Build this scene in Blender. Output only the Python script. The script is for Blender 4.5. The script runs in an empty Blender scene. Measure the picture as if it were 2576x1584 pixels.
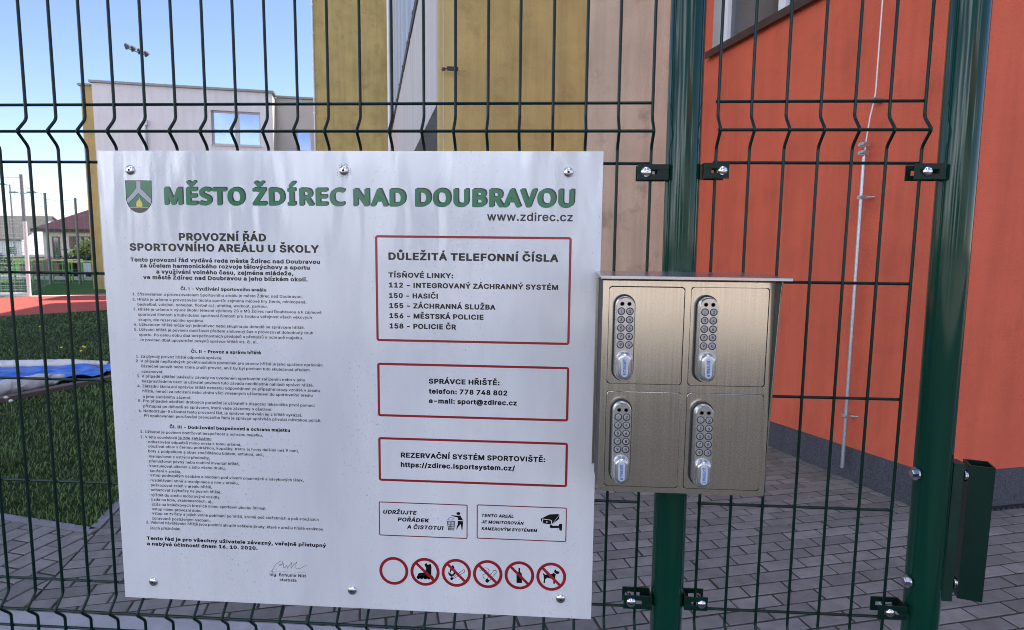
import bpy, bmesh, math, random
import numpy as np
from mathutils import Vector, Matrix

# ------------------------------------------------------------------ camera, sky, sun, exposure
scene = bpy.context.scene
COL = scene.collection
cam_data = bpy.data.cameras.new('camera')
cam = bpy.data.objects.new('camera', cam_data)
COL.objects.link(cam)
CX = Vector((0.99790584, 0.06379819, 0.01066440))
CYD = Vector((0.01787469, -0.11353832, -0.99337281))
CF = Vector((-0.06216457, 0.99148315, -0.11444093))
CAM = Vector((0.99845647, -1.09157706, -0.18677576))
m3 = Matrix((CX, -CYD, -CF)).transposed()
cam.matrix_world = Matrix.Translation(CAM) @ m3.to_4x4()
cam_data.sensor_width = 36.0
cam_data.lens = 1569.545 / 2576 * 36.0
cam_data.clip_start = 0.02
cam_data.clip_end = 3000
cam_data.dof.use_dof = True
cam_data.dof.focus_distance = 1.12
cam_data.dof.aperture_fstop = 15.0
scene.camera = cam

SUN_EL = math.radians(52)
SUN_AZ = math.radians(41.4)          # measured from +X towards +Y
sun_dir = Vector((math.cos(SUN_AZ) * math.cos(SUN_EL), math.sin(SUN_AZ) * math.cos(SUN_EL), math.sin(SUN_EL)))
world = bpy.data.worlds.new('World')
scene.world = world
world.use_nodes = True
wt = world.node_tree
for n in list(wt.nodes):
    wt.nodes.remove(n)
def wn(t, **kw):
    n = wt.nodes.new(t)
    for k, v in kw.items():
        setattr(n, k, v)
    return n
w_out = wn('ShaderNodeOutputWorld')
sky = wn('ShaderNodeTexSky', sky_type='NISHITA', sun_disc=False)
sky.sun_elevation = SUN_EL
sky.sun_rotation = math.radians(90) - SUN_AZ
sky.altitude = 500
sky.air_density = 1.0
sky.dust_density = 0.15
sky.ozone_density = 3.5
SKY = 0.071
bg = wn('ShaderNodeBackground'); bg.inputs['Strength'].default_value = SKY
tint = wn('ShaderNodeMix', data_type='RGBA', blend_type='MULTIPLY'); tint.inputs[0].default_value = 1.0; tint.inputs[7].default_value = (1.0, 0.905, 1.0, 1)
wt.links.new(sky.outputs[0], tint.inputs[6]); wt.links.new(tint.outputs[2], bg.inputs['Color'])
# fair-weather clouds in the sky (direction space of the sky itself)
tc = wn('ShaderNodeTexCoord')
sep = wn('ShaderNodeSeparateXYZ'); wt.links.new(tc.outputs['Generated'], sep.inputs[0])
def wmath(op, a, b=None):
    n = wn('ShaderNodeMath', operation=op)
    for i, v in enumerate((a, b)):
        if v is None: continue
        if isinstance(v, (int, float)): n.inputs[i].default_value = v
        else: wt.links.new(v, n.inputs[i])
    return n.outputs[0]
zz = wmath('ADD', wmath('MAXIMUM', sep.outputs[2], 0.0), 0.22)
cmb = wn('ShaderNodeCombineXYZ')
wt.links.new(wmath('DIVIDE', sep.outputs[0], zz), cmb.inputs[0])
wt.links.new(wmath('DIVIDE', sep.outputs[1], zz), cmb.inputs[1])
nz = wn('ShaderNodeTexNoise'); nz.inputs['Scale'].default_value = 1.3; nz.inputs['Detail'].default_value = 9; nz.inputs['Roughness'].default_value = 0.58
wt.links.new(cmb.outputs[0], nz.inputs['Vector'])
south = wmath('MULTIPLY', sep.outputs[1], -0.13)          # more cloud to the south
left_fill = wmath('MULTIPLY', sep.outputs[0], -0.07)  # extra cloud on the left, added to brighten the left-facing red wall
cov = wmath('ADD', wmath('ADD', nz.outputs[0], south), left_fill)
rmp = wn('ShaderNodeValToRGB')
rmp.color_ramp.elements[0].position = 0.60; rmp.color_ramp.elements[0].color = (0, 0, 0, 1)
rmp.color_ramp.elements[1].position = 0.70; rmp.color_ramp.elements[1].color = (1, 1, 1, 1)
wt.links.new(cov, rmp.inputs[0])
cl = wn('ShaderNodeBackground'); cl.inputs['Color'].default_value = (0.93, 0.95, 1.0, 1); cl.inputs['Strength'].default_value = 1.65
up = wmath('GREATER_THAN', sep.outputs[2], 0.0)
mx = wn('ShaderNodeMixShader')
wt.links.new(wmath('MULTIPLY', rmp.outputs[0], up), mx.inputs[0])
wt.links.new(bg.outputs[0], mx.inputs[1]); wt.links.new(cl.outputs[0], mx.inputs[2])
wt.links.new(mx.outputs[0], w_out.inputs[0])

sd = bpy.data.lights.new('sun', 'SUN')
sd.energy = 2.8; sd.angle = math.radians(0.5); sd.color = (1.0, 0.95, 0.87)
so = bpy.data.objects.new('sun', sd); COL.objects.link(so)
so.rotation_euler = (-sun_dir).to_track_quat('-Z', 'Y').to_euler()
so.location = (10, 10, 30)

scene.view_settings.view_transform = 'Standard'
scene.view_settings.look = 'None'
scene.view_settings.gamma = 1.0
scene.view_settings.exposure = 1.8
scene.render.engine = 'CYCLES'
scene.cycles.max_bounces = 8
scene.cycles.filter_width = 1.0
scene.cycles.use_denoising = True
scene.cycles.denoising_prefilter = 'NONE'      # keeps the small print crisp
scene.cycles.sample_clamp_indirect = 6.0

# ------------------------------------------------------------------ frames of reference
G = -1.6867758                       # paving level; z = 0 is the upper fold of the fence
TH = math.radians(16.4)
E = Vector((math.cos(TH), math.sin(TH), 0)); D = Vector((-math.sin(TH), math.cos(TH), 0))
K = Vector((3.173, 2.453, G))        # foot of the near corner of the school
def B(e, t, z): return K + E * e + D * t + Vector((0, 0, z))
def et(p): r = Vector((p[0], p[1], G)) - K; return r.dot(E), r.dot(D)
def slope(x, y):                     # paving falls gently along the red wall
    e, t = et((x, y))
    w = min(max((e + 3.6) / 2.4, 0), 1); w = w * w * (3 - 2 * w)
    return -w * 0.055 * min(max(t, 0), 3.4)
rng = random.Random(7)

# ------------------------------------------------------------------ mesh helpers
class MB:
    def __init__(s): s.v = []; s.f = []
    def face(s, pts):
        b = len(s.v); s.v += [tuple(p) for p in pts]; s.f.append(tuple(range(b, b + len(pts))))
    def add(s, verts, faces):
        b = len(s.v); s.v += [tuple(p) for p in verts]; s.f += [tuple(i + b for i in f) for f in faces]
    def box(s, p0, p1, ax=None, org=None):
        x0, y0, z0 = p0; x1, y1, z1 = p1
        vs = [(x0,y0,z0),(x1,y0,z0),(x1,y1,z0),(x0,y1,z0),(x0,y0,z1),(x1,y0,z1),(x1,y1,z1),(x0,y1,z1)]
        if ax: vs = [ax(*q) for q in vs]
        s.add(vs, [(0,3,2,1),(4,5,6,7),(0,1,5,4),(1,2,6,5),(2,3,7,6),(3,0,4,7)])
    def bbox(s, p0, p1, bev, ax=None):
        bm = bmesh.new(); bmesh.ops.create_cube(bm, size=1)
        for v in bm.verts:
            v.co = Vector([p0[i] + (v.co[i] + .5) * (p1[i] - p0[i]) for i in range(3)])
        bmesh.ops.bevel(bm, geom=list(bm.edges), offset=bev, segments=2, affect='EDGES', profile=0.5)
        bm.verts.ensure_lookup_table()
        vs = [tuple(v.co) for v in bm.verts]
        if ax: vs = [tuple(ax(*q)) for q in vs]
        fs = [tuple(v.index for v in f.verts) for f in bm.faces]
        bm.free(); s.add(vs, fs)
    def tube(s, pts, r, n=8, cap=True):
        pts = [Vector(p) for p in pts]; rr = r if isinstance(r, (list, tuple)) else [r] * len(pts)
        base = len(s.v); up = None
        for i, p in enumerate(pts):
            d = (pts[min(i + 1, len(pts) - 1)] - pts[max(i - 1, 0)]).normalized()
            if up is None: up = Vector((0, 0, 1)) if abs(d.z) < .9 else Vector((0, -1, 0))
            a = d.cross(up)
            if a.length < 1e-5: a = d.orthogonal()
            a.normalize(); b = a.cross(d)
            up = b
            for k in range(n):
                q = 2 * math.pi * k / n
                s.v.append(tuple(p + (a * math.cos(q) + b * math.sin(q)) * rr[i]))
        for i in range(len(pts) - 1):
            for k in range(n):
                a0 = base + i * n + k; a1 = base + i * n + (k + 1) % n
                s.f.append((a0, a1, a1 + n, a0 + n))
        if cap:
            s.f.append(tuple(base + k for k in range(n))[::-1])
            s.f.append(tuple(base + (len(pts) - 1) * n + k for k in range(n)))
    def lathe(s, prof, c, axis, n=20):
        # prof: (radius, height along axis)
        ax = Vector(axis).normalized(); a = ax.orthogonal().normalized(); b = ax.cross(a); c = Vector(c)
        base = len(s.v)
        for r, h in prof:
            for k in range(n):
                q = 2 * math.pi * k / n
                s.v.append(tuple(c + ax * h + (a * math.cos(q) + b * math.sin(q)) * max(r, 1e-5)))
        for i in range(len(prof) - 1):
            for k in range(n):
                a0 = base + i * n + k; a1 = base + i * n + (k + 1) % n
                s.f.append((a0, a1, a1 + n, a0 + n))
        s.f.append(tuple(base + (len(prof) - 1) * n + k for k in range(n)))
        s.f.append(tuple(base + k for k in range(n))[::-1])
    def stadium(s, cx, zt, zb, w, y0, y1, w1=None, inset=0.0, n=12, nseg=1):
        # capsule plate in the XZ plane from depth y0 to y1 (towards -Y); w1 = width at y1
        w1 = w1 or w
        def ring(w_, y, t_, b_):
            r = w_ / 2; o = []
            for k in range(n + 1):
                q = math.pi * k / n
                o.append((cx + r * math.cos(q), y, t_ - r + r * math.sin(q)))
            for k in range(n + 1):
                q = math.pi + math.pi * k / n
                o.append((cx + r * math.cos(q), y, b_ + r + r * math.sin(q)))
            return o
        d = (w - w1) / 2
        rings = []
        for i in range(nseg + 1):
            q = i / nseg
            if nseg > 1:
                dd = d * (1 - math.cos(q * math.pi / 2)); yy = y0 + (y1 - y0) * math.sin(q * math.pi / 2)
            else:
                dd = d * q; yy = y0 + (y1 - y0) * q
            rings.append(ring(w - 2 * dd, yy, zt - dd, zb + dd))
        b = len(s.v); m = len(rings[0])
        for r_ in rings: s.v += r_
        for i in range(len(rings) - 1):
            for k in range(m):
                a0 = b + i * m + k; a1 = b + i * m + (k + 1) % m
                s.f.append((a0, a0 + m, a1 + m, a1))
        s.f.append(tuple(b + (len(rings) - 1) * m + k for k in range(m))[::-1])
ORG = {}
def obj(name, mb, mat, parent=None, smooth=False, flip=False):
    me = bpy.data.meshes.new(name)
    o0 = ORG[parent.name] if parent else Vector((0, 0, 0))
    me.from_pydata([(v[0] - o0.x, v[1] - o0.y, v[2] - o0.z) for v in mb.v], [], mb.f)
    me.materials.append(mat)
    if smooth:
        me.polygons.foreach_set('use_smooth', [True] * len(me.polygons))
        try: me.set_sharp_from_angle(angle=math.radians(40))
        except Exception: pass
    me.validate(); me.update()
    o = bpy.data.objects.new(name, me); COL.objects.link(o)
    if parent: o.parent = parent
    ORG[o.name] = o0
    return o
def fixn(o):
    bm = bmesh.new(); bm.from_mesh(o.data); bmesh.ops.recalc_face_normals(bm, faces=bm.faces); bm.to_mesh(o.data); bm.free(); return o
def thing(name, label, cat, loc, group=None):
    o = bpy.data.objects.new(name, None); COL.objects.link(o); o.location = loc
    o.empty_display_size = .1; o['label'] = label; o['category'] = cat
    if group: o['group'] = group
    ORG[o.name] = Vector(loc); return o
def tag(o, label, cat, group=None):
    o['label'] = label; o['category'] = cat
    if group: o['group'] = group
    return o
def structure(name, mb, mat, smooth=False):
    o = obj(name, mb, mat, None, smooth); o['kind'] = 'structure'; return o

# ------------------------------------------------------------------ materials
MATS = {}
def mat(name, col, rough=.6, metal=0.0, spec=.5, var=0.0, vscale=6.0, bump=0.0, bscale=80.0, island=0.0, dirt=None, dscale=3.0, damt=.5, dlo=.5, dhi=.7, stretch=None, coat=0.0, ior=None, rvar=0.0, streak=0.0):
    m = bpy.data.materials.new(name); m.use_nodes = True
    nt = m.node_tree; p = nt.nodes['Principled BSDF']; N = nt.nodes.new; L = nt.links.new
    p.inputs['Roughness'].default_value = rough; p.inputs['Metallic'].default_value = metal
    p.inputs['Specular IOR Level'].default_value = spec; p.inputs['Coat Weight'].default_value = coat
    if ior: p.inputs['IOR'].default_value = ior
    tc = N('ShaderNodeTexCoord'); co = tc.outputs['Object']
    if stretch:
        mp = N('ShaderNodeMapping'); mp.inputs['Scale'].default_value = stretch; L(co, mp.inputs[0]); co = mp.outputs[0]
    c = None
    def mixc(fac, a, b, mode='MIX'):
        x = N('ShaderNodeMix'); x.data_type = 'RGBA'; x.blend_type = mode; x.clamp_result = True
        for s_, v in ((x.inputs[0], fac), (x.inputs[6], a), (x.inputs[7], b)):
            if isinstance(v, (int, float)): s_.default_value = v
            elif isinstance(v, tuple): s_.default_value = (*v[:3], 1)
            else: L(v, s_)
        return x.outputs[2]
    def noise(sc, det=5, rg=.6):
        n = N('ShaderNodeTexNoise'); n.inputs['Scale'].default_value = sc; n.inputs['Detail'].default_value = det; n.inputs['Roughness'].default_value = rg
        L(co, n.inputs['Vector']); return n.outputs[0]
    def ramp(s_, a, b, ca=(0,0,0), cb=(1,1,1)):
        r = N('ShaderNodeValToRGB'); r.color_ramp.elements[0].position = a; r.color_ramp.elements[1].position = b
        r.color_ramp.elements[0].color = (*ca, 1); r.color_ramp.elements[1].color = (*cb, 1); L(s_, r.inputs[0]); return r.outputs[0]
    c = tuple(col)
    if var:
        n = noise(vscale)
        c = mixc(ramp(n, .3, .7), tuple(x * (1 - var) for x in col), tuple(min(1, x * (1 + var)) for x in col))
    if island:
        g = N('ShaderNodeNewGeometry')
        c = mixc(1.0, c, ramp(g.outputs['Random Per Island'], 0, 1, (1 - island,) * 3, (1 + island * .4,) * 3), 'MULTIPLY')
    if dirt:
        c = mixc(mixc(1.0, ramp(noise(dscale, 8, .65), dlo, dhi), (damt,) * 3, 'MULTIPLY'), c, tuple(dirt))
    if streak:                       # rain streaks running down the face
        mp2 = N('ShaderNodeMapping'); mp2.inputs['Scale'].default_value = (1, 1, .07); L(tc.outputs['Object'], mp2.inputs[0])
        n2 = N('ShaderNodeTexNoise'); n2.inputs['Scale'].default_value = 7; n2.inputs['Detail'].default_value = 7; n2.inputs['Roughness'].default_value = .7; L(mp2.outputs[0], n2.inputs['Vector'])
        c = mixc(1.0, c, ramp(n2.outputs[0], .42, .72, (1, 1, 1), (1 - streak,) * 3), 'MULTIPLY')
    if isinstance(c, tuple): p.inputs['Base Color'].default_value = (*c[:3], 1)
    else: L(c, p.inputs['Base Color'])
    if rvar:
        mr = N('ShaderNodeMapRange'); mr.inputs[3].default_value = max(0, rough - rvar); mr.inputs[4].default_value = min(1, rough + rvar)
        L(noise(vscale * 2), mr.inputs[0]); L(mr.outputs[0], p.inputs['Roughness'])
    if bump:
        b = N('ShaderNodeBump'); b.inputs['Strength'].default_value = 1.0; b.inputs['Distance'].default_value = bump
        L(noise(bscale, 4, .6), b.inputs['Height']); L(b.outputs[0], p.inputs['Normal'])
    MATS[name] = m; return m

m_fence = mat('green powder coat', (.003, .020, .0145), .30, spec=.25, var=.2, vscale=20, bump=.0002, bscale=160, rvar=.08)
m_post = mat('green post coat', (.004, .040, .025), .10, spec=.36, var=.2, vscale=14, bump=.0002, bscale=14, stretch=(1, 1, .02), dirt=(.05, .07, .06), dscale=60, damt=.25, dlo=.62, dhi=.7)
m_tube = mat('dark green tube paint', (.003, .022, .016), .3, spec=.3, var=.15, vscale=20)
m_hinge = mat('scuffed green paint', (.004, .028, .020), .4, var=.2, vscale=30, dirt=(.25, .3, .27), dscale=90, damt=.6, dlo=.66, dhi=.72)
m_zinc = mat('zinc bolt', (.68, .68, .68), .14, metal=1, var=.1, vscale=60)
m_galv = mat('galvanised steel', (.5, .53, .57), .4, metal=.8, var=.15, vscale=60)
m_rivet = mat('aluminium rivet', (.72, .72, .70), .25, metal=1)
m_black = mat('black rubber and shade', (.012, .012, .014), .5)  # also colours the strips that paint shade on the lockbox
m_hole = mat('rivet hole', (.01, .01, .01), .8)
# notice board face: white print on sheet metal, weathered, glossy lacquer
def board_mat():
    m = mat('weathered white board', (.80, .81, .82), .16, spec=1.0)
    nt = m.node_tree; p = nt.nodes['Principled BSDF']; N = nt.nodes.new; L = nt.links.new
    tc = N('ShaderNodeTexCoord')
    mp = N('ShaderNodeMapping'); mp.inputs['Scale'].default_value = (1, 1, .22); L(tc.outputs['Object'], mp.inputs[0])
    def noise(sc, src, det=6, rg=.65):
        n = N('ShaderNodeTexNoise'); n.inputs['Scale'].default_value = sc; n.inputs['Detail'].default_value = det; n.inputs['Roughness'].default_value = rg
        L(src, n.inputs['Vector']); return n.outputs[0]
    def ramp(s_, a, b, va, vb):
        r = N('ShaderNodeMapRange'); r.inputs[1].default_value = a; r.inputs[2].default_value = b; r.inputs[3].default_value = va; r.inputs[4].default_value = vb
        L(s_, r.inputs[0]); return r.outputs[0]
    def mul(a, b):
        n = N('ShaderNodeMath'); n.operation = 'MULTIPLY'
        for i, v in enumerate((a, b)):
            if isinstance(v, float): n.inputs[i].default_value = v
            else: L(v, n.inputs[i])
        return n.outputs[0]
    mp2 = N('ShaderNodeMapping'); mp2.inputs['Scale'].default_value = (1, 1, .6); L(tc.outputs['Object'], mp2.inputs[0])
    speck = mul(ramp(noise(300, mp2.outputs[0], 3, .5), .585, .70, 0., 1.), ramp(noise(7, mp.outputs[0], 5), .40, .62, 0.10, 1.))
    cloud = ramp(noise(4, mp.outputs[0], 7), .36, .70, 0., .30)
    mx = N('ShaderNodeMath'); mx.operation = 'MAXIMUM'; L(mul(speck, .7), mx.inputs[0]); L(cloud, mx.inputs[1])
    x = N('ShaderNodeMix'); x.data_type = 'RGBA'; L(mx.outputs[0], x.inputs[0])
    x.inputs[6].default_value = (.78, .795, .815, 1); x.inputs[7].default_value = (.24, .25, .28, 1)
    L(x.outputs[2], p.inputs['Base Color'])
    L(ramp(noise(9, mp.outputs[0], 7), .3, .75, .06, .24), p.inputs['Roughness'])
    b = N('ShaderNodeBump'); b.inputs['Distance'].default_value = .011; b.inputs['Strength'].default_value = 1
    L(noise(6.5, mp.outputs[0], 3, .5), b.inputs['Height'])
    b2 = N('ShaderNodeBump'); b2.inputs['Distance'].default_value = .00005; b2.inputs['Strength'].default_value = 1
    L(noise(260, tc.outputs['Object'], 2, .5), b2.inputs['Height']); L(b.outputs[0], b2.inputs['Normal'])
    L(b2.outputs[0], p.inputs['Normal'])
    return m
m_board = board_mat()
m_ink = mat('black print', (.006, .006, .007), .22, spec=.6)
m_green = mat('green print', (.018, .16, .07), .2, spec=.55, var=.15, vscale=8)
m_red = mat('red print', (.30, .018, .026), .2, spec=.55, var=.12, vscale=10)
m_maroon = mat('dark red print', (.20, .014, .03), .2, spec=.55)
m_silver_ink = mat('grey print', (.36, .38, .42), .2, spec=.55)
m_yellow = mat('yellow print', (.72, .55, .10), .2, spec=.55)
m_brownink = mat('dark brown print', (.045, .04, .035), .2, spec=.55)
m_paper = mat('white print', (.78, .79, .81), .2, spec=.55)
m_blueink = mat('blue print', (.02, .09, .33), .3)
def steel(name, col, rough, scl):
    m = mat(name, col, rough, metal=1)
    nt = m.node_tree; p = nt.nodes['Principled BSDF']; N = nt.nodes.new; L = nt.links.new
    tc = N('ShaderNodeTexCoord'); mp = N('ShaderNodeMapping'); mp.inputs['Scale'].default_value = scl; L(tc.outputs['Object'], mp.inputs[0])
    n = N('ShaderNodeTexNoise'); n.inputs['Scale'].default_value = 1; n.inputs['Detail'].default_value = 5; L(mp.outputs[0], n.inputs['Vector'])
    r = N('ShaderNodeMapRange'); r.inputs[3].default_value = rough - .05; r.inputs[4].default_value = rough + .09; L(n.outputs[0], r.inputs[0]); L(r.outputs[0], p.inputs['Roughness'])
    b = N('ShaderNodeBump'); b.inputs['Distance'].default_value = .00005; b.inputs['Strength'].default_value = 1; L(n.outputs[0], b.inputs['Height']); L(b.outputs[0], p.inputs['Normal'])
    n2 = N('ShaderNodeTexNoise'); n2.inputs['Scale'].default_value = 9; n2.inputs['Detail'].default_value = 6; L(tc.outputs['Object'], n2.inputs['Vector'])
    x = N('ShaderNodeMix'); x.data_type = 'RGBA'; L(n2.outputs[0], x.inputs[0])
    x.inputs[6].default_value = (*[c * .82 for c in col], 1); x.inputs[7].default_value = (*[min(1, c * 1.1) for c in col], 1); L(x.outputs[2], p.inputs['Base Color'])
    return m
m_steel = steel('brushed stainless steel', (.72, .69, .61), .19, (330, 330, 4))
m_steel_lid = steel('stainless lid', (.60, .60, .62), .25, (4, 330, 330))
m_silver = mat('silver lacquer', (.62, .625, .63), .24, metal=.85, var=.05, vscale=90)
m_button = mat('grey key', (.40, .41, .42), .35, metal=.3)
m_keyring = mat('dark key ring', (.02, .022, .025), .4)
m_led = mat('dark indicator lens', (.05, .05, .05), .12)
m_tag = mat('white name tag', (.50, .56, .66), .25)
# masonry
m_orange = mat('red orange plaster', (.68, .138, .076), .9, spec=.2, var=.07, vscale=2.2, bump=.004, bscale=110, dirt=(.34, .075, .045), dscale=2.4, damt=.5, dlo=.55, dhi=.85, streak=0.16)
m_olive = mat('ochre plaster', (.475, .365, .150), .9, spec=.2, var=.10, vscale=2.5, bump=.004, bscale=120, dirt=(.18, .12, .06), dscale=3.2, damt=.6, dlo=.54, dhi=.8, streak=0.22)
m_olive2 = mat('pale ochre plaster', (.54, .435, .20), .9, spec=.2, var=.08, vscale=3, bump=.003, bscale=120, stretch=(1, 1, .25))
m_tan = mat('grey pink plaster', (.60, .52, .395), .9, spec=.2, var=.08, vscale=2.2, bump=.004, bscale=120, dirt=(.15, .115, .10), dscale=2.6, damt=.7, dlo=.56, dhi=.8, streak=0.2)
m_white_wall = mat('off white plaster', (.64, .60, .56), .85, spec=.2, var=.06, vscale=2, bump=.002, bscale=120, stretch=(1, 1, .25), streak=0.2)
m_lilac = mat('white plaster', (.72, .72, .715), .9, spec=.2, var=.05, vscale=.8, bump=.004, bscale=60, streak=0.12)
m_grey_wall = mat('pale grey plaster', (.52, .50, .50), .9, spec=.2, var=.05, vscale=.8, bump=.004, bscale=60)
m_coping = mat('zinc coping', (.22, .23, .23), .45, metal=.4, var=.1)
m_plinth = mat('dark stone chip render', (.10, .10, .115), .85, spec=.3, var=.35, vscale=150, bump=.003, bscale=140, dirt=(.03, .03, .035), dscale=120, damt=.7, dlo=.45, dhi=.6, streak=0.25)
m_membrane = mat('black dimpled membrane', (.012, .012, .015), .6)
m_frame_white = mat('white window frame', (.78, .79, .80), .35, var=.03)
m_frame_grey = mat('grey window frame', (.55, .57, .59), .45)
m_frame_beige = mat('beige window frame', (.50, .49, .48), .5)
m_frame_brown = mat('brown window frame', (.10, .055, .035), .5)
m_sill = mat('dark brown sill', (.045, .022, .016), .45, var=.2)
m_reveal = mat('grey plaster reveal', (.42, .40, .38), .9, var=.08, vscale=4)
m_glass_blue = mat('window glass', (.27, .38, .64), .16, metal=.6, var=.15, vscale=1.3)
m_glass_pale = mat('pale window glass', (.40, .43, .47), .15, metal=.5, var=.15, vscale=1)
m_glass = mat('dim window glass', (.16, .17, .18), .06, metal=.6, var=.3, vscale=1.5)
m_clad = mat('blue grey sheet cladding', (.36, .40, .44), .45, metal=.25, var=.06, stretch=(1, 1, .1))
m_clad_seam = mat('pale cladding seam', (.52, .55, .58), .45, metal=.2)
m_vent = mat('dark brown ventilation strip', (.035, .028, .022), .6)
m_soffit = mat('grey recess panel', (.40, .41, .42), .7, var=.05)  # plain even grey of the recessed wall
# ground
m_paver = mat('grey concrete paver', (.205, .197, .180), .85, spec=.3, var=.18, vscale=14, island=.26, bump=.0016, bscale=260, dirt=(.26, .26, .27), dscale=420, damt=.6, dlo=.6, dhi=.72)
m_joint = mat('sandy joint', (.06, .056, .046), .95, spec=.1, var=.4, vscale=25, dirt=(.035, .05, .02), dscale=3, damt=.8, dlo=.52, dhi=.65)
m_ground_dark = mat('dark ground for reflections', (.035, .035, .037), .9, spec=.2, var=.2, vscale=3, bump=.002, bscale=120)
m_ground_pale = mat('pale ground for reflections', (.42, .39, .34), .9, spec=.2, var=.1, vscale=.6)
m_ground = mat('grey paving ground', (.13, .13, .13), .9, spec=.2, var=.15, vscale=.8, bump=.002, bscale=60)
m_slab = mat('pale concrete slab', (.36, .36, .37), .85, spec=.25, var=.12, vscale=9, bump=.0012, bscale=240, dirt=(.22, .22, .22), dscale=5, damt=.5, dlo=.5, dhi=.75)
m_kerb = mat('concrete kerb edging', (.20, .20, .215), .85, var=.15, vscale=20, bump=.001, bscale=200)
m_soil = mat('lawn soil', (.022, .038, .014), .95, spec=.1, var=.4, vscale=6, bump=.01, bscale=30)
m_grass = mat('grass blade', (.105, .175, .050), .55, spec=.3, island=.55, var=.35, vscale=.9)
m_lawn2 = mat('far lawn', (.05, .12, .03), .9, spec=.1, var=.25, vscale=1.5, bump=.01, bscale=20)
m_track = mat('red rubber track', (.42, .085, .065), .9, spec=.15, var=.08, vscale=3, bump=.001, bscale=200)
m_line = mat('white line paint', (.75, .75, .75), .7)

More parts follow.
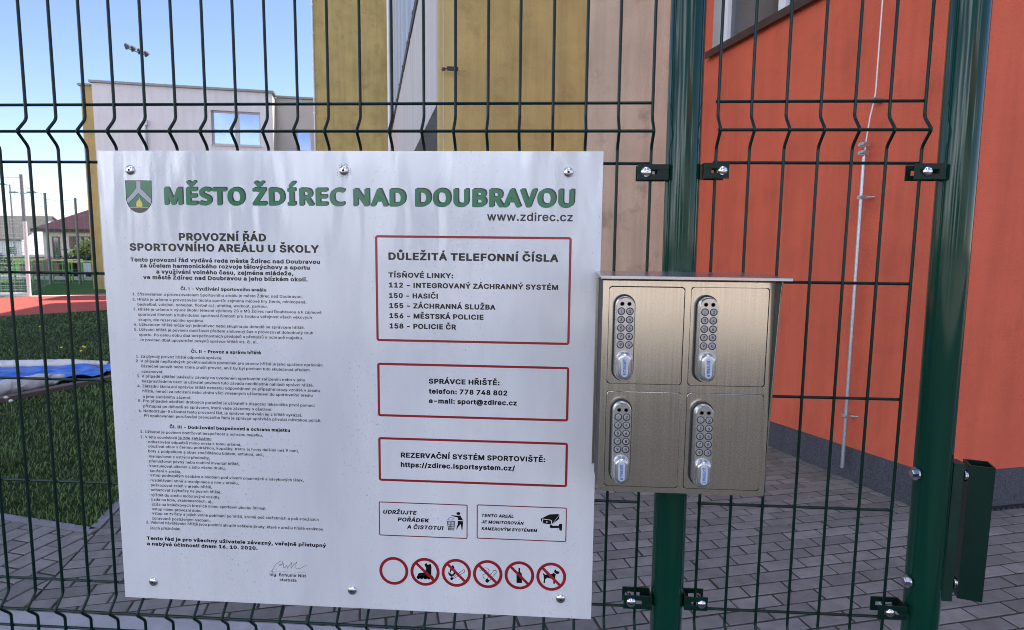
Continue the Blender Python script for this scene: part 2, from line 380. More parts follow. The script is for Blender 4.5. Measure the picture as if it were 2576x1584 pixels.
# ------------------------------------------------------------------ board layout (mm on the board face, from its top left corner)
TEXTS = [
 ('MĚSTO', 118.5, -93.9, 145.7, 0.6, 30.5, 'H'),
 ('ŽDÍREC', 277.8, -93.2, 164.3, -0.3, 30.2, 'H'),
 ('NAD', 456.6, -93.3, 91.3, -0.5, 30.0, 'H'),
 ('DOUBRAVOU', 564.3, -94.2, 271.0, 1.4, 30.6, 'H'),
 ('www.zdirec.cz', 688.5, -116.8, 145.7, 1.2, 14.6, 'B'),
 ('PROVOZNÍ ŘÁD', 141.5, -155.9, 158.4, 1.1, 13.5, 'K'),
 ('SPORTOVNÍHO AREÁLU U ŠKOLY', 49.7, -174.8, 344.2, 1.0, 13.4, 'K'),
 ('Tento provozní řád vydává rada města Ždírec nad Doubravou', 49.5, -194.3, 345.9, 1.5, 7.2, 'K'),
 ('za účelem harmonického rozvoje tělovýchovy a sportu', 66.9, -204.5, 310.0, 1.3, 7.2, 'K'),
 ('a využívání volného času, zejména mládeže,', 96.4, -215.0, 250.5, 1.1, 7.3, 'K'),
 ('ve městě Ždírec nad Doubravou a jeho blízkém okolí.', 71.6, -225.4, 300.9, 1.5, 7.3, 'K'),
 ('Čl. I - Využívání Sportovního areálu', 139.8, -244.0, 157.3, 1.1, 5.7, 'K'),
 ('1. Zřizovatelem a provozovatelem Sportovního areálu je město Ždírec nad Doubravou.', 49.6, -254.9, 312.7, 1.7, 5.0, 'R'),
 ('2. Hřiště je určeno k provozování těchto sportů: zejména míčové hry (tenis, minikopaná,', 49.4, -264.0, 319.7, 1.0, 5.0, 'R'),
 ('basketbal, volejbal, nohejbal, florbal aj.), atletika, workout, parkour.', 58.3, -272.9, 240.9, 1.1, 4.9, 'R'),
 ('3. Hřiště je určeno k výuce školní tělesné výchovy ZŠ a MŠ Ždírec nad Doubravou a k zájmové', 49.3, -282.2, 346.4, 1.6, 4.9, 'R'),
 ('sportovní činnosti a individuální sportovní činnosti pro širokou veřejnost všech věkových', 58.2, -291.4, 319.8, 1.3, 5.0, 'R'),
 ('skupin, dle rezervačního systému.', 58.2, -300.8, 122.4, 1.0, 5.0, 'R'),
 ('4. Uživatelem hřiště může být jednotlivec nebo skupina po dohodě se správcem hřiště.', 49.2, -310.1, 315.4, 1.9, 5.0, 'R'),
 ('5. Uživatel hřiště je povinen dodržovat předem smluvený čas a provozovat dohodnutý druh', 49.2, -319.1, 330.4, 1.6, 5.0, 'R'),
 ('sportu. Po celou dobu dbá bezpečnostních předpisů a předpisů o ochraně majetku.', 57.9, -328.4, 303.1, 1.6, 5.0, 'R'),
 ('Je povinen dbát upozornění pokynů správce hřiště viz. čl. III.', 58.0, -337.8, 219.6, 1.7, 5.0, 'R'),
 ('Čl. II - Provoz a správa hřiště', 153.6, -356.9, 129.5, 0.9, 5.8, 'K'),
 ('1. Za plynulý provoz hřiště odpovídá správce.', 49.6, -367.9, 161.7, 1.1, 5.0, 'R'),
 ('2. V případě nepříznivých povětrnostních podmínek pro provoz hřiště je jeho správce oprávněn', 49.0, -377.2, 346.3, 2.4, 5.0, 'R'),
 ('částečně omezit nebo zcela zrušit provoz, aniž by byl povinen tuto skutečnost předem', 58.0, -386.3, 313.3, 2.0, 5.0, 'R'),
 ('oznamovat.', 58.1, -395.5, 41.2, 0.4, 5.1, 'R'),
 ('3. V případě zjištění jakékoliv závady na uvedeném sportovním zařízením nebo v jeho', 48.9, -405.1, 313.8, 2.4, 5.1, 'R'),
 ('bezprostředním okolí je uživatel povinen tuto závadu neodkladně nahlásit správci hřiště.', 58.0, -414.4, 320.2, 2.5, 5.1, 'R'),
 ('4. Základní škola ani správce hřiště nenesou odpovědnost za případné úrazy vzniklé v areálu', 48.8, -423.9, 340.0, 2.8, 5.2, 'R'),
 ('hřiště, neručí za odcizení nebo ztrátu věcí vnesených uživatelem do sportovního areálu', 58.1, -433.0, 317.7, 2.7, 5.1, 'R'),
 ('a jeho sociálního zázemí.', 58.1, -442.5, 91.0, 1.1, 5.2, 'R'),
 ('5. Pro případné ošetření drobných poranění je uživateli k dispozici lékárnička první pomoci', 48.9, -451.6, 329.9, 2.8, 5.2, 'R'),
 ('přístupná po dohodě se správcem, který vede záznamy o ošetření.', 58.0, -461.0, 242.4, 2.5, 5.2, 'R'),
 ('6. Nedodržuje-li uživatel tento provozní řád, je správce oprávněn jej z hřiště vykázat.', 48.8, -470.3, 306.5, 3.0, 5.1, 'R'),
 ('Při opakovaném porušování provozního řádu je správce oprávněn přivolat městskou policii.', 58.1, -479.4, 332.2, 3.4, 5.2, 'R'),
 ('Čl. III - Dodržování bezpečnosti a ochrana majetku', 105.9, -498.8, 226.5, 1.9, 6.0, 'K'),
 ('1. Uživatel je povinen dodržovat bezpečnost a ochranu majetku.', 49.3, -508.9, 231.8, 1.5, 5.0, 'R'),
 ('2. V této souvislosti', 49.0, -518.3, 69.5, 0.3, 5.1, 'R'),
 ('je zde zakázáno:', 121.2, -517.9, 63.1, 0.4, 5.1, 'U'),
 ('· odhazování odpadků mimo místa k tomu určená,', 58.9, -527.8, 180.9, 1.5, 5.0, 'R'),
 ('· používat obuv s černou podrážkou, kopačky, tretry (s hroty delšími než 9 mm),', 58.9, -536.6, 288.8, 2.4, 5.0, 'R'),
 ('boty s podpatkem a obuv znečištěnou blátem, antukou, atd.,', 62.2, -545.6, 219.6, 1.6, 5.1, 'R'),
 ('· manipulovat s ostrými předměty,', 59.0, -554.9, 120.4, 0.8, 5.1, 'R'),
 ('· přemisťovat pevný nebo mobilní inventář hřiště,', 58.9, -564.5, 176.5, 1.4, 5.1, 'R'),
 ('· konzumovat alkohol a jídlo všeho druhu,', 58.9, -573.7, 149.6, 1.4, 5.1, 'R'),
 ('· kouření v areálu,', 59.2, -582.9, 64.0, 0.9, 5.2, 'R'),
 ('· vstup podnapilým osobám a osobám pod vlivem omamných a návykových látek,', 59.2, -592.0, 295.6, 2.7, 5.1, 'R'),
 ('· rozdělávání ohně a manipulace s ním v areálu,', 59.2, -601.5, 172.9, 1.9, 5.1, 'R'),
 ('· poškozovat zeleň v areálu hřiště,', 59.2, -610.5, 122.0, 1.2, 5.2, 'R'),
 ('· odhazovat žvýkačky na povrch hřiště,', 59.2, -620.0, 139.0, 1.9, 5.2, 'R'),
 ('· vjíždět do areálu motorovými vozidly,', 59.2, -629.8, 136.7, 1.6, 5.2, 'R'),
 ('· jízda na kole, skateboardech, aj.,', 59.0, -638.5, 123.1, 1.4, 5.2, 'R'),
 ('· jízda na kolečkových bruslích mimo sportovní plochu Stilmat', 59.2, -648.1, 222.2, 1.8, 5.3, 'R'),
 ('· vstup mimo provozní dobu', 59.2, -657.4, 99.1, 1.7, 5.3, 'R'),
 ('· vstup se zvířaty a jejich volné pobíhání po hřišti, kromě psů služebních a psů sloužících', 59.0, -666.7, 321.9, 3.9, 5.2, 'R'),
 ('zdravotně postiženým osobám.', 62.3, -675.3, 112.9, 1.2, 5.2, 'R'),
 ('3. Všichni návštěvníci hřiště jsou povinni uhradit veškeré škody, které v areálu hřiště vzniknou', 49.7, -684.4, 339.0, 2.9, 5.3, 'R'),
 ('jejich přičiněním.', 57.6, -694.3, 60.1, 0.9, 5.3, 'R'),
 ('Tento řád je pro všechny uživatele závazný, veřejně přístupný', 49.5, -716.4, 344.4, 2.6, 6.9, 'K'),
 ('a nabývá účinnosti dnem 16. 10. 2020.', 49.4, -726.7, 213.9, 1.5, 6.9, 'K'),
 ('Ing. Bohumír Nikl', 284.8, -776.4, 69.3, 1.0, 6.1, 'B'),
 ('starosta', 303.4, -785.8, 32.2, 0.7, 6.1, 'B'),
 ('DŮLEŽITÁ TELEFONNÍ ČÍSLA', 516.9, -185.7, 294.3, 1.7, 13.0, 'K'),
 ('TÍSŇOVÉ LINKY:', 516.5, -215.7, 114.0, 0.6, 8.9, 'K'),
 ('112 - INTEGROVANÝ ZÁCHRANNÝ SYSTÉM', 517.1, -233.7, 294.6, 1.6, 9.0, 'K'),
 ('150 - HASIČI', 517.1, -251.5, 86.3, 0.4, 9.0, 'K'),
 ('155 - ZÁCHRANNÁ SLUŽBA', 517.4, -269.2, 186.6, 0.6, 9.1, 'K'),
 ('156 - MĚSTSKÁ POLICIE', 517.4, -287.1, 166.1, 0.6, 9.1, 'K'),
 ('158 - POLICIE ČR', 517.4, -305.4, 117.8, 0.9, 9.2, 'K'),
 ('SPRÁVCE HŘIŠTĚ:', 586.6, -402.7, 125.7, 1.0, 9.2, 'K'),
 ('telefon: 778 748 802', 586.6, -421.2, 139.5, 1.8, 9.2, 'K'),
 ('e-mail: sport@zdirec.cz', 586.5, -438.6, 156.7, 1.8, 9.2, 'K'),
 ('REZERVAČNÍ SYSTÉM SPORTOVIŠTĚ:', 535.2, -540.5, 259.6, 2.8, 9.5, 'K'),
 ('https://zdirec.isportsystem.cz/', 535.0, -557.8, 206.3, 2.1, 9.4, 'K'),
 ('UDRŽUJTE', 501.5, -646.3, 62.0, 0.9, 7.5, 'I'),
 ('POŘÁDEK', 528.1, -659.8, 58.5, 0.9, 7.4, 'I'),
 ('A ČISTOTU!', 545.2, -673.4, 67.5, 1.2, 7.5, 'I'),
 ('TENTO AREÁL', 681.9, -645.5, 58.0, 1.4, 5.9, 'I'),
 ('JE MONITOROVÁN', 681.8, -657.6, 76.3, 1.2, 5.9, 'I'),
 ('KAMEROVÝM SYSTÉMEM', 681.8, -670.1, 100.8, 0.6, 5.9, 'I'),
]
BOXES = [(493.7, 833.2, -142.4, -328.0, 4.1), (494.4, 833.8, -366.5, -464.0, 4.2), (494.3, 834.4, -502.2, -583.9, 4.2), (493.6, 656.4, -623.0, -687.8, 1.8), (673.0, 834.9, -621.7, -686.3, 1.8)]
RINGS = [(520.0, -755.2), (578.1, -754.4), (635.9, -753.7), (693.6, -753.5), (751.4, -753.2), (809.2, -753.1)]
RIVETS = [(59.5, -33.5), (441.4, -33.0), (825.2, -34.4), (58.3, -797.6), (441.5, -796.7), (826.8, -794.3)]
PICS = {'shield': [(49.1, -51.6), (96.5, -51.6), (95.3, -86.1), (92.5, -94.4), (85.2, -102.9), (77.1, -106.6), (71.6, -107.2), (64.4, -106.0), (56.8, -101.2), (51.4, -93.8), (49.0, -84.5)], 'shield_base': [(54.1, -98.4), (89.9, -98.2), (85.2, -102.9), (77.1, -106.6), (71.6, -107.2), (64.4, -106.0), (56.8, -101.2)], 'fork': [(68.7, -51.9), (77.2, -51.9), (76.5, -64.9), (95.5, -83.7), (94.7, -89.8), (92.6, -92.6), (71.8, -73.7), (51.5, -91.9), (49.6, -87.3), (49.3, -84.0), (67.9, -65.0)], 'flame': [(66.9, -96.9), (66.4, -91.8), (68.5, -87.2), (72.2, -84.4), (73.5, -81.0), (74.8, -85.3), (75.8, -89.0), (76.7, -87.1), (78.1, -92.7), (77.7, -97.0)], 'yline': [(54.1, -97.5), (90.4, -97.6), (89.9, -98.4), (54.4, -98.4)], 'skate': [(577.4, -739.2), (580.9, -737.4), (582.4, -740.2), (584.7, -740.5), (586.8, -738.8), (589.3, -739.4), (590.0, -746.2), (589.6, -760.3), (592.3, -761.7), (592.2, -766.2), (588.8, -767.9), (585.7, -767.5), (581.5, -767.7), (578.0, -767.2), (573.8, -767.6), (569.2, -767.2), (564.6, -768.5), (562.7, -765.5), (564.2, -762.6), (564.6, -759.8), (567.0, -757.3), (572.7, -756.6), (578.5, -754.4), (580.4, -746.7), (578.2, -743.8)], 'bottle': [(749.6, -739.0), (752.6, -738.8), (752.7, -746.4), (755.9, -750.2), (756.1, -767.7), (746.3, -768.1), (746.1, -751.4), (749.6, -746.5)], 'dog': [(793.8, -748.0), (796.0, -747.1), (797.6, -749.8), (811.0, -747.6), (813.2, -745.2), (817.3, -748.1), (816.3, -753.7), (815.8, -766.8), (813.2, -766.6), (812.7, -757.5), (801.8, -755.6), (798.5, -758.9), (797.8, -766.1), (795.2, -765.8), (796.2, -757.6), (795.3, -751.7)], 'doghead': [(813.9, -743.9), (816.0, -738.3), (818.7, -741.7), (824.0, -743.1), (822.9, -746.7), (818.5, -747.7)], 'match_stick1': [(626.9, -765.6), (648.8, -747.1), (651.5, -747.8), (650.7, -751.8), (630.7, -765.4)], 'match_head': [(624.6, -765.7), (625.9, -762.6), (628.8, -762.5), (630.1, -765.0), (628.8, -768.1), (625.9, -768.6)], 'fire': [(622.1, -758.8), (620.6, -752.4), (623.7, -754.7), (624.4, -747.0), (626.9, -744.5), (628.2, -739.5), (630.7, -740.0), (632.6, -744.3), (631.7, -750.3), (634.5, -747.2), (635.1, -754.2), (630.7, -760.0), (626.9, -762.1)], 'cig': [(692.6, -762.5), (704.8, -746.0), (707.6, -745.2), (709.5, -747.7), (708.6, -750.8), (696.8, -766.3)], 'cig_tip': [(689.2, -767.6), (690.3, -763.6), (692.9, -762.5), (696.4, -764.9), (696.0, -768.3), (692.6, -770.7)], 'bin': [(619.2, -655.4), (633.2, -655.2), (631.3, -671.8), (621.8, -672.2)], 'paper': [(620.0, -652.8), (623.7, -648.5), (632.0, -649.0), (628.3, -653.1)], 'man_head': [(639.6, -637.4), (642.6, -638.2), (643.2, -640.3), (642.0, -642.5), (639.6, -643.2), (636.9, -642.5), (636.0, -640.2), (636.9, -638.2)], 'man_body': [(625.4, -643.8), (638.8, -644.4), (643.4, -643.9), (645.8, -648.8), (648.6, -653.0), (639.2, -652.6), (638.3, -647.6), (632.6, -646.6)], 'man_legs': [(638.8, -654.2), (648.6, -654.6), (647.9, -662.5), (646.8, -671.6), (645.5, -670.8), (643.8, -660.3), (639.6, -665.2), (635.8, -672.2), (636.6, -665.9), (638.5, -660.5)], 'cam_body': [(788.0, -644.3), (803.4, -635.6), (818.2, -634.0), (821.9, -635.2), (821.3, -643.4), (809.3, -653.2), (807.8, -655.6), (791.5, -653.5)], 'cam_lens': [(792.1, -644.2), (808.0, -646.3), (807.5, -654.8), (791.9, -653.1)], 'cam_lens_in': [(795.5, -646.8), (804.0, -647.6), (803.3, -652.7), (795.2, -651.8)], 'cam_arm': [(804.9, -655.1), (809.7, -655.5), (809.7, -656.7), (821.2, -655.8), (821.1, -653.1), (826.3, -651.9), (827.2, -652.9), (826.7, -665.3), (822.5, -664.7), (821.3, -660.1), (806.8, -661.1), (805.0, -660.0)]}
SIGNATURE = [[(289.9, -770.7), (288.7, -766.6), (292.9, -759.4), (298.6, -750.9), (306.8, -745.6), (310.8, -746.2), (309.3, -751.8), (302.5, -756.3)], [(302.5, -753.5), (312.0, -750.3), (311.8, -758.6), (313.1, -759.1), (318.6, -753.3), (318.7, -759.7), (324.0, -752.5), (328.2, -746.8), (325.8, -755.2), (326.5, -759.3), (330.7, -752.2), (337.5, -746.4), (333.2, -756.2), (336.3, -759.7), (343.9, -758.5), (356.1, -751.1)], [(288.7, -765.2), (292.6, -770.5)]]
SMOKE = [[(679.2, -748.1), (682.2, -745.0), (687.7, -741.8), (693.4, -741.9), (696.6, -746.3), (694.8, -751.0), (689.1, -753.3), (684.5, -755.5), (685.3, -760.2), (689.1, -762.6)], [(682.0, -748.0), (687.7, -745.4), (691.5, -747.2)]]
DOTS = [(285.4, -766.7), (354.3, -765.5)]

GLYPHS = {
 'R': {
  ' ': (200, []),
  '(': (294, [(192,-107,179,-102,161,-70,133,-10,111,53,93,145,91,254,101,326,117,397,140,465,168,526,178,544,187,550,253,550,265,545,268,537,230,448,203,356,187,268,184,189,189,133,206,60,227,-1,268,-97,264,-104,256,-107)]),
  ')': (294, [(52,-107,42,-104,37,-95,79,0,105,80,119,154,122,225,115,290,96,380,75,448,37,540,42,547,50,550,113,550,127,544,156,488,194,373,214,252,213,145,202,82,184,21,159,-41,128,-100,116,-107)]),
  ',': (209, [(52,-131,42,-127,38,-119,68,74,82,82,158,82,166,77,169,69,115,-124,104,-130)]),
  '-': (474, [(129,177,118,180,114,187,114,245,124,255,354,256,368,248,369,187,359,177)]),
  '.': (209, [(111,-16,89,-12,67,2,55,17,50,41,55,65,66,80,89,94,111,98,133,95,157,80,168,65,173,41,168,17,156,2,133,-12)]),
  '1': (474, [(91,-11,82,-8,77,-1,77,55,82,63,91,66,212,67,212,420,113,350,101,347,90,350,86,357,87,430,206,518,297,519,305,515,308,509,308,67,407,66,417,63,423,55,423,-3,417,-9,407,-11)]),
  '2': (474, [(79,-11,69,-8,64,-1,65,52,285,289,311,330,320,372,313,406,294,431,265,445,231,448,204,441,180,423,166,401,159,360,154,353,145,351,79,351,69,355,66,362,74,417,88,447,107,473,150,505,182,518,204,524,240,527,280,523,314,514,333,505,360,486,383,463,400,435,410,406,411,348,398,304,366,253,314,192,196,69,412,67,421,57,421,-3,417,-8,407,-11)]),
  '3': (474, [(232,-18,193,-15,157,-6,125,8,95,28,72,52,56,79,44,132,49,140,59,143,134,141,141,135,148,106,163,86,183,72,215,62,245,61,274,67,298,79,316,97,327,123,329,154,321,183,306,207,282,224,262,231,232,236,169,237,157,246,158,304,278,440,78,442,70,451,70,510,75,517,85,520,392,520,399,517,405,510,403,456,268,302,313,293,350,276,379,254,401,227,416,197,424,163,424,127,417,93,390,47,350,12,296,-11)]),
  '4': (474, [(297,-11,286,-8,282,-1,280,94,54,94,45,97,40,105,41,163,248,513,263,520,331,519,340,515,343,507,147,175,281,175,283,321,294,328,361,329,370,325,375,318,375,175,434,173,442,169,445,163,443,100,432,94,375,94,372,-6,361,-11)]),
  '5': (474, [(236,-18,199,-15,163,-5,131,11,106,30,84,55,70,83,60,134,75,142,146,140,154,134,165,100,185,77,219,63,256,63,273,68,290,79,315,108,327,151,323,197,315,217,297,241,278,255,253,264,226,265,199,261,175,252,146,235,79,242,69,248,96,510,101,517,111,520,386,520,395,515,399,509,398,451,391,442,182,440,170,328,209,341,246,345,290,340,332,324,365,301,392,270,410,234,421,192,422,144,415,106,400,72,379,42,351,17,317,-2,280,-14)]),
  '6': (474, [(240,-18,201,-14,164,-2,133,16,105,42,85,71,71,105,64,142,66,193,81,243,109,299,255,515,267,520,340,520,351,515,353,505,229,325,272,324,311,317,355,295,381,272,400,244,414,210,421,158,418,120,398,67,378,40,352,16,321,-2,301,-10,264,-17), (231,60,252,60,269,64,297,81,319,113,327,146,323,190,306,224,277,247,242,254,210,248,186,232,165,202,158,169,161,125,175,96,201,71)]),
  '9': (474, [(144,-11,133,-6,132,4,255,185,213,184,175,192,130,214,103,238,84,265,71,297,64,350,67,389,87,442,107,469,133,493,164,511,199,522,223,526,262,526,301,518,335,503,366,481,389,454,407,422,418,386,421,347,415,301,397,250,375,209,230,-6,218,-11), (242,255,277,262,304,282,320,309,327,350,323,384,304,420,277,442,242,449,225,447,208,442,181,420,162,386,157,352,162,318,180,284,208,262)]),
  ':': (209, [(111,-16,89,-12,67,2,55,17,50,41,55,65,66,80,89,94,111,98,133,95,157,80,168,65,173,41,168,17,156,2,133,-12), (101,260,80,267,60,284,52,300,50,323,56,342,73,361,91,370,113,373,140,367,158,354,170,334,173,308,164,286,149,271,123,260)]),
  'D': (523, [(75,-11,65,-8,60,1,61,512,68,518,77,520,241,520,303,514,354,499,403,471,436,439,451,418,475,371,489,316,493,224,483,166,465,117,451,91,418,52,376,22,327,1,266,-10), (157,69,254,69,308,82,337,98,352,111,372,137,386,169,396,210,398,279,392,321,380,357,362,388,339,410,310,427,276,437,237,440,157,439)]),
  'H': (538, [(75,-11,65,-8,60,1,62,514,75,520,141,520,151,517,156,512,157,301,391,300,393,512,406,520,480,519,489,509,487,-6,474,-11,408,-11,398,-9,393,-3,391,221,158,221,156,-3,143,-11)]),
  'I': (224, [(85,-11,74,-8,70,1,70,510,82,520,151,520,161,516,165,509,165,-1,161,-8,151,-11)]),
  'J': (417, [(200,-18,148,-12,121,-2,97,11,63,43,40,91,35,117,33,175,38,181,48,184,114,184,126,180,130,173,131,129,138,101,151,81,170,67,190,62,214,62,234,68,251,81,268,113,272,146,272,510,277,517,286,520,357,520,365,515,368,509,368,146,361,89,340,45,303,10,256,-11)]),
  'M': (649, [(75,-11,65,-8,60,1,60,509,63,515,75,520,168,520,182,514,332,129,478,514,491,520,592,518,600,509,597,-6,584,-11,521,-11,511,-9,505,-3,504,331,374,-3,367,-9,357,-11,300,-11,287,-4,156,329,154,-3,141,-11)]),
  'N': (544, [(75,-11,65,-8,60,1,62,514,77,520,153,520,166,515,398,147,399,510,403,516,413,520,486,519,495,509,494,-5,479,-11,401,-11,389,-6,156,365,157,-1,153,-8,143,-11)]),
  'P': (465, [(75,-11,65,-8,60,1,61,512,75,520,251,520,300,516,339,505,374,486,401,463,421,434,434,401,440,365,438,313,428,277,412,246,389,221,359,199,339,189,300,179,276,175,158,174,156,-3,143,-11), (157,255,273,255,303,265,324,282,334,297,342,325,343,371,335,396,325,412,311,425,295,434,261,440,157,440)]),
  'S': (467, [(237,-20,195,-17,156,-8,134,0,101,19,76,41,56,70,44,101,38,137,43,145,53,148,129,146,136,140,144,108,159,87,183,72,220,62,261,62,293,70,318,84,336,104,343,121,345,147,338,167,328,179,310,192,286,202,168,237,123,258,90,282,75,299,58,331,53,351,53,391,61,423,76,452,99,478,129,499,163,514,202,524,244,527,286,523,322,514,357,499,384,479,408,454,423,426,431,396,432,374,418,367,347,368,339,374,324,413,306,430,271,444,229,447,190,437,171,425,160,414,148,384,152,351,166,334,193,318,325,277,357,264,386,246,405,229,426,202,435,178,441,138,437,104,426,74,407,45,381,21,349,2,310,-12,266,-19)]),
  'U': (538, [(273,-19,249,-18,205,-11,158,8,110,44,76,95,64,132,60,173,61,512,68,518,77,520,143,520,156,512,156,178,162,141,178,107,203,83,236,68,276,63,315,68,347,83,371,107,388,141,393,178,393,512,406,520,477,520,486,516,489,509,489,173,480,112,452,59,408,18,371,-2,347,-10,303,-18)]),
  'V': (501, [(220,-11,210,-9,204,-3,17,512,31,520,102,520,115,514,257,110,395,512,408,520,484,519,493,514,494,505,309,-4,296,-11)]),
  'Z': (459, [(58,-11,48,-9,42,-3,43,50,311,440,50,441,40,451,42,514,58,520,420,519,429,510,428,457,159,69,422,67,431,59,430,-4,425,-9,415,-11)]),
  'a': (410, [(175,-20,143,-17,104,-5,77,10,57,29,42,52,33,79,30,108,36,146,45,166,59,183,75,197,104,211,158,226,253,239,271,243,276,256,270,287,261,302,248,312,234,317,212,320,187,317,163,307,143,290,128,267,119,263,50,281,43,285,41,292,63,333,82,353,104,369,129,381,155,389,185,394,219,395,271,387,312,369,340,345,359,313,366,284,369,253,369,-1,364,-8,356,-11,290,-11,278,-4,275,13,258,1,229,-12,204,-18), (177,57,219,61,241,72,255,84,273,120,275,170,173,153,151,146,133,133,124,112,130,81,148,65)]),
  'b': (445, [(244,-19,217,-17,190,-10,168,1,146,19,143,-3,134,-11,67,-11,58,-8,53,-2,53,509,56,516,65,520,131,520,145,512,147,361,178,381,214,393,266,395,305,386,339,369,369,345,392,313,409,277,419,235,422,165,414,119,393,64,369,32,325,-1,285,-15), (223,59,258,61,276,68,293,81,317,120,328,175,324,233,305,281,291,298,276,309,258,316,236,319,214,316,197,310,173,289,153,248,145,206,147,158,162,107,174,88,189,73,207,63)]),
  'c': (417, [(223,-19,181,-15,157,-9,122,8,91,34,66,64,49,100,38,141,34,187,38,235,49,275,67,313,91,343,122,368,157,385,181,392,223,396,250,394,282,388,306,379,333,363,371,327,386,299,394,275,384,267,316,251,305,257,295,279,282,296,256,313,235,318,211,318,191,313,174,303,158,287,145,267,130,216,133,146,151,98,165,81,182,68,201,60,225,58,252,62,276,74,293,93,306,122,313,127,326,128,384,113,393,108,395,102,372,52,333,13,306,-2,284,-11,257,-17)]),
  'd': (445, [(211,-19,169,-15,132,-1,88,32,64,64,42,119,35,165,37,235,48,277,64,313,88,345,118,369,152,386,191,395,242,393,279,381,309,361,312,512,326,520,392,520,400,516,404,509,404,-2,399,-8,389,-11,323,-11,313,-3,311,19,289,1,267,-10,240,-17), (207,59,230,59,250,63,268,73,282,86,300,119,311,173,307,235,290,281,276,298,260,310,242,316,220,319,198,316,181,310,157,289,140,257,129,204,133,146,146,107,158,88,174,73,191,63)]),
  'e': (425, [(228,-19,184,-15,159,-9,122,8,90,34,66,64,48,100,38,141,34,187,38,233,48,274,66,311,89,342,120,367,155,384,179,391,220,396,262,392,301,379,328,364,358,338,376,311,394,269,403,194,403,166,389,158,129,158,137,121,153,91,176,71,206,59,242,58,269,66,289,80,307,110,318,116,387,101,396,95,393,76,381,54,365,33,343,15,321,1,291,-11,262,-17), (130,233,307,233,294,275,275,299,250,315,220,319,189,313,159,293,140,265)]),
  'f': (275, [(95,-11,85,-8,81,-1,81,314,21,316,9,321,7,381,19,390,81,391,81,444,86,469,98,491,122,516,144,529,168,537,193,541,229,540,264,532,274,524,259,466,247,457,210,463,196,461,186,456,176,435,174,393,176,391,247,390,256,387,260,379,260,325,247,316,174,314,173,-3,161,-11)]),
  'h': (431, [(67,-11,57,-8,53,1,53,510,65,520,131,520,141,517,146,510,146,364,173,379,207,392,244,396,276,393,307,384,334,369,355,350,372,325,383,294,389,260,389,-1,385,-8,374,-11,310,-11,297,-4,296,234,293,265,283,289,267,306,249,315,224,318,202,315,180,304,162,285,150,260,146,226,145,-4,131,-11)]),
  'i': (188, [(68,-11,57,-8,53,-1,53,381,58,388,66,390,132,390,142,387,146,379,146,-1,141,-8,132,-11), (98,432,78,435,58,447,46,462,41,483,47,505,57,519,78,531,100,535,122,531,143,519,153,505,159,483,154,463,142,447,120,435)]),
  'j': (188, [(5,-154,-5,-150,-10,-144,-9,-84,0,-76,25,-75,38,-70,49,-55,52,-38,53,381,56,387,66,390,132,390,142,387,146,379,146,-29,141,-70,126,-106,111,-123,93,-137,51,-151), (91,432,71,438,51,454,43,468,41,490,47,507,64,524,81,532,100,535,126,529,144,517,156,499,158,477,152,460,136,442,118,434)]),
  'k': (402, [(67,-11,57,-8,53,1,53,510,65,520,131,520,141,517,146,509,146,244,290,388,300,391,378,390,392,382,389,372,236,215,404,-1,400,-8,391,-11,310,-11,298,-8,168,157,146,135,145,-4,131,-11)]),
  'l': (196, [(73,-11,62,-8,58,1,58,510,70,520,134,520,144,517,149,509,149,-1,145,-8,137,-11)]),
  'm': (631, [(67,-11,58,-8,53,-1,53,379,56,386,67,390,134,390,144,382,146,363,170,381,200,393,224,397,254,396,276,391,303,379,334,345,376,378,400,389,425,395,452,397,481,395,523,381,545,365,565,344,578,319,586,289,589,1,585,-8,574,-11,511,-11,501,-8,496,-3,495,268,488,290,476,305,459,315,435,319,412,316,391,304,377,287,369,265,366,-4,352,-11,288,-11,278,-7,274,1,273,272,267,290,256,304,234,317,214,319,190,314,171,302,157,285,148,260,145,-3,141,-8,132,-11)]),
  'n': (431, [(67,-11,58,-8,53,-1,54,384,67,390,134,390,143,382,146,361,173,379,207,392,244,396,293,389,322,377,354,351,372,325,383,294,389,241,388,-4,381,-10,371,-11,310,-11,297,-4,296,234,293,265,283,289,267,306,249,315,224,318,202,315,180,304,162,285,150,260,146,226,145,-4,131,-11)]),
  'o': (436, [(223,-19,181,-15,157,-9,122,8,91,34,66,64,49,100,38,141,34,187,38,235,49,275,67,313,91,343,122,368,157,385,181,392,223,396,267,391,291,384,326,368,358,342,380,313,399,275,409,235,413,187,410,143,399,100,381,64,357,34,326,8,289,-9,264,-15), (207,59,247,60,266,68,283,81,308,120,319,173,315,229,297,277,282,296,264,309,247,316,223,319,189,312,173,303,158,287,140,255,129,202,133,146,145,108,157,90,174,73,191,63)]),
  'p': (445, [(67,-154,57,-150,53,-142,53,383,67,390,134,390,143,383,146,358,177,381,202,391,244,396,285,391,324,378,356,356,391,315,409,277,419,235,422,189,419,141,402,83,382,47,356,20,325,-1,288,-15,246,-19,205,-15,178,-4,146,17,145,-145,141,-151,132,-154), (222,59,258,61,276,68,293,81,317,120,328,175,324,233,305,281,291,298,276,309,258,316,236,319,214,316,197,310,173,289,153,248,145,206,147,158,162,107,189,73,207,63)]),
  'r': (280, [(67,-11,58,-8,53,-1,53,382,58,388,67,390,131,390,142,384,146,366,170,383,197,392,229,396,264,394,272,391,276,384,273,316,261,311,222,314,192,309,167,292,150,263,146,236,145,-4,131,-11)]),
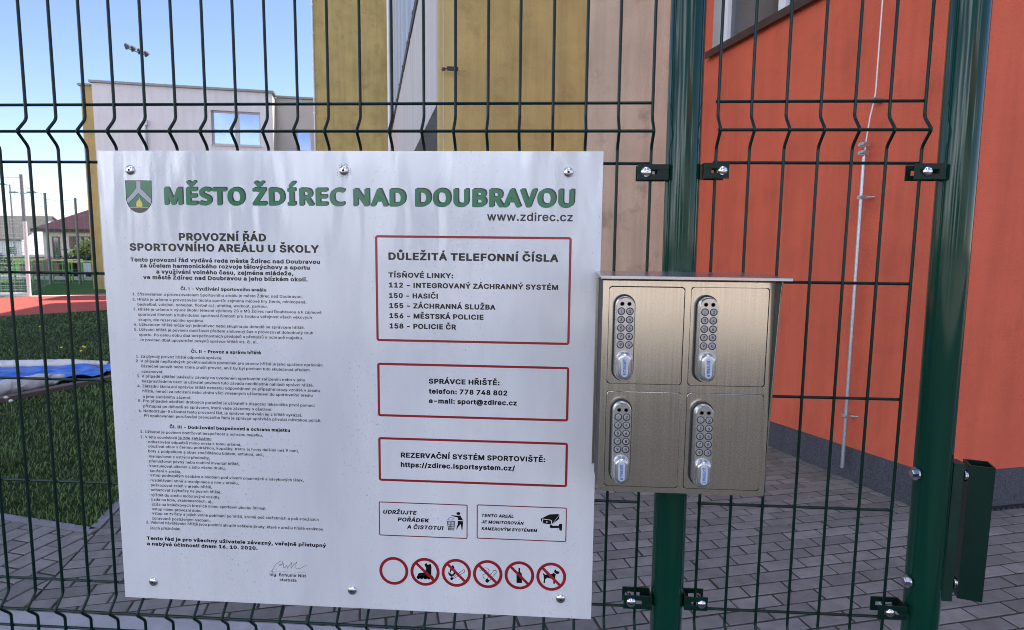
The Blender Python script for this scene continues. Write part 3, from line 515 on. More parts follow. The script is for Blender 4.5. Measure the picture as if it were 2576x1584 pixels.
  's': (386, [(195,-19,165,-17,134,-11,107,-1,85,13,64,32,50,52,36,95,45,105,107,117,116,117,124,112,133,88,151,69,168,61,197,57,222,59,241,66,256,76,265,88,266,114,254,132,232,142,139,165,102,182,76,200,65,214,48,257,48,287,54,313,67,337,85,356,109,373,139,386,168,393,205,396,236,393,263,387,303,369,336,335,348,313,356,287,347,280,281,266,270,272,258,296,240,313,224,319,192,321,165,313,147,298,141,277,146,258,156,248,172,240,273,214,322,189,337,177,353,153,363,107,360,80,350,54,334,32,312,12,285,-3,254,-13)]),
  't': (248, [(183,-15,144,-11,122,-3,95,15,76,41,65,92,65,314,63,316,19,316,7,326,9,385,19,390,65,392,65,472,69,479,78,482,144,482,154,479,158,472,158,391,222,390,236,382,236,327,233,320,222,316,158,315,161,77,167,67,176,62,220,65,231,60,245,2,242,-5,232,-10)]),
  'u': (431, [(197,-16,151,-10,109,9,85,31,64,69,55,101,53,139,53,382,60,389,70,391,131,390,141,388,145,382,146,144,150,113,159,91,174,74,192,65,217,61,241,65,263,76,279,93,292,120,296,152,297,382,310,390,378,390,386,386,389,379,389,-3,376,-11,310,-11,298,-3,298,19,283,8,254,-7,219,-15)]),
  'v': (410, [(177,-11,167,-8,163,-3,18,382,23,388,32,390,103,390,115,384,211,117,306,384,319,390,392,390,401,386,403,377,257,-4,245,-11)]),
  'w': (588, [(152,-11,143,-8,138,-3,23,377,26,386,37,390,103,391,118,384,187,141,252,381,257,388,268,391,334,390,347,384,415,142,482,384,495,390,561,390,571,388,576,377,459,-7,446,-11,385,-11,375,-9,370,-4,299,242,230,-4,216,-11)]),
  'y': (410, [(101,-156,64,-151,49,-143,62,-83,74,-75,111,-79,129,-71,144,-51,162,-1,18,375,19,384,25,389,35,391,103,390,115,384,211,118,307,384,319,390,392,390,401,386,403,377,225,-85,199,-120,174,-140,142,-152)]),
  'z': (401, [(56,-11,47,-8,42,-1,43,50,245,311,56,313,48,323,49,384,64,391,355,390,365,381,363,326,167,69,363,66,371,57,370,-4,355,-11)]),
  '·': (217, [(114,185,92,189,70,202,58,218,52,241,58,265,69,281,92,295,114,299,136,295,160,281,171,265,176,241,170,218,159,202,136,188)]),
  'á': (410, [(175,-20,143,-17,104,-5,77,10,57,29,42,52,33,79,30,108,36,146,45,166,59,183,75,197,104,211,158,226,253,239,271,243,276,256,270,287,261,302,248,312,234,317,212,320,187,317,163,307,143,290,128,267,119,263,50,281,43,285,41,292,63,333,82,353,104,369,129,381,155,389,185,394,219,395,271,387,312,369,340,345,359,313,366,284,369,253,369,-1,364,-8,356,-11,290,-11,278,-4,275,13,258,1,229,-12,204,-18), (177,57,219,61,241,72,255,84,273,120,275,170,173,153,151,146,133,133,124,112,130,81,148,65), (173,435,164,440,163,449,213,553,226,557,295,557,305,555,310,543,241,439,229,434)]),
  'é': (425, [(228,-19,184,-15,159,-9,122,8,90,34,66,64,48,100,38,141,34,187,38,233,48,274,66,311,89,342,120,367,155,384,179,391,220,396,262,392,301,379,328,364,358,338,376,311,394,269,403,194,403,166,389,158,129,158,137,121,153,91,176,71,206,59,242,58,269,66,289,80,307,110,318,116,387,101,396,95,393,76,381,54,365,33,343,15,321,1,291,-11,262,-17), (130,233,307,233,294,275,275,299,250,315,220,319,189,313,159,293,140,265), (186,435,178,441,177,448,228,553,240,557,309,557,319,555,325,548,324,541,256,439,245,434)]),
  'í': (196, [(74,-11,63,-8,58,-1,58,381,63,388,71,390,135,390,145,387,149,379,149,-1,145,-8,135,-11), (64,435,56,440,55,449,105,553,118,557,186,557,196,555,201,549,201,543,133,439,120,434)]),
  'ú': (431, [(197,-16,151,-10,109,9,85,31,64,69,55,101,53,139,53,382,60,389,70,391,131,390,141,388,145,382,146,144,150,113,159,91,174,74,192,65,217,61,241,65,263,76,279,93,292,120,296,152,297,382,310,390,378,390,386,386,389,379,389,-3,376,-11,310,-11,298,-3,298,19,283,8,254,-7,219,-15), (190,435,180,440,179,449,229,553,241,557,310,557,320,555,325,549,325,543,257,439,246,435)]),
  'ý': (410, [(101,-156,64,-151,49,-143,62,-83,74,-75,111,-79,129,-71,144,-51,162,-1,18,375,19,384,25,389,35,391,103,390,115,384,211,118,307,384,319,390,392,390,401,386,403,377,225,-85,199,-120,174,-140,142,-152), (179,435,170,440,168,449,218,553,231,557,309,555,315,549,315,542,246,438,236,434)]),
  'č': (417, [(223,-19,181,-15,157,-9,122,8,91,34,66,64,49,100,38,141,34,187,38,235,49,275,67,313,91,343,122,368,157,385,181,392,223,396,250,394,282,388,306,379,333,363,371,327,386,299,394,275,384,267,316,251,305,257,295,279,282,296,256,313,235,318,211,318,191,313,174,303,158,287,145,267,130,216,133,146,151,98,165,81,182,68,201,60,225,58,252,62,276,74,293,93,306,122,313,127,326,128,384,113,393,108,395,102,372,52,333,13,306,-2,284,-11,257,-17), (189,442,181,446,100,538,98,548,103,554,113,557,181,556,223,509,264,556,333,557,343,555,349,548,347,538,264,444,252,441)]),
  'ě': (425, [(228,-19,184,-15,159,-9,122,8,90,34,66,64,48,100,38,141,34,187,38,233,48,274,66,311,89,342,120,367,155,384,179,391,220,396,262,392,301,379,328,364,358,338,376,311,394,269,403,194,403,166,389,158,129,158,137,121,153,91,176,71,206,59,242,58,269,66,289,80,307,110,318,116,387,101,396,95,393,76,381,54,365,33,343,15,321,1,291,-11,262,-17), (130,233,307,233,294,275,275,299,250,315,220,319,189,313,159,293,140,265), (184,442,97,538,95,546,98,553,110,557,179,556,220,510,254,551,262,556,331,557,340,554,345,548,344,538,260,444,250,441)]),
  'ň': (431, [(67,-11,58,-8,53,-1,54,384,67,390,134,390,143,382,146,361,173,379,207,392,244,396,293,389,322,377,354,351,372,325,383,294,389,241,388,-4,381,-10,371,-11,310,-11,297,-4,296,234,293,265,283,289,267,306,249,315,224,318,202,315,180,304,162,285,150,260,146,226,145,-4,131,-11), (185,442,98,537,96,546,99,553,111,557,178,556,222,510,261,555,332,557,342,554,346,548,344,537,261,444,251,441)]),
  'ř': (280, [(69,-11,57,-8,53,-1,53,382,66,390,132,390,143,382,144,365,170,382,198,393,228,396,264,394,272,391,276,384,273,316,262,311,223,314,191,308,167,292,150,263,146,236,145,-4,132,-11), (125,442,117,445,36,537,34,548,39,554,49,557,118,556,159,509,201,556,269,557,279,555,285,548,283,537,201,445,189,441)]),
  'Š': (467, [(237,-20,195,-17,156,-8,134,0,101,19,76,41,56,70,44,101,38,137,43,145,53,148,129,146,136,140,144,108,159,87,183,72,220,62,261,62,293,70,318,84,336,104,343,121,345,147,338,167,328,179,310,192,286,202,168,237,123,258,90,282,75,299,58,331,53,351,53,391,61,423,76,452,99,478,129,499,163,514,202,524,244,527,286,523,322,514,357,499,384,479,408,454,423,426,431,396,432,374,418,367,347,368,339,374,324,413,306,430,271,444,229,447,190,437,171,425,160,414,148,384,152,351,166,334,193,318,325,277,357,264,386,246,405,229,426,202,435,178,441,138,437,104,426,74,407,45,381,21,349,2,310,-12,266,-19), (205,571,195,576,116,667,113,677,119,684,129,687,198,685,239,639,280,685,349,687,359,684,364,677,363,668,278,573,269,570)]),
  'š': (386, [(195,-19,165,-17,134,-11,107,-1,85,13,64,32,50,52,36,95,45,105,107,117,116,117,124,112,133,88,151,69,168,61,197,57,222,59,241,66,256,76,265,88,266,114,254,132,232,142,139,165,102,182,76,200,65,214,48,257,48,287,54,313,67,337,85,356,109,373,139,386,168,393,205,396,236,393,263,387,303,369,336,335,348,313,356,287,347,280,281,266,270,272,258,296,240,313,224,319,192,321,165,313,147,298,141,277,146,258,156,248,172,240,273,214,322,189,337,177,353,153,363,107,360,80,350,54,334,32,312,12,285,-3,254,-13), (165,442,79,538,77,548,82,554,92,557,161,556,202,509,244,556,312,557,322,554,328,548,326,538,242,444,232,441)]),
  'ť': (282, [(183,-15,144,-11,122,-3,95,15,76,41,65,92,65,314,63,316,19,316,7,326,9,385,19,390,65,392,65,472,69,479,78,482,144,482,154,479,158,472,158,391,222,390,236,382,236,327,233,320,222,316,158,315,161,77,167,67,176,62,220,65,231,60,245,2,242,-5,232,-10), (176,415,166,424,166,557,171,563,181,566,249,565,257,561,259,554,241,423,237,418,227,414)]),
  'ů': (431, [(197,-16,151,-10,109,9,85,31,64,69,55,101,53,139,53,382,60,389,70,391,131,390,141,388,145,382,146,144,150,113,159,91,174,74,192,65,217,61,241,65,263,76,279,93,292,120,296,152,297,382,310,390,378,390,386,386,389,379,389,-3,376,-11,310,-11,298,-3,298,19,283,8,254,-7,219,-15), (205,411,185,416,165,424,135,451,120,478,116,517,129,553,156,582,187,598,209,602,231,602,268,592,301,568,321,536,326,497,313,459,285,430,266,419,246,413), (215,476,224,476,234,480,243,490,247,502,242,526,231,535,222,537,205,530,195,512,198,491)]),
  'Ž': (459, [(58,-11,48,-9,42,-3,43,50,311,440,50,441,40,451,42,514,58,520,420,519,429,510,428,457,159,69,422,67,431,59,430,-4,425,-9,415,-11), (200,571,112,667,110,675,114,683,126,687,192,686,236,640,276,685,344,687,356,683,361,677,359,667,276,573,266,570)]),
  'ž': (401, [(56,-11,47,-8,42,-1,43,50,245,311,56,313,48,323,49,384,64,391,355,390,365,381,363,326,167,69,363,66,371,57,370,-4,355,-11), (167,442,80,537,78,548,83,555,93,557,162,556,203,510,238,552,245,556,314,557,323,554,328,548,326,537,243,444,233,441)]),
 },
 'B': {
  ' ': (208, []),
  '.': (223, [(105,-20,80,-10,63,6,53,29,52,51,60,71,78,91,100,101,132,103,154,96,177,76,186,59,188,31,177,6,160,-10,132,-20)]),
  '0': (498, [(231,-22,184,-11,160,0,124,27,94,64,72,109,58,162,51,221,51,286,65,376,83,423,109,464,142,497,182,519,209,527,258,532,307,527,351,510,389,482,419,444,441,399,455,346,462,288,463,221,455,162,441,109,419,64,390,27,353,0,329,-11,282,-22), (240,68,267,67,289,73,308,86,323,103,344,149,357,229,353,323,344,360,332,391,316,415,298,431,280,439,258,443,235,440,216,431,189,403,175,378,165,344,156,278,161,186,176,131,189,105,205,86,223,74)]),
  '1': (498, [(91,-15,80,-1,80,55,87,67,99,71,221,73,221,408,219,412,123,345,106,341,96,345,90,355,90,432,97,439,218,524,314,525,324,519,329,510,329,73,429,71,441,67,449,55,447,-5,441,-13,429,-17)]),
  '2': (498, [(78,-15,66,-1,69,55,298,292,325,334,333,371,326,404,309,426,279,440,242,442,213,434,192,418,181,398,174,359,166,349,154,345,83,346,73,351,68,361,72,400,83,434,102,465,125,488,176,518,235,532,277,531,316,524,368,500,394,479,415,453,435,404,438,373,434,338,421,300,388,249,333,188,221,75,433,72,446,59,446,-5,438,-13,426,-17)]),
  '3': (498, [(219,-22,187,-17,150,-6,99,25,76,49,58,78,45,133,50,143,62,148,143,147,154,139,162,109,175,91,194,78,229,68,258,67,288,72,312,84,329,100,340,125,342,154,334,182,319,203,297,218,273,227,177,232,168,237,163,246,166,307,282,435,84,437,73,450,73,513,79,521,92,525,415,525,425,519,429,511,428,454,293,307,332,298,371,281,402,258,425,231,442,197,450,162,450,125,441,90,412,42,386,18,354,-1,292,-20,248,-24)]),
  '4': (498, [(305,-15,296,-9,293,-1,291,89,56,90,46,95,42,102,41,159,260,518,276,525,345,525,362,518,363,502,166,181,293,181,294,324,310,334,384,334,394,328,398,318,398,181,455,179,467,173,472,163,472,104,467,95,457,90,398,87,398,-1,391,-13,379,-17)]),
  '5': (498, [(223,-22,192,-16,157,-4,111,27,89,52,73,80,64,113,64,137,72,144,81,147,157,146,168,137,178,103,199,82,233,68,270,68,304,83,329,111,340,150,338,186,328,213,316,231,294,248,268,258,238,260,211,255,155,229,86,236,73,245,70,254,100,513,108,522,121,525,407,525,419,519,423,509,423,450,412,437,197,435,186,337,233,349,275,350,321,341,363,322,396,295,422,262,440,223,448,178,445,123,433,88,413,53,388,25,353,1,316,-14,272,-23)]),
  '6': (498, [(230,-22,193,-15,156,1,126,23,99,53,81,86,70,123,66,162,72,209,91,260,115,303,267,519,281,525,360,525,374,517,375,501,253,331,306,328,342,317,377,299,404,276,425,246,439,211,446,158,442,117,422,64,400,35,372,11,338,-8,301,-19,257,-24), (244,66,276,67,306,82,329,109,340,145,338,180,323,215,298,238,267,248,230,245,201,229,180,199,173,170,174,135,189,100,215,76)]),
  '7': (498, [(113,-15,102,-5,102,6,327,434,79,436,69,441,65,449,67,516,74,523,86,525,437,524,448,510,447,443,211,-7,194,-17)]),
  '8': (498, [(228,-22,171,-11,120,15,90,41,63,84,54,135,64,190,92,235,133,268,100,298,83,329,74,362,74,397,82,429,97,458,119,484,144,503,198,525,235,531,276,532,330,520,367,503,404,472,430,431,439,382,434,344,413,299,379,268,421,235,443,201,456,162,458,117,449,84,433,54,409,27,379,6,343,-10,303,-20,257,-24), (249,66,289,69,316,79,338,100,349,129,348,158,332,188,303,209,267,218,227,215,198,203,174,180,163,149,166,113,183,88,213,72), (243,307,274,308,301,318,321,337,330,358,331,386,322,413,303,431,274,442,240,442,212,433,193,417,182,391,182,358,194,333,216,315)]),
  '9': (498, [(149,-16,138,-7,137,6,260,177,208,181,169,192,134,211,99,245,80,279,69,314,67,371,74,408,102,461,126,486,157,508,193,523,215,529,257,532,298,528,338,517,372,498,400,473,423,441,438,406,445,369,446,332,440,298,421,247,398,206,247,-9,232,-17), (244,261,281,264,311,279,329,302,340,340,337,381,323,410,298,433,264,443,230,439,200,422,180,392,173,363,174,330,189,294,214,271)]),
  ':': (223, [(105,-20,80,-10,63,6,53,29,52,51,60,71,78,91,100,101,132,103,154,96,177,76,186,59,188,31,177,6,160,-10,132,-20), (110,255,85,262,64,280,54,298,52,325,63,351,79,366,100,376,130,378,154,371,176,353,186,333,188,308,181,287,161,266,139,256)]),
  'B': (502, [(74,-15,66,-9,62,1,64,516,72,523,82,525,273,525,317,522,356,513,390,496,417,474,437,447,453,406,456,361,447,324,429,294,396,267,422,251,442,233,458,210,470,183,476,153,476,120,469,89,457,61,436,34,407,13,373,-3,349,-10,278,-17), (172,75,297,75,341,86,362,106,370,136,365,163,348,189,327,204,300,212,172,214), (172,302,278,303,302,308,322,318,342,340,349,363,346,392,330,418,312,429,287,434,172,435)]),
  'I': (238, [(85,-15,76,-9,73,1,73,510,78,520,90,525,161,525,175,520,180,510,180,-1,175,-11,163,-17)]),
  'N': (572, [(74,-15,66,-9,62,1,62,508,66,518,84,525,165,525,180,518,415,163,415,512,420,520,432,525,503,525,515,522,524,508,524,1,520,-9,503,-17,422,-17,407,-11,172,346,172,-3,165,-12,155,-16)]),
  'a': (432, [(164,-24,124,-16,95,-3,70,15,53,35,39,63,32,92,32,121,38,149,47,168,63,188,81,202,110,216,168,231,284,248,286,264,282,284,271,300,254,310,232,314,205,313,186,307,168,298,140,262,124,257,53,277,45,284,43,294,57,323,76,347,99,366,124,381,154,392,193,399,254,399,298,389,332,373,360,349,382,313,389,286,392,253,392,-2,386,-12,377,-16,308,-17,293,-11,286,3,255,-14,230,-21,200,-25), (189,63,231,66,247,73,267,88,285,121,286,163,183,147,161,140,145,129,138,110,143,84,161,69)]),
  'c': (439, [(209,-23,170,-15,131,2,96,29,71,59,44,120,37,163,36,212,44,257,59,296,82,331,98,349,131,374,170,391,211,400,251,401,309,389,361,362,399,322,414,292,417,273,405,261,331,245,318,253,299,288,274,306,236,313,214,311,194,303,165,274,146,227,144,161,160,110,177,86,194,73,214,66,236,63,265,67,288,79,305,96,319,126,331,133,344,133,407,118,416,112,419,102,411,77,394,47,371,22,344,3,312,-12,278,-21,248,-25)]),
  'd': (469, [(199,-23,160,-15,122,4,81,41,58,79,43,120,36,165,39,235,51,280,69,318,94,349,125,374,163,392,204,400,256,399,292,388,322,370,325,515,341,525,415,525,425,519,429,510,427,-6,420,-14,410,-17,341,-16,328,-8,324,9,295,-10,270,-20,238,-25), (219,65,256,66,273,73,289,84,312,120,322,161,322,220,308,269,280,300,263,309,243,312,221,312,202,308,172,286,153,255,143,206,144,159,159,110,185,79)]),
  'e': (447, [(214,-24,172,-15,148,-6,114,14,82,44,59,79,44,118,36,163,36,210,44,255,58,294,80,329,96,348,128,373,167,391,211,400,248,401,292,394,331,378,368,353,389,329,412,288,422,255,428,169,422,158,407,153,144,151,150,124,167,94,189,76,219,65,256,64,287,73,306,88,322,116,334,122,407,107,420,96,417,75,403,49,376,20,351,2,324,-11,292,-20,258,-24), (145,239,318,239,306,273,287,296,265,308,234,313,204,309,178,294,159,273)]),
  'g': (469, [(204,-166,153,-155,102,-130,65,-93,53,-74,55,-62,115,-27,128,-24,143,-30,172,-63,197,-75,236,-80,278,-74,300,-63,315,-46,323,-21,324,17,268,-8,238,-12,202,-11,143,4,94,37,59,83,39,144,36,214,51,281,69,318,94,349,126,374,163,392,204,400,256,399,295,388,324,369,328,387,339,395,415,395,426,389,429,379,429,-9,420,-66,393,-111,349,-144,314,-157,278,-165), (217,77,256,78,288,93,313,126,323,163,323,222,308,269,283,299,265,308,246,312,211,310,194,304,178,293,158,265,144,220,144,163,159,118,185,90)]),
  'h': (454, [(67,-15,58,-9,55,1,55,510,60,520,71,525,142,525,155,520,160,510,161,373,196,391,218,397,258,401,292,398,324,390,353,374,377,353,394,328,407,296,413,259,413,-1,407,-12,395,-17,326,-17,310,-7,305,263,296,285,281,300,263,309,238,312,214,309,192,298,176,283,164,257,160,226,158,-7,142,-17)]),
  'i': (201, [(67,-15,58,-9,55,1,55,383,60,390,72,396,143,396,155,390,160,381,160,-3,155,-11,143,-17), (94,427,70,437,54,451,44,473,44,492,53,514,70,530,94,539,119,540,141,533,162,516,172,493,172,473,162,451,145,436,119,427)]),
  'j': (201, [(2,-158,-10,-144,-9,-81,4,-71,42,-66,51,-54,54,-38,55,383,60,391,73,396,144,396,156,390,160,379,160,-30,155,-72,146,-97,133,-117,100,-143,58,-157), (107,426,80,431,61,444,48,459,43,483,46,502,60,523,80,535,107,541,131,537,154,524,168,506,173,483,167,459,155,444,131,430)]),
  'k': (423, [(67,-15,58,-9,55,1,55,510,60,520,71,525,142,525,155,520,160,510,162,254,304,393,316,396,397,396,407,393,415,387,416,377,412,369,256,216,426,8,429,-1,424,-11,412,-17,326,-17,314,-13,179,150,160,134,158,-7,142,-17)]),
  'l': (209, [(72,-15,64,-9,60,1,60,510,66,520,77,525,146,525,158,520,163,510,163,-1,158,-11,146,-17)]),
  'm': (661, [(67,-15,58,-9,55,1,55,379,62,392,74,396,142,396,155,388,160,373,189,390,214,399,238,403,270,402,304,392,321,383,353,351,375,371,409,390,446,401,488,402,535,392,574,370,595,347,608,324,620,275,621,1,615,-12,603,-17,534,-17,524,-13,517,-5,514,269,508,289,498,301,476,311,456,314,434,311,412,299,399,283,392,263,390,-5,383,-13,370,-17,304,-17,290,-11,285,1,284,271,279,287,267,301,248,311,228,314,204,309,185,298,170,281,162,259,159,-5,152,-13,142,-17)]),
  'n': (453, [(67,-15,58,-9,55,1,57,387,74,396,140,396,155,388,160,370,199,392,238,400,277,400,324,390,353,374,377,353,394,328,407,294,413,240,411,-7,405,-14,392,-17,326,-17,310,-7,305,263,296,285,281,300,263,309,238,312,214,309,192,298,176,283,164,257,160,226,158,-7,142,-17)]),
  'o': (459, [(209,-23,170,-15,131,2,96,29,71,59,44,120,37,163,37,214,44,257,60,298,83,333,112,361,148,383,172,392,214,400,260,400,302,392,327,383,362,361,392,331,414,298,430,257,437,212,437,163,430,120,414,79,391,43,363,16,324,-7,285,-20,238,-25), (218,65,260,66,279,73,295,84,316,112,330,161,330,216,315,265,287,298,270,307,248,312,211,310,194,303,180,292,158,263,144,216,144,161,159,112,186,79)]),
  'r': (297, [(67,-15,58,-9,55,1,57,387,74,396,140,396,155,388,160,375,181,388,211,398,243,402,282,399,292,393,295,385,295,322,292,313,277,306,236,309,204,303,179,287,164,261,160,236,158,-7,142,-17)]),
  's': (407, [(181,-23,127,-11,100,2,78,18,59,39,46,63,37,92,39,102,51,110,125,123,136,116,147,90,164,73,188,64,223,63,247,68,268,81,278,96,277,114,269,125,254,133,147,160,93,186,69,210,59,226,50,257,50,288,57,316,70,339,105,372,132,386,164,396,198,401,233,401,281,392,308,381,331,367,364,327,378,294,377,283,365,274,294,261,283,267,269,292,252,308,230,315,206,315,179,308,164,298,155,282,158,263,169,252,184,245,289,219,343,193,366,171,376,153,385,124,386,92,379,65,365,39,343,16,318,0,284,-15,250,-22)]),
  't': (264, [(170,-19,136,-11,117,-1,90,22,79,40,72,57,67,92,67,308,21,311,11,317,7,326,8,384,21,395,67,398,68,475,73,482,85,488,153,488,165,484,173,473,174,396,237,396,249,390,254,382,254,326,249,316,234,310,173,310,173,98,176,79,183,69,200,67,234,70,248,63,263,-2,254,-12,234,-18,202,-21)]),
  'u': (454, [(187,-20,142,-10,103,14,81,39,62,82,55,138,56,385,64,393,76,396,142,396,152,392,159,385,160,144,164,115,173,93,189,78,206,70,231,67,255,71,275,80,292,97,304,121,308,152,309,385,316,393,326,396,400,395,409,389,413,379,412,-7,405,-14,395,-17,326,-16,313,-8,309,10,285,-6,250,-18,211,-22)]),
  'w': (617, [(155,-15,143,-3,24,375,29,390,43,396,111,396,129,388,197,157,265,388,283,396,351,396,363,392,371,383,435,156,503,388,520,396,589,396,601,392,607,385,608,375,483,-11,469,-17,403,-17,386,-8,317,222,246,-8,229,-17)]),
  'z': (423, [(55,-15,43,-1,46,53,248,304,60,308,50,322,50,381,53,388,70,396,366,396,378,393,388,381,386,324,189,75,383,71,394,57,394,-1,391,-9,374,-17)]),
  'á': (432, [(164,-24,124,-16,95,-3,70,15,53,35,39,63,32,92,32,121,38,149,47,168,63,188,81,202,110,216,168,231,284,248,286,264,282,284,271,300,254,310,232,314,205,313,186,307,168,298,140,262,124,257,53,277,45,284,43,294,57,323,76,347,99,366,124,381,154,392,193,399,254,399,298,389,332,373,360,349,382,313,389,286,392,253,392,-2,386,-12,377,-16,308,-17,293,-11,286,3,255,-14,230,-21,200,-25), (189,63,231,66,247,73,267,88,285,121,286,163,183,147,161,140,145,129,138,110,143,84,161,69), (183,438,171,447,169,458,224,566,239,571,313,571,325,566,331,558,330,548,257,443,244,437)]),
  'í': (209, [(73,-15,64,-9,60,1,61,383,66,390,78,396,146,396,158,390,163,381,163,-1,158,-11,146,-17), (75,437,61,444,56,457,110,565,127,571,200,571,212,567,219,557,217,547,145,443,132,437)]),
 },
 'K': {
  ' ': (228, []),
  '!': (285, [(149,-39,109,-29,79,-6,63,19,61,53,75,84,99,105,131,118,173,121,210,110,241,87,255,62,258,30,244,-1,221,-23,190,-36), (112,127,88,138,77,157,73,514,84,532,107,542,205,543,221,539,234,532,246,510,240,156,229,138,207,127)]),
  ',': (276, [(83,-154,66,-149,53,-142,43,-120,80,84,95,98,115,105,205,106,221,104,244,89,251,68,188,-132,176,-145,156,-153)]),
  '-': (578, [(170,153,142,164,130,186,131,252,141,267,158,276,177,279,435,279,459,273,475,260,479,245,479,182,469,166,452,156,432,153)]),
  '.': (276, [(145,-39,106,-29,76,-6,60,19,57,53,71,84,96,105,128,119,170,121,207,111,238,87,253,62,255,30,241,-1,218,-23,187,-36)]),
  '/': (346, [(56,-111,39,-106,25,-96,17,-84,17,-71,205,543,217,557,238,566,328,566,343,561,355,552,362,539,362,527,174,-86,162,-102,142,-110)]),
  '0': (578, [(293,-41,244,-35,190,-17,161,0,121,36,93,78,71,130,58,189,54,254,59,319,71,378,93,431,123,474,164,510,212,535,246,545,308,551,366,544,401,534,449,510,489,474,519,431,540,378,553,319,557,252,553,189,541,130,519,78,489,34,449,-2,398,-27,339,-40), (302,85,322,87,337,93,351,105,365,124,377,151,387,188,392,254,387,321,378,357,366,384,351,404,337,416,322,422,305,424,283,420,268,411,254,395,241,373,225,321,220,254,225,188,240,137,253,114,268,98,283,89)]),
  '1': (578, [(127,-35,102,-25,88,-7,87,57,95,74,110,84,127,89,242,92,242,369,240,372,165,326,142,323,120,328,106,338,99,353,100,437,113,452,252,540,272,544,377,542,399,531,410,511,410,92,499,89,517,85,529,78,541,57,538,-11,523,-27,497,-35)]),
  '2': (578, [(113,-35,88,-26,74,-9,73,48,77,61,330,302,357,338,365,373,359,398,344,414,319,423,287,423,266,416,252,403,243,385,238,351,221,334,196,327,108,329,85,340,75,358,79,401,92,439,114,472,132,491,165,515,206,534,250,546,282,550,331,549,377,542,419,527,443,515,475,491,500,463,513,443,525,409,530,373,528,347,515,306,482,254,427,194,318,92,492,92,517,86,531,75,538,61,536,-11,521,-27,495,-35)]),
  '4': (578, [(362,-35,337,-26,323,-9,320,71,93,71,73,74,56,83,47,97,45,160,50,175,290,529,303,538,320,543,404,544,423,540,438,531,448,517,449,502,349,351,445,352,465,347,478,337,486,319,486,198,533,196,558,182,566,166,566,104,560,88,543,75,524,71,486,70,486,-4,480,-16,471,-25,443,-35), (246,198,321,198,320,309)]),
  '5': (578, [(282,-41,250,-38,206,-28,180,-18,145,2,101,43,75,92,68,128,70,141,82,155,103,164,189,165,211,161,229,146,239,117,250,103,270,90,294,85,321,88,347,101,366,126,373,151,372,182,361,207,345,225,319,239,294,242,265,238,243,231,216,215,194,211,111,219,95,225,82,236,77,256,111,517,126,535,152,544,475,543,500,533,512,514,513,449,501,429,485,420,468,417,265,417,256,366,258,364,292,368,329,368,385,358,436,337,479,306,517,258,535,211,541,162,530,99,512,62,497,42,466,11,429,-12,402,-24,355,-37,326,-41)]),
  '6': (578, [(291,-41,252,-37,203,-23,161,-2,126,27,101,60,82,99,73,141,76,198,94,251,128,310,297,530,311,539,328,543,423,543,443,537,455,527,462,513,460,499,344,348,389,340,433,324,470,301,500,272,522,236,534,198,538,157,534,115,521,78,509,56,482,24,448,-3,409,-23,382,-32,333,-41), (291,85,321,85,343,94,362,115,373,146,371,177,359,204,338,223,313,230,286,228,267,219,249,200,239,177,239,141,249,115,267,96)]),
  '7': (578, [(150,-34,131,-29,117,-18,111,-4,113,11,346,416,118,417,96,421,79,432,71,446,71,509,76,524,91,537,116,544,493,544,513,541,530,531,540,515,538,437,279,-15,265,-27,246,-34)]),
  '8': (578, [(285,-41,251,-38,200,-27,158,-10,120,15,92,43,72,76,64,99,59,137,65,178,78,209,104,244,133,269,100,308,82,359,81,400,99,452,136,495,187,527,236,543,307,550,376,543,422,527,474,495,512,450,529,400,529,359,511,308,477,269,506,245,533,209,549,168,552,133,547,97,532,61,507,29,473,2,432,-19,386,-33,334,-41), (291,85,327,86,351,92,371,105,382,124,383,148,373,171,352,189,324,199,288,199,263,192,241,177,229,155,228,124,239,106,261,91), (288,326,312,325,334,330,351,342,361,357,364,382,358,400,346,414,327,423,300,425,278,421,261,411,250,395,247,375,252,351,266,335)]),
  ':': (276, [(145,-39,106,-29,76,-6,60,19,57,53,71,84,96,105,128,119,170,121,207,111,238,87,253,62,255,30,241,-1,218,-23,187,-36), (141,237,106,246,74,270,60,294,58,329,72,359,96,381,136,395,172,396,207,386,239,362,253,338,255,303,240,273,216,252,177,238)]),
  '@': (832, [(429,-170,346,-162,279,-146,248,-134,200,-110,150,-74,111,-33,72,36,55,92,46,180,55,264,72,320,112,389,151,430,174,449,219,477,279,502,346,518,446,527,517,522,576,510,605,501,661,476,725,430,761,390,796,329,816,263,819,200,814,138,804,93,787,52,767,26,738,2,703,-15,661,-23,620,-26,640,-35,651,-49,670,-105,668,-117,660,-128,647,-137,625,-144,554,-161,495,-168), (420,-49,495,-48,593,-25,619,-24,605,-24,564,-13,524,5,483,-14,446,-21,419,-22,365,-17,341,-10,306,7,268,38,235,85,218,142,216,203,230,259,250,295,291,336,331,360,375,373,419,378,461,376,502,365,522,370,582,371,554,386,524,397,466,406,419,406,362,398,326,386,285,362,260,338,232,297,218,261,209,221,207,156,213,113,224,75,249,30,273,5,314,-22,365,-41), (639,95,648,104,657,131,662,216,657,263,637,312,635,111), (414,101,441,101,458,109,471,128,479,158,480,200,472,236,461,250,434,256,409,254,391,243,377,219,371,194,372,162,382,128,397,108)]),
  'A': (609, [(59,-35,42,-30,27,-20,20,-7,20,7,233,522,247,536,269,543,380,541,397,533,408,518,621,11,620,-13,605,-27,585,-34,497,-35,480,-32,465,-25,454,-13,404,107,237,107,190,-11,180,-24,166,-31,149,-35), (288,234,353,234,321,314)]),
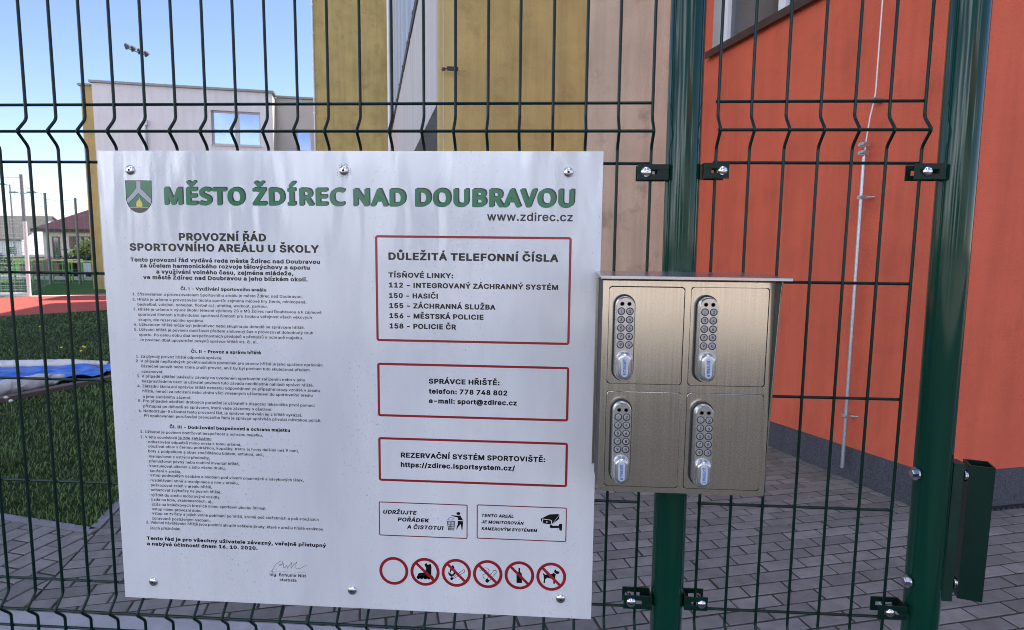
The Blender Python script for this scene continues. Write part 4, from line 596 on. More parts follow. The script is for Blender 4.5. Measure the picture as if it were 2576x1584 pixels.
  'B': (582, [(109,-35,81,-24,69,-2,69,509,72,522,89,537,116,544,349,543,380,539,424,529,466,511,500,486,526,455,545,410,549,373,543,331,525,296,499,268,540,232,564,187,571,155,571,119,555,66,535,36,503,8,464,-13,415,-27,331,-35), (237,93,346,93,383,101,399,115,405,137,402,157,388,177,371,188,349,195,238,196), (237,322,326,321,346,324,361,331,377,347,383,365,380,389,368,405,356,412,336,416,238,417)]),
  'C': (643, [(338,-41,282,-35,218,-16,164,13,119,52,85,99,69,132,52,189,46,254,52,319,69,378,100,432,137,474,187,510,223,527,284,545,353,551,412,546,453,537,505,517,540,495,579,461,609,420,629,371,634,342,622,325,600,315,502,314,487,319,474,328,446,382,429,398,406,411,375,419,338,420,311,415,287,405,262,387,242,364,227,335,217,297,213,254,217,209,227,173,244,142,265,119,297,99,324,91,360,88,397,95,431,112,454,137,472,178,483,188,497,193,600,194,625,181,634,160,624,121,602,76,578,46,539,13,492,-14,451,-29,395,-40)]),
  'D': (634, [(109,-35,81,-24,69,-2,69,509,72,522,89,537,113,544,341,542,415,530,476,507,528,473,569,430,599,378,616,319,620,223,609,160,586,106,552,59,525,34,473,1,412,-21,334,-34), (237,93,317,93,353,99,383,110,407,126,427,148,447,193,454,234,454,277,448,315,436,347,419,373,396,392,371,406,339,414,300,417,237,416)]),
  'E': (539, [(109,-35,81,-24,69,-2,69,509,73,524,89,537,113,544,473,544,493,540,512,527,520,511,520,448,508,428,493,420,476,417,238,417,237,322,454,321,476,316,492,306,500,292,500,229,497,216,483,202,459,194,238,194,237,93,476,92,498,88,515,76,523,61,523,-2,518,-16,500,-30,478,-35)]),
  'F': (529, [(109,-35,81,-24,69,-2,69,509,73,524,89,537,113,544,469,544,489,540,508,527,516,509,515,446,509,434,495,423,471,417,237,416,238,313,444,313,466,309,482,297,489,283,490,220,484,205,469,192,446,186,238,186,237,0,233,-15,219,-28,199,-34)]),
  'G': (655, [(338,-41,282,-35,218,-17,164,13,118,52,84,100,68,132,52,189,46,254,52,319,69,378,98,431,137,475,189,512,245,535,284,545,350,551,412,546,453,536,506,515,541,494,580,459,611,418,631,371,635,342,623,324,600,315,502,314,487,319,474,328,443,382,421,401,402,412,369,420,336,420,309,415,284,404,253,378,235,351,221,317,214,278,214,231,221,191,234,159,253,132,274,112,299,98,326,90,355,88,390,92,414,100,441,119,455,137,466,164,360,165,341,171,327,184,322,198,323,263,336,280,358,290,593,291,610,288,628,279,638,265,640,200,634,146,617,97,588,54,551,19,502,-11,448,-30,387,-40)]),
  'H': (651, [(109,-35,81,-24,69,-2,69,509,76,527,89,537,106,543,189,544,214,539,231,526,237,509,238,324,446,324,447,509,452,524,466,537,488,543,571,544,593,538,610,526,616,509,616,0,609,-18,596,-29,577,-34,493,-35,469,-29,453,-16,447,0,446,197,238,197,237,0,234,-13,221,-26,202,-34)]),
  'I': (293, [(120,-35,92,-24,80,-2,80,513,91,531,112,542,203,544,218,541,232,534,242,524,247,511,246,-4,236,-22,213,-34)]),
  'J': (514, [(247,-41,190,-34,154,-23,102,6,76,31,59,56,46,87,40,115,39,180,51,197,75,207,161,208,178,205,195,195,205,182,210,119,222,97,237,88,259,85,280,88,293,97,306,119,310,146,311,517,323,533,345,542,443,543,467,531,479,510,479,144,470,85,457,56,440,31,418,9,391,-9,362,-24,329,-34,293,-40)]),
  'K': (594, [(109,-35,81,-24,69,-2,69,509,76,527,94,540,116,544,199,543,216,538,229,529,237,509,238,353,434,537,461,544,562,544,584,538,597,529,605,517,606,504,600,491,382,286,601,16,607,-2,600,-18,584,-30,562,-35,469,-35,442,-27,268,183,237,155,237,0,232,-16,219,-28,199,-34)]),
  'L': (510, [(109,-35,81,-24,69,-2,69,513,80,531,101,542,194,544,211,540,224,533,233,524,237,511,237,93,461,92,481,88,496,79,506,65,507,-4,493,-25,478,-32,464,-35)]),
  'M': (778, [(109,-35,81,-24,69,-2,69,509,79,531,94,540,111,543,221,544,243,539,259,529,407,205,552,529,569,540,589,544,699,544,724,536,738,524,742,509,742,0,732,-22,718,-30,701,-35,620,-35,596,-29,580,-16,575,0,574,194,476,-20,461,-30,442,-35,371,-35,349,-30,329,-13,236,193,234,0,231,-13,217,-27,197,-34)]),
  'N': (659, [(109,-35,81,-24,69,-2,69,509,76,527,91,539,113,544,209,543,237,533,454,236,457,520,471,535,493,543,579,544,601,538,617,526,623,509,623,0,616,-18,601,-30,579,-35,483,-35,466,-31,454,-24,238,271,235,-11,223,-25,202,-34)]),
  'O': (670, [(338,-41,282,-35,218,-16,164,13,119,52,85,99,69,132,52,189,46,254,52,319,69,378,100,432,139,476,191,512,248,536,287,545,353,551,421,544,480,527,516,510,566,474,604,432,634,378,652,319,657,254,652,189,634,130,604,76,564,33,513,-3,456,-27,390,-40), (341,88,380,91,404,98,429,111,450,130,469,157,482,189,490,252,482,319,469,351,451,378,429,398,407,410,380,418,353,421,324,418,299,411,275,397,252,377,235,351,221,319,213,254,221,191,244,142,263,121,287,104,311,94)]),
  'P': (569, [(109,-35,81,-24,69,-2,69,508,72,521,89,537,113,544,344,543,405,534,452,517,493,492,524,461,544,427,557,387,561,346,552,290,537,254,522,232,493,203,456,180,429,168,400,160,349,152,238,151,237,0,232,-16,219,-28,199,-34), (237,279,336,279,358,285,375,296,389,322,392,358,383,389,361,409,324,417,237,416)]),
  'R': (574, [(109,-35,81,-24,69,-2,69,509,72,522,89,537,116,544,346,543,378,539,427,528,473,507,509,481,536,448,553,410,562,349,558,311,547,277,535,256,510,225,467,194,580,12,583,0,580,-13,565,-27,542,-35,446,-35,422,-28,407,-15,299,162,238,163,237,0,233,-15,219,-28,199,-34), (237,292,339,291,363,297,377,306,390,328,393,362,384,391,368,407,349,414,326,417,238,417)]),
  'S': (571, [(282,-43,245,-40,194,-30,147,-11,109,13,79,43,58,77,46,115,44,137,47,149,61,164,81,171,182,170,196,164,207,155,221,117,236,101,265,88,304,84,343,89,374,103,392,126,391,153,380,164,360,174,209,215,157,236,129,252,93,283,76,306,61,348,60,391,70,429,81,450,106,481,142,509,182,528,228,543,280,550,331,550,382,543,412,535,452,519,490,494,518,466,539,434,550,398,549,366,535,351,515,344,417,345,402,351,391,360,379,393,363,409,333,421,304,423,267,419,242,407,228,387,229,362,243,349,270,337,387,306,436,290,500,256,531,225,548,198,560,157,560,121,549,81,531,49,514,29,480,1,439,-20,390,-35,333,-43)]),
  'T': (573, [(260,-35,232,-24,220,-2,219,416,81,417,54,424,42,435,36,448,39,520,55,536,81,544,539,542,559,531,570,513,570,448,558,428,544,420,527,417,388,416,385,-11,373,-25,353,-34)]),
  'U': (652, [(324,-43,251,-33,221,-24,175,-2,131,30,103,62,89,85,74,127,69,172,71,519,86,536,113,544,199,543,219,536,232,525,237,508,239,156,252,127,279,101,317,88,356,87,390,94,415,107,434,129,445,156,448,508,451,521,465,535,486,543,584,542,606,530,616,510,616,172,611,127,597,87,582,62,552,28,530,10,488,-14,459,-26,405,-39)]),
  'V': (609, [(272,-34,250,-27,235,-11,21,499,22,522,39,537,64,544,152,543,169,538,184,528,323,193,456,526,470,537,490,543,575,544,593,541,607,535,617,525,623,513,622,500,409,-13,394,-27,375,-34)]),
  'Y': (600, [(272,-35,245,-24,232,-4,232,200,24,493,19,508,22,522,37,536,61,543,157,543,181,536,193,525,316,351,448,533,461,540,477,544,583,542,600,534,610,522,614,508,610,495,401,200,401,0,397,-13,384,-26,365,-34)]),
  'Z': (562, [(88,-35,64,-26,49,-9,47,47,51,59,329,416,93,417,71,421,54,432,46,446,46,511,52,526,69,539,91,544,500,544,522,540,538,529,547,515,547,461,544,448,267,93,505,92,525,88,542,77,550,61,550,-2,545,-16,529,-29,505,-35)]),
  'a': (506, [(212,-43,165,-36,114,-17,73,13,50,44,38,74,35,107,37,137,47,164,63,188,85,207,111,223,151,238,66,263,50,278,47,296,66,332,87,357,116,380,146,395,182,408,219,416,268,419,305,417,361,406,403,387,440,359,466,319,476,288,479,252,478,-5,465,-25,440,-34,356,-35,329,-25,280,-39), (228,81,261,82,288,92,308,114,314,139,241,131,207,121,200,110,202,94,212,85), (195,249,312,262,310,279,302,289,288,294,263,296,244,293,219,279)]),
  'b': (546, [(291,-43,252,-37,213,-23,198,-31,181,-35,98,-34,74,-25,61,-8,60,510,71,531,95,542,181,544,208,535,220,525,225,512,225,406,269,417,311,419,362,414,413,399,453,375,488,343,514,305,530,264,539,213,536,139,522,91,489,35,455,2,411,-23,360,-39), (282,83,315,84,340,96,362,127,372,163,372,215,362,251,340,281,324,291,308,294,276,292,255,280,236,253,225,217,224,174,235,127,257,96)]),
  'c': (513, [(270,-43,226,-38,174,-22,130,2,95,33,68,71,49,114,40,163,40,211,49,260,67,303,93,341,113,361,152,388,199,408,253,418,299,419,343,414,374,406,412,390,438,375,466,351,485,328,502,296,507,271,498,256,481,245,405,228,388,227,370,231,356,240,337,273,316,289,285,295,265,293,250,287,233,274,222,258,207,213,207,161,216,129,226,111,240,96,258,85,285,81,304,84,321,90,333,100,361,142,378,150,397,152,486,132,503,120,509,101,498,71,478,39,459,18,427,-6,390,-24,358,-34,314,-42)]),
  'd': (546, [(255,-43,194,-32,148,-13,107,17,77,53,55,94,40,163,43,237,56,283,77,325,106,358,142,386,170,400,216,414,268,419,311,417,354,406,354,512,359,525,371,535,397,544,485,542,509,530,519,510,517,-10,503,-26,478,-35,397,-35,380,-30,368,-23,343,-33,312,-40), (264,83,297,83,322,96,343,125,353,161,353,217,343,253,322,282,306,291,290,294,258,292,237,280,217,251,207,215,207,163,217,127,238,97)]),
  'e': (522, [(275,-43,228,-38,179,-24,150,-10,109,19,80,51,57,92,43,138,39,188,43,237,56,282,79,323,109,357,150,387,194,406,228,415,282,419,334,415,385,401,422,382,461,351,491,310,507,274,516,235,518,168,510,150,493,138,476,135,433,134,488,121,503,111,510,98,510,83,498,56,466,17,424,-12,375,-32,331,-41), (278,82,307,82,329,90,342,101,356,125,368,134,211,134,222,112,235,98,255,87), (216,256,342,256,332,273,317,287,299,293,282,295,263,293,245,287,231,276)]),
  'f': (351, [(131,-34,104,-24,92,-4,92,292,43,293,27,299,15,308,7,326,9,387,18,401,35,411,92,415,95,461,106,490,126,515,153,536,182,551,226,562,260,565,305,562,339,555,358,545,370,531,371,513,353,459,344,446,332,439,314,434,263,438,257,416,319,413,334,408,346,400,355,382,354,320,344,304,324,294,257,292,257,0,252,-15,238,-28,219,-34)]),
  'h': (529, [(100,-35,72,-24,60,-2,60,513,71,531,93,542,183,543,209,535,224,517,225,406,259,415,303,419,333,418,372,412,409,399,431,386,458,364,480,335,494,301,501,261,502,-4,497,-16,487,-25,460,-35,374,-34,355,-27,343,-16,337,0,334,259,326,277,315,287,298,293,279,294,257,288,244,279,232,263,227,247,225,0,221,-13,208,-27,188,-34)]),
  'i': (252, [(99,-34,72,-24,60,-2,60,380,63,392,72,403,86,410,102,414,75,430,62,443,51,463,47,486,56,515,75,536,109,554,146,559,175,554,205,541,228,518,238,493,238,472,228,448,212,430,183,414,199,410,212,403,225,382,225,-2,214,-22,192,-33)]),
  'j': (252, [(29,-177,6,-170,-9,-154,-11,-83,-6,-70,7,-59,26,-53,53,-51,59,-42,60,381,72,403,101,415,75,430,57,450,48,471,48,495,61,523,85,544,114,555,156,558,188,550,212,536,229,516,238,493,238,471,229,450,212,431,185,415,212,403,225,381,222,-60,214,-91,200,-116,163,-150,133,-164,110,-172,73,-177)]),
  'k': (496, [(100,-35,72,-24,60,-2,60,513,71,531,93,542,183,543,210,534,224,513,225,304,335,402,352,411,369,414,465,414,487,407,501,394,506,376,498,360,336,214,513,18,519,-4,507,-24,482,-34,382,-35,360,-31,344,-20,225,112,225,-2,218,-18,204,-29,186,-34)]),
  'l': (261, [(106,-35,79,-24,66,-2,67,513,77,531,99,542,185,544,199,541,214,534,224,524,228,511,228,-4,218,-22,197,-33)]),
  'm': (757, [(100,-35,72,-24,60,-2,60,380,63,392,73,403,100,414,176,414,193,412,213,403,266,419,320,420,372,407,413,381,445,400,475,411,509,419,548,421,585,418,619,409,641,401,671,383,696,358,715,329,729,275,730,-2,726,-15,715,-25,688,-35,607,-35,585,-28,569,-15,565,0,564,265,559,281,553,287,538,294,524,295,507,293,494,286,484,275,479,259,477,0,473,-15,458,-28,435,-35,355,-35,327,-25,317,-15,313,-2,312,268,300,288,289,294,274,295,257,292,244,285,234,274,226,256,225,0,221,-13,208,-27,188,-34)]),
  'n': (529, [(100,-35,72,-24,60,-2,60,380,64,394,80,408,105,414,183,414,200,409,213,401,257,415,308,419,350,416,391,406,428,388,458,364,479,335,495,299,502,241,502,0,498,-15,481,-29,455,-35,374,-34,355,-27,343,-16,337,0,336,250,330,270,320,283,303,292,281,294,262,290,247,282,235,268,227,247,225,0,221,-13,208,-27,188,-34)]),
  'o': (535, [(270,-43,226,-38,174,-22,130,2,97,31,79,54,56,94,44,138,39,188,43,237,57,283,80,325,111,359,152,388,197,407,231,415,285,419,341,414,390,400,419,386,459,358,488,325,511,283,525,237,529,186,525,138,511,92,488,51,457,17,417,-11,368,-32,314,-42), (280,82,302,83,317,88,341,109,357,139,364,186,359,226,342,265,317,288,285,295,253,289,226,265,209,226,205,188,209,150,226,111,250,89)]),
  'p': (546, [(100,-177,72,-166,60,-145,62,390,78,407,105,414,183,414,200,409,213,401,252,414,291,419,338,418,384,409,433,388,472,360,501,325,523,284,536,237,539,165,531,116,514,73,488,34,458,4,433,-12,389,-31,360,-39,308,-43,269,-40,225,-29,225,-145,218,-161,204,-172,186,-177), (291,82,323,86,346,102,366,138,374,176,372,217,357,261,334,286,316,293,298,295,269,289,246,270,231,241,224,203,226,160,240,116,263,91)]),
  'r': (357, [(100,-35,72,-24,60,-2,60,380,63,392,78,407,102,414,181,414,210,404,244,415,269,419,342,416,362,406,372,389,373,320,367,306,355,295,335,288,284,291,259,287,237,272,227,252,225,0,221,-13,208,-27,188,-34)]),
  's': (478, [(235,-43,193,-38,156,-29,121,-14,93,5,69,29,52,56,41,89,43,105,53,118,68,126,154,142,174,139,188,131,198,121,211,94,220,87,235,82,267,81,289,86,303,96,304,109,286,119,156,150,109,174,81,199,66,220,55,255,54,289,62,319,72,337,93,363,122,385,156,401,196,413,237,419,281,419,343,409,375,397,405,379,429,357,452,325,464,296,463,280,453,267,438,259,355,242,335,245,321,252,295,287,279,296,252,297,232,292,221,283,220,271,245,259,369,230,418,206,446,181,459,161,471,127,472,91,463,60,453,40,431,15,401,-7,366,-25,325,-36,279,-42)]),
  't': (321, [(226,-39,183,-33,139,-17,115,-1,89,31,80,53,74,91,74,291,45,293,30,297,16,307,8,322,7,381,12,394,22,405,35,411,74,415,76,482,91,498,114,506,197,506,221,498,232,489,238,477,239,415,300,411,317,401,327,385,327,325,319,307,307,298,292,293,239,291,239,98,241,85,287,88,305,82,317,73,324,61,337,-4,327,-20,309,-30,273,-37)]),
  'u': (529, [(240,-40,188,-32,135,-9,103,18,74,61,64,97,60,137,60,380,63,392,80,408,105,414,188,413,206,407,219,396,225,380,226,130,232,110,243,96,259,87,281,85,301,89,315,98,328,112,336,133,337,380,341,393,355,406,377,414,455,414,472,412,493,400,502,380,502,0,499,-12,484,-27,462,-35,379,-34,362,-30,350,-21,303,-36)]),
  'v': (506, [(224,-34,202,-27,188,-11,22,369,20,382,24,394,40,408,65,414,150,414,178,403,189,391,270,197,356,400,371,409,390,414,474,414,491,411,506,403,514,394,517,371,349,-15,336,-27,315,-34)]),
  'y': (506, [(133,-180,94,-174,71,-165,56,-149,55,-131,72,-77,79,-65,92,-56,109,-51,155,-55,167,-41,183,-1,22,370,24,393,40,408,65,414,150,414,168,410,180,402,189,390,270,197,358,400,371,409,390,414,474,414,491,411,505,404,515,393,517,370,312,-95,278,-136,241,-161,214,-172,187,-177)]),
  'z': (495, [(88,-35,63,-26,49,-9,50,57,252,288,100,288,73,295,60,306,55,320,55,382,62,398,78,409,100,414,428,414,452,409,467,398,474,383,474,329,470,317,275,92,435,91,462,84,475,74,481,59,481,-2,474,-18,457,-30,435,-35)]),
  'Á': (609, [(59,-35,42,-30,27,-20,20,-7,20,7,233,522,247,536,269,543,380,541,397,533,408,518,621,11,620,-13,605,-27,585,-34,497,-35,480,-32,465,-25,454,-13,404,107,237,107,190,-11,180,-24,166,-31,149,-35), (288,234,353,234,321,314), (284,576,267,580,253,589,244,601,243,614,306,732,321,741,340,746,426,746,451,739,468,722,468,700,386,591,373,581,357,577)]),
  'É': (539, [(109,-35,81,-24,69,-2,69,509,73,524,89,537,113,544,473,544,493,540,512,527,520,511,520,448,508,428,493,420,476,417,238,417,237,322,454,321,476,316,492,306,500,292,500,229,497,216,483,202,459,194,238,194,237,93,476,92,498,88,515,76,523,61,523,-2,518,-16,500,-30,478,-35), (260,576,243,580,228,589,219,601,218,614,282,733,297,742,317,746,402,746,427,739,443,722,443,700,361,590,349,581,331,576)]),
  'Í': (293, [(120,-35,92,-24,80,-2,80,513,91,531,112,542,203,544,218,541,232,534,242,524,247,511,246,-4,236,-22,213,-34), (127,576,110,580,96,589,87,601,86,614,149,732,164,741,183,746,269,746,294,739,311,722,311,700,228,589,215,581,198,576)]),
  'Ý': (600, [(272,-35,245,-24,232,-4,232,200,24,493,19,508,22,522,37,536,61,543,157,543,181,536,193,525,316,351,448,533,461,540,477,544,583,542,600,534,610,522,614,508,610,495,401,200,401,0,397,-13,384,-26,365,-34), (279,576,262,580,249,589,240,601,238,614,303,733,318,742,338,746,421,746,446,740,463,722,463,700,382,591,369,581,353,576)]),
  'á': (506, [(212,-43,165,-36,114,-17,73,13,50,44,38,74,35,107,37,137,47,164,63,188,85,207,111,223,151,238,66,263,50,278,47,296,66,332,87,357,116,380,146,395,182,408,219,416,268,419,305,417,361,406,403,387,440,359,466,319,476,288,479,252,478,-5,465,-25,440,-34,356,-35,329,-25,280,-39), (228,81,261,82,288,92,308,114,314,139,241,131,207,121,200,110,202,94,212,85), (195,249,312,262,310,279,302,289,288,294,263,296,244,293,219,279), (224,447,207,452,195,460,187,472,185,485,249,602,263,612,283,617,369,617,393,610,410,593,410,571,327,460,315,452,298,447)]),
  'é': (522, [(275,-43,228,-38,179,-24,150,-10,109,19,80,51,57,92,43,138,39,188,43,237,56,282,79,323,109,357,150,387,194,406,228,415,282,419,334,415,385,401,422,382,461,351,491,310,507,274,516,235,518,168,510,150,493,138,476,135,433,134,488,121,503,111,510,98,510,83,498,56,466,17,424,-12,375,-32,331,-41), (278,82,307,82,329,90,342,101,356,125,368,134,211,134,222,112,235,98,255,87), (216,256,342,256,332,273,317,287,299,293,282,295,263,293,245,287,231,276), (241,447,223,452,211,460,203,472,202,485,265,602,280,612,299,617,385,617,411,609,427,593,427,572,344,460,331,451,314,447)]),
  'í': (261, [(106,-35,79,-24,66,-2,67,383,77,401,99,413,187,414,216,403,228,382,228,-4,218,-22,197,-33), (106,446,87,450,72,459,63,472,62,484,126,603,141,612,160,617,246,616,269,610,287,592,287,571,205,461,192,452,175,447)]),
  'ú': (529, [(240,-40,188,-32,135,-9,103,18,74,61,64,97,60,137,60,380,63,392,80,408,105,414,188,413,206,407,219,396,225,380,226,130,232,110,243,96,259,87,281,85,301,89,315,98,328,112,336,133,337,380,341,393,355,406,377,414,455,414,472,412,493,400,502,380,502,0,499,-12,484,-27,462,-35,379,-34,362,-30,350,-21,303,-36), (244,447,227,451,213,459,205,472,203,485,266,602,281,612,301,617,387,617,411,610,428,593,428,571,345,460,333,452,315,447)]),
  'ý': (506, [(133,-180,94,-174,71,-165,56,-149,55,-131,72,-77,79,-65,92,-56,109,-51,155,-55,167,-41,183,-1,22,370,24,393,40,408,65,414,150,414,168,410,180,402,189,390,270,197,358,400,371,409,390,414,474,414,491,411,505,404,515,393,517,370,312,-95,278,-136,241,-161,214,-172,187,-177), (229,447,212,452,199,461,193,472,191,485,256,603,270,612,290,617,376,616,400,609,416,593,417,571,333,460,319,451,305,447)]),
  'Č': (643, [(338,-41,282,-35,218,-16,164,13,119,52,85,99,69,132,52,189,46,254,52,319,69,378,100,432,137,474,187,510,223,527,284,545,353,551,412,546,453,537,505,517,540,495,579,461,609,420,629,371,634,342,622,325,600,315,502,314,487,319,474,328,446,382,429,398,406,411,375,419,338,420,311,415,287,405,262,387,242,364,227,335,217,297,213,254,217,209,227,173,244,142,265,119,297,99,324,91,360,88,397,95,431,112,454,137,472,178,483,188,497,193,600,194,625,181,634,160,624,121,602,76,578,46,539,13,492,-14,451,-29,395,-40), (306,583,282,594,185,692,179,715,192,735,205,742,221,746,304,745,327,737,350,714,374,737,397,745,483,746,510,736,523,717,519,694,418,593,390,582)]),
  'č': (513, [(270,-43,226,-38,174,-22,130,2,95,33,68,71,49,114,40,163,40,211,49,260,67,303,93,341,113,361,152,388,199,408,253,418,299,419,343,414,374,406,412,390,438,375,466,351,485,328,502,296,507,271,498,256,481,245,405,228,388,227,370,231,356,240,337,273,316,289,285,295,265,293,250,287,233,274,222,258,207,213,207,161,216,129,226,111,240,96,258,85,285,81,304,84,321,90,333,100,361,142,378,150,397,152,486,132,503,120,509,101,498,71,478,39,459,18,427,-6,390,-24,358,-34,314,-42), (238,454,214,465,117,563,112,586,125,606,152,616,236,616,260,608,285,585,307,608,331,616,414,616,441,607,456,588,452,564,351,463,338,456,321,453)]),
  'Ě': (539, [(109,-35,81,-24,69,-2,69,509,73,524,89,537,113,544,473,544,493,540,512,527,520,511,520,448,508,428,493,420,476,417,238,417,237,322,454,321,476,316,492,306,500,292,500,229,497,216,483,202,459,194,238,194,237,93,476,92,498,88,515,76,523,61,523,-2,518,-16,500,-30,478,-35), (253,583,226,595,130,691,125,702,124,717,138,736,165,746,248,746,273,736,295,714,319,737,342,745,427,746,454,736,468,717,464,693,363,593,351,586,334,582)]),
  'ě': (522, [(275,-43,228,-38,179,-24,150,-10,109,19,80,51,57,92,43,138,39,188,43,237,56,282,79,323,109,357,150,387,194,406,228,415,282,419,334,415,385,401,422,382,461,351,491,310,507,274,516,235,518,168,510,150,493,138,476,135,433,134,488,121,503,111,510,98,510,83,498,56,466,17,424,-12,375,-32,331,-41), (278,82,307,82,329,90,342,101,356,125,368,134,211,134,222,112,235,98,255,87), (216,256,342,256,332,273,317,287,299,293,282,295,263,293,245,287,231,276), (233,454,210,465,113,563,108,586,121,606,134,613,150,616,233,616,256,608,280,584,303,608,326,616,410,616,426,613,439,606,452,588,448,564,347,463,319,453)]),
  'Ň': (659, [(109,-35,81,-24,69,-2,69,509,76,527,91,539,113,544,209,543,237,533,454,236,457,520,471,535,493,543,579,544,601,538,617,526,623,509,623,0,616,-18,601,-30,579,-35,483,-35,466,-31,454,-24,238,271,235,-11,223,-25,202,-34), (302,583,277,594,180,691,174,715,187,735,199,742,216,746,300,745,323,736,346,714,369,736,393,745,476,746,504,736,518,717,514,693,413,592,385,582)]),
  'Ř': (574, [(109,-35,81,-24,69,-2,69,509,72,522,89,537,116,544,346,543,378,539,427,528,473,507,509,481,536,448,553,410,562,349,558,311,547,277,535,256,510,225,467,194,580,12,583,0,580,-13,565,-27,542,-35,446,-35,422,-28,407,-15,299,162,238,163,237,0,233,-15,219,-28,199,-34), (237,292,339,291,363,297,377,306,390,328,393,362,384,391,368,407,349,414,326,417,238,417), (258,583,231,595,134,691,129,715,141,735,153,742,170,746,253,745,277,736,300,714,324,737,346,745,432,746,458,736,472,717,468,693,368,593,356,586,339,582)]),
  'ř': (357, [(101,-35,86,-31,72,-24,60,-2,60,380,63,392,78,407,101,414,182,414,209,404,245,415,270,419,319,419,343,416,363,405,372,389,373,320,367,306,355,295,336,288,285,291,258,286,237,272,227,252,225,0,221,-13,209,-26,189,-34), (170,453,143,464,45,562,39,585,52,606,64,613,81,616,165,616,187,608,211,584,233,607,258,616,341,616,369,607,383,587,379,563,280,464,267,457,250,453)]),
  'Š': (571, [(282,-43,245,-40,194,-30,147,-11,109,13,79,43,58,77,46,115,44,137,47,149,61,164,81,171,182,170,196,164,207,155,221,117,236,101,265,88,304,84,343,89,374,103,392,126,391,153,380,164,360,174,209,215,157,236,129,252,93,283,76,306,61,348,60,391,70,429,81,450,106,481,142,509,182,528,228,543,280,550,331,550,382,543,412,535,452,519,490,494,518,466,539,434,550,398,549,366,535,351,515,344,417,345,402,351,391,360,379,393,363,409,333,421,304,423,267,419,242,407,228,387,229,362,243,349,270,337,387,306,436,290,500,256,531,225,548,198,560,157,560,121,549,81,531,49,514,29,480,1,439,-20,390,-35,333,-43), (258,583,232,594,135,691,130,715,142,735,155,742,172,746,255,745,277,737,302,714,324,736,348,745,431,746,459,736,473,717,469,693,368,592,341,583)]),
  'š': (478, [(235,-43,193,-38,156,-29,121,-14,93,5,69,29,52,56,41,89,43,105,53,118,68,126,154,142,174,139,188,131,198,121,211,94,220,87,235,82,267,81,289,86,303,96,304,109,286,119,156,150,109,174,81,199,66,220,55,255,54,289,62,319,72,337,93,363,122,385,156,401,196,413,237,419,281,419,343,409,375,397,405,379,429,357,452,325,464,296,463,280,453,267,438,259,355,242,335,245,321,252,295,287,279,296,252,297,232,292,221,283,220,271,245,259,369,230,418,206,446,181,459,161,471,127,472,91,463,60,453,40,431,15,401,-7,366,-25,325,-36,279,-42), (213,454,190,465,93,563,88,586,101,606,114,613,129,616,213,616,236,608,259,584,283,608,306,616,389,617,406,613,418,606,432,588,428,564,327,463,298,453)]),
  'Ů': (652, [(324,-43,251,-33,221,-24,175,-2,131,30,103,62,89,85,74,127,69,172,71,519,86,536,113,544,199,543,219,536,232,525,237,508,239,156,252,127,279,101,317,88,356,87,390,94,415,107,434,129,445,156,448,508,451,521,465,535,486,543,584,542,606,530,616,510,616,172,611,127,597,87,582,62,552,28,530,10,488,-14,459,-26,405,-39), (322,546,293,552,265,562,241,578,222,595,200,631,194,653,194,678,200,701,213,725,231,744,251,759,297,779,326,784,358,784,407,773,433,761,456,743,472,725,485,701,491,678,491,653,485,629,472,606,454,586,433,570,407,557,378,548)]),
  'Ž': (562, [(88,-35,64,-26,49,-9,47,47,51,59,329,416,93,417,71,421,54,432,46,446,46,511,52,526,69,539,91,544,500,544,522,540,538,529,547,515,547,461,544,448,267,93,505,92,525,88,542,77,550,61,550,-2,545,-16,529,-29,505,-35), (255,583,228,595,131,691,126,715,138,735,150,742,167,746,250,745,274,736,297,714,321,737,343,745,426,746,455,736,469,717,465,693,365,593,353,586,336,582)]),
  'ž': (495, [(88,-35,63,-26,49,-9,50,57,252,288,100,288,73,295,60,306,55,320,55,382,62,398,78,409,100,414,428,414,452,409,467,398,474,383,474,329,470,317,275,92,435,91,462,84,475,74,481,59,481,-2,474,-18,457,-30,435,-35), (217,454,190,466,95,562,89,572,89,587,102,606,129,616,212,616,235,609,261,585,283,607,308,616,391,616,419,607,432,587,428,563,328,463,313,456,298,453)]),
 },
 'H': {
  'A': (605, [(35,-37,19,-30,6,-19,0,-5,2,10,241,590,256,605,275,612,355,613,371,610,388,601,399,586,634,12,637,-1,633,-14,619,-29,597,-37,509,-38,490,-34,476,-26,467,-14,402,139,234,139,169,-12,160,-25,145,-34,129,-38), (288,281,291,279,347,279,349,281,319,358)]),
  'B': (614, [(118,-37,104,-32,92,-23,82,-1,82,572,86,588,101,603,123,610,302,610,393,605,435,597,470,586,503,571,535,548,554,526,567,502,578,467,580,416,571,372,548,332,522,306,545,290,567,268,586,239,594,217,600,182,600,140,591,98,581,74,556,38,520,8,476,-15,429,-29,399,-34,344,-38), (253,100,355,100,375,103,399,112,417,131,424,156,423,187,410,211,390,222,357,229,255,231), (254,367,344,367,388,377,400,389,406,409,406,436,397,456,382,464,352,470,255,473)]),
  'C': (599, [(341,-44,299,-39,261,-30,227,-18,197,-3,167,17,143,37,103,86,74,148,57,214,52,287,59,366,81,436,106,483,153,538,195,569,244,593,302,610,363,618,451,615,492,608,533,598,581,580,597,569,604,556,605,540,571,472,553,454,525,448,437,475,404,479,374,479,349,475,324,468,292,450,274,434,258,412,235,357,227,287,235,216,248,176,266,145,291,121,329,101,365,94,401,93,454,99,528,115,547,114,563,108,575,97,581,84,581,11,575,-5,562,-16,506,-33,437,-44)]),
  'D': (682, [(118,-37,104,-32,92,-23,82,-1,82,572,86,588,101,603,123,610,316,610,396,604,468,586,531,556,582,515,622,462,649,400,662,330,662,253,649,180,622,116,582,63,553,37,496,1,457,-14,385,-32,341,-36), (254,100,327,102,363,107,393,116,415,127,437,144,454,162,468,187,479,215,486,250,487,317,479,363,466,398,445,427,421,447,390,461,352,470,305,473,255,473,253,471)]),
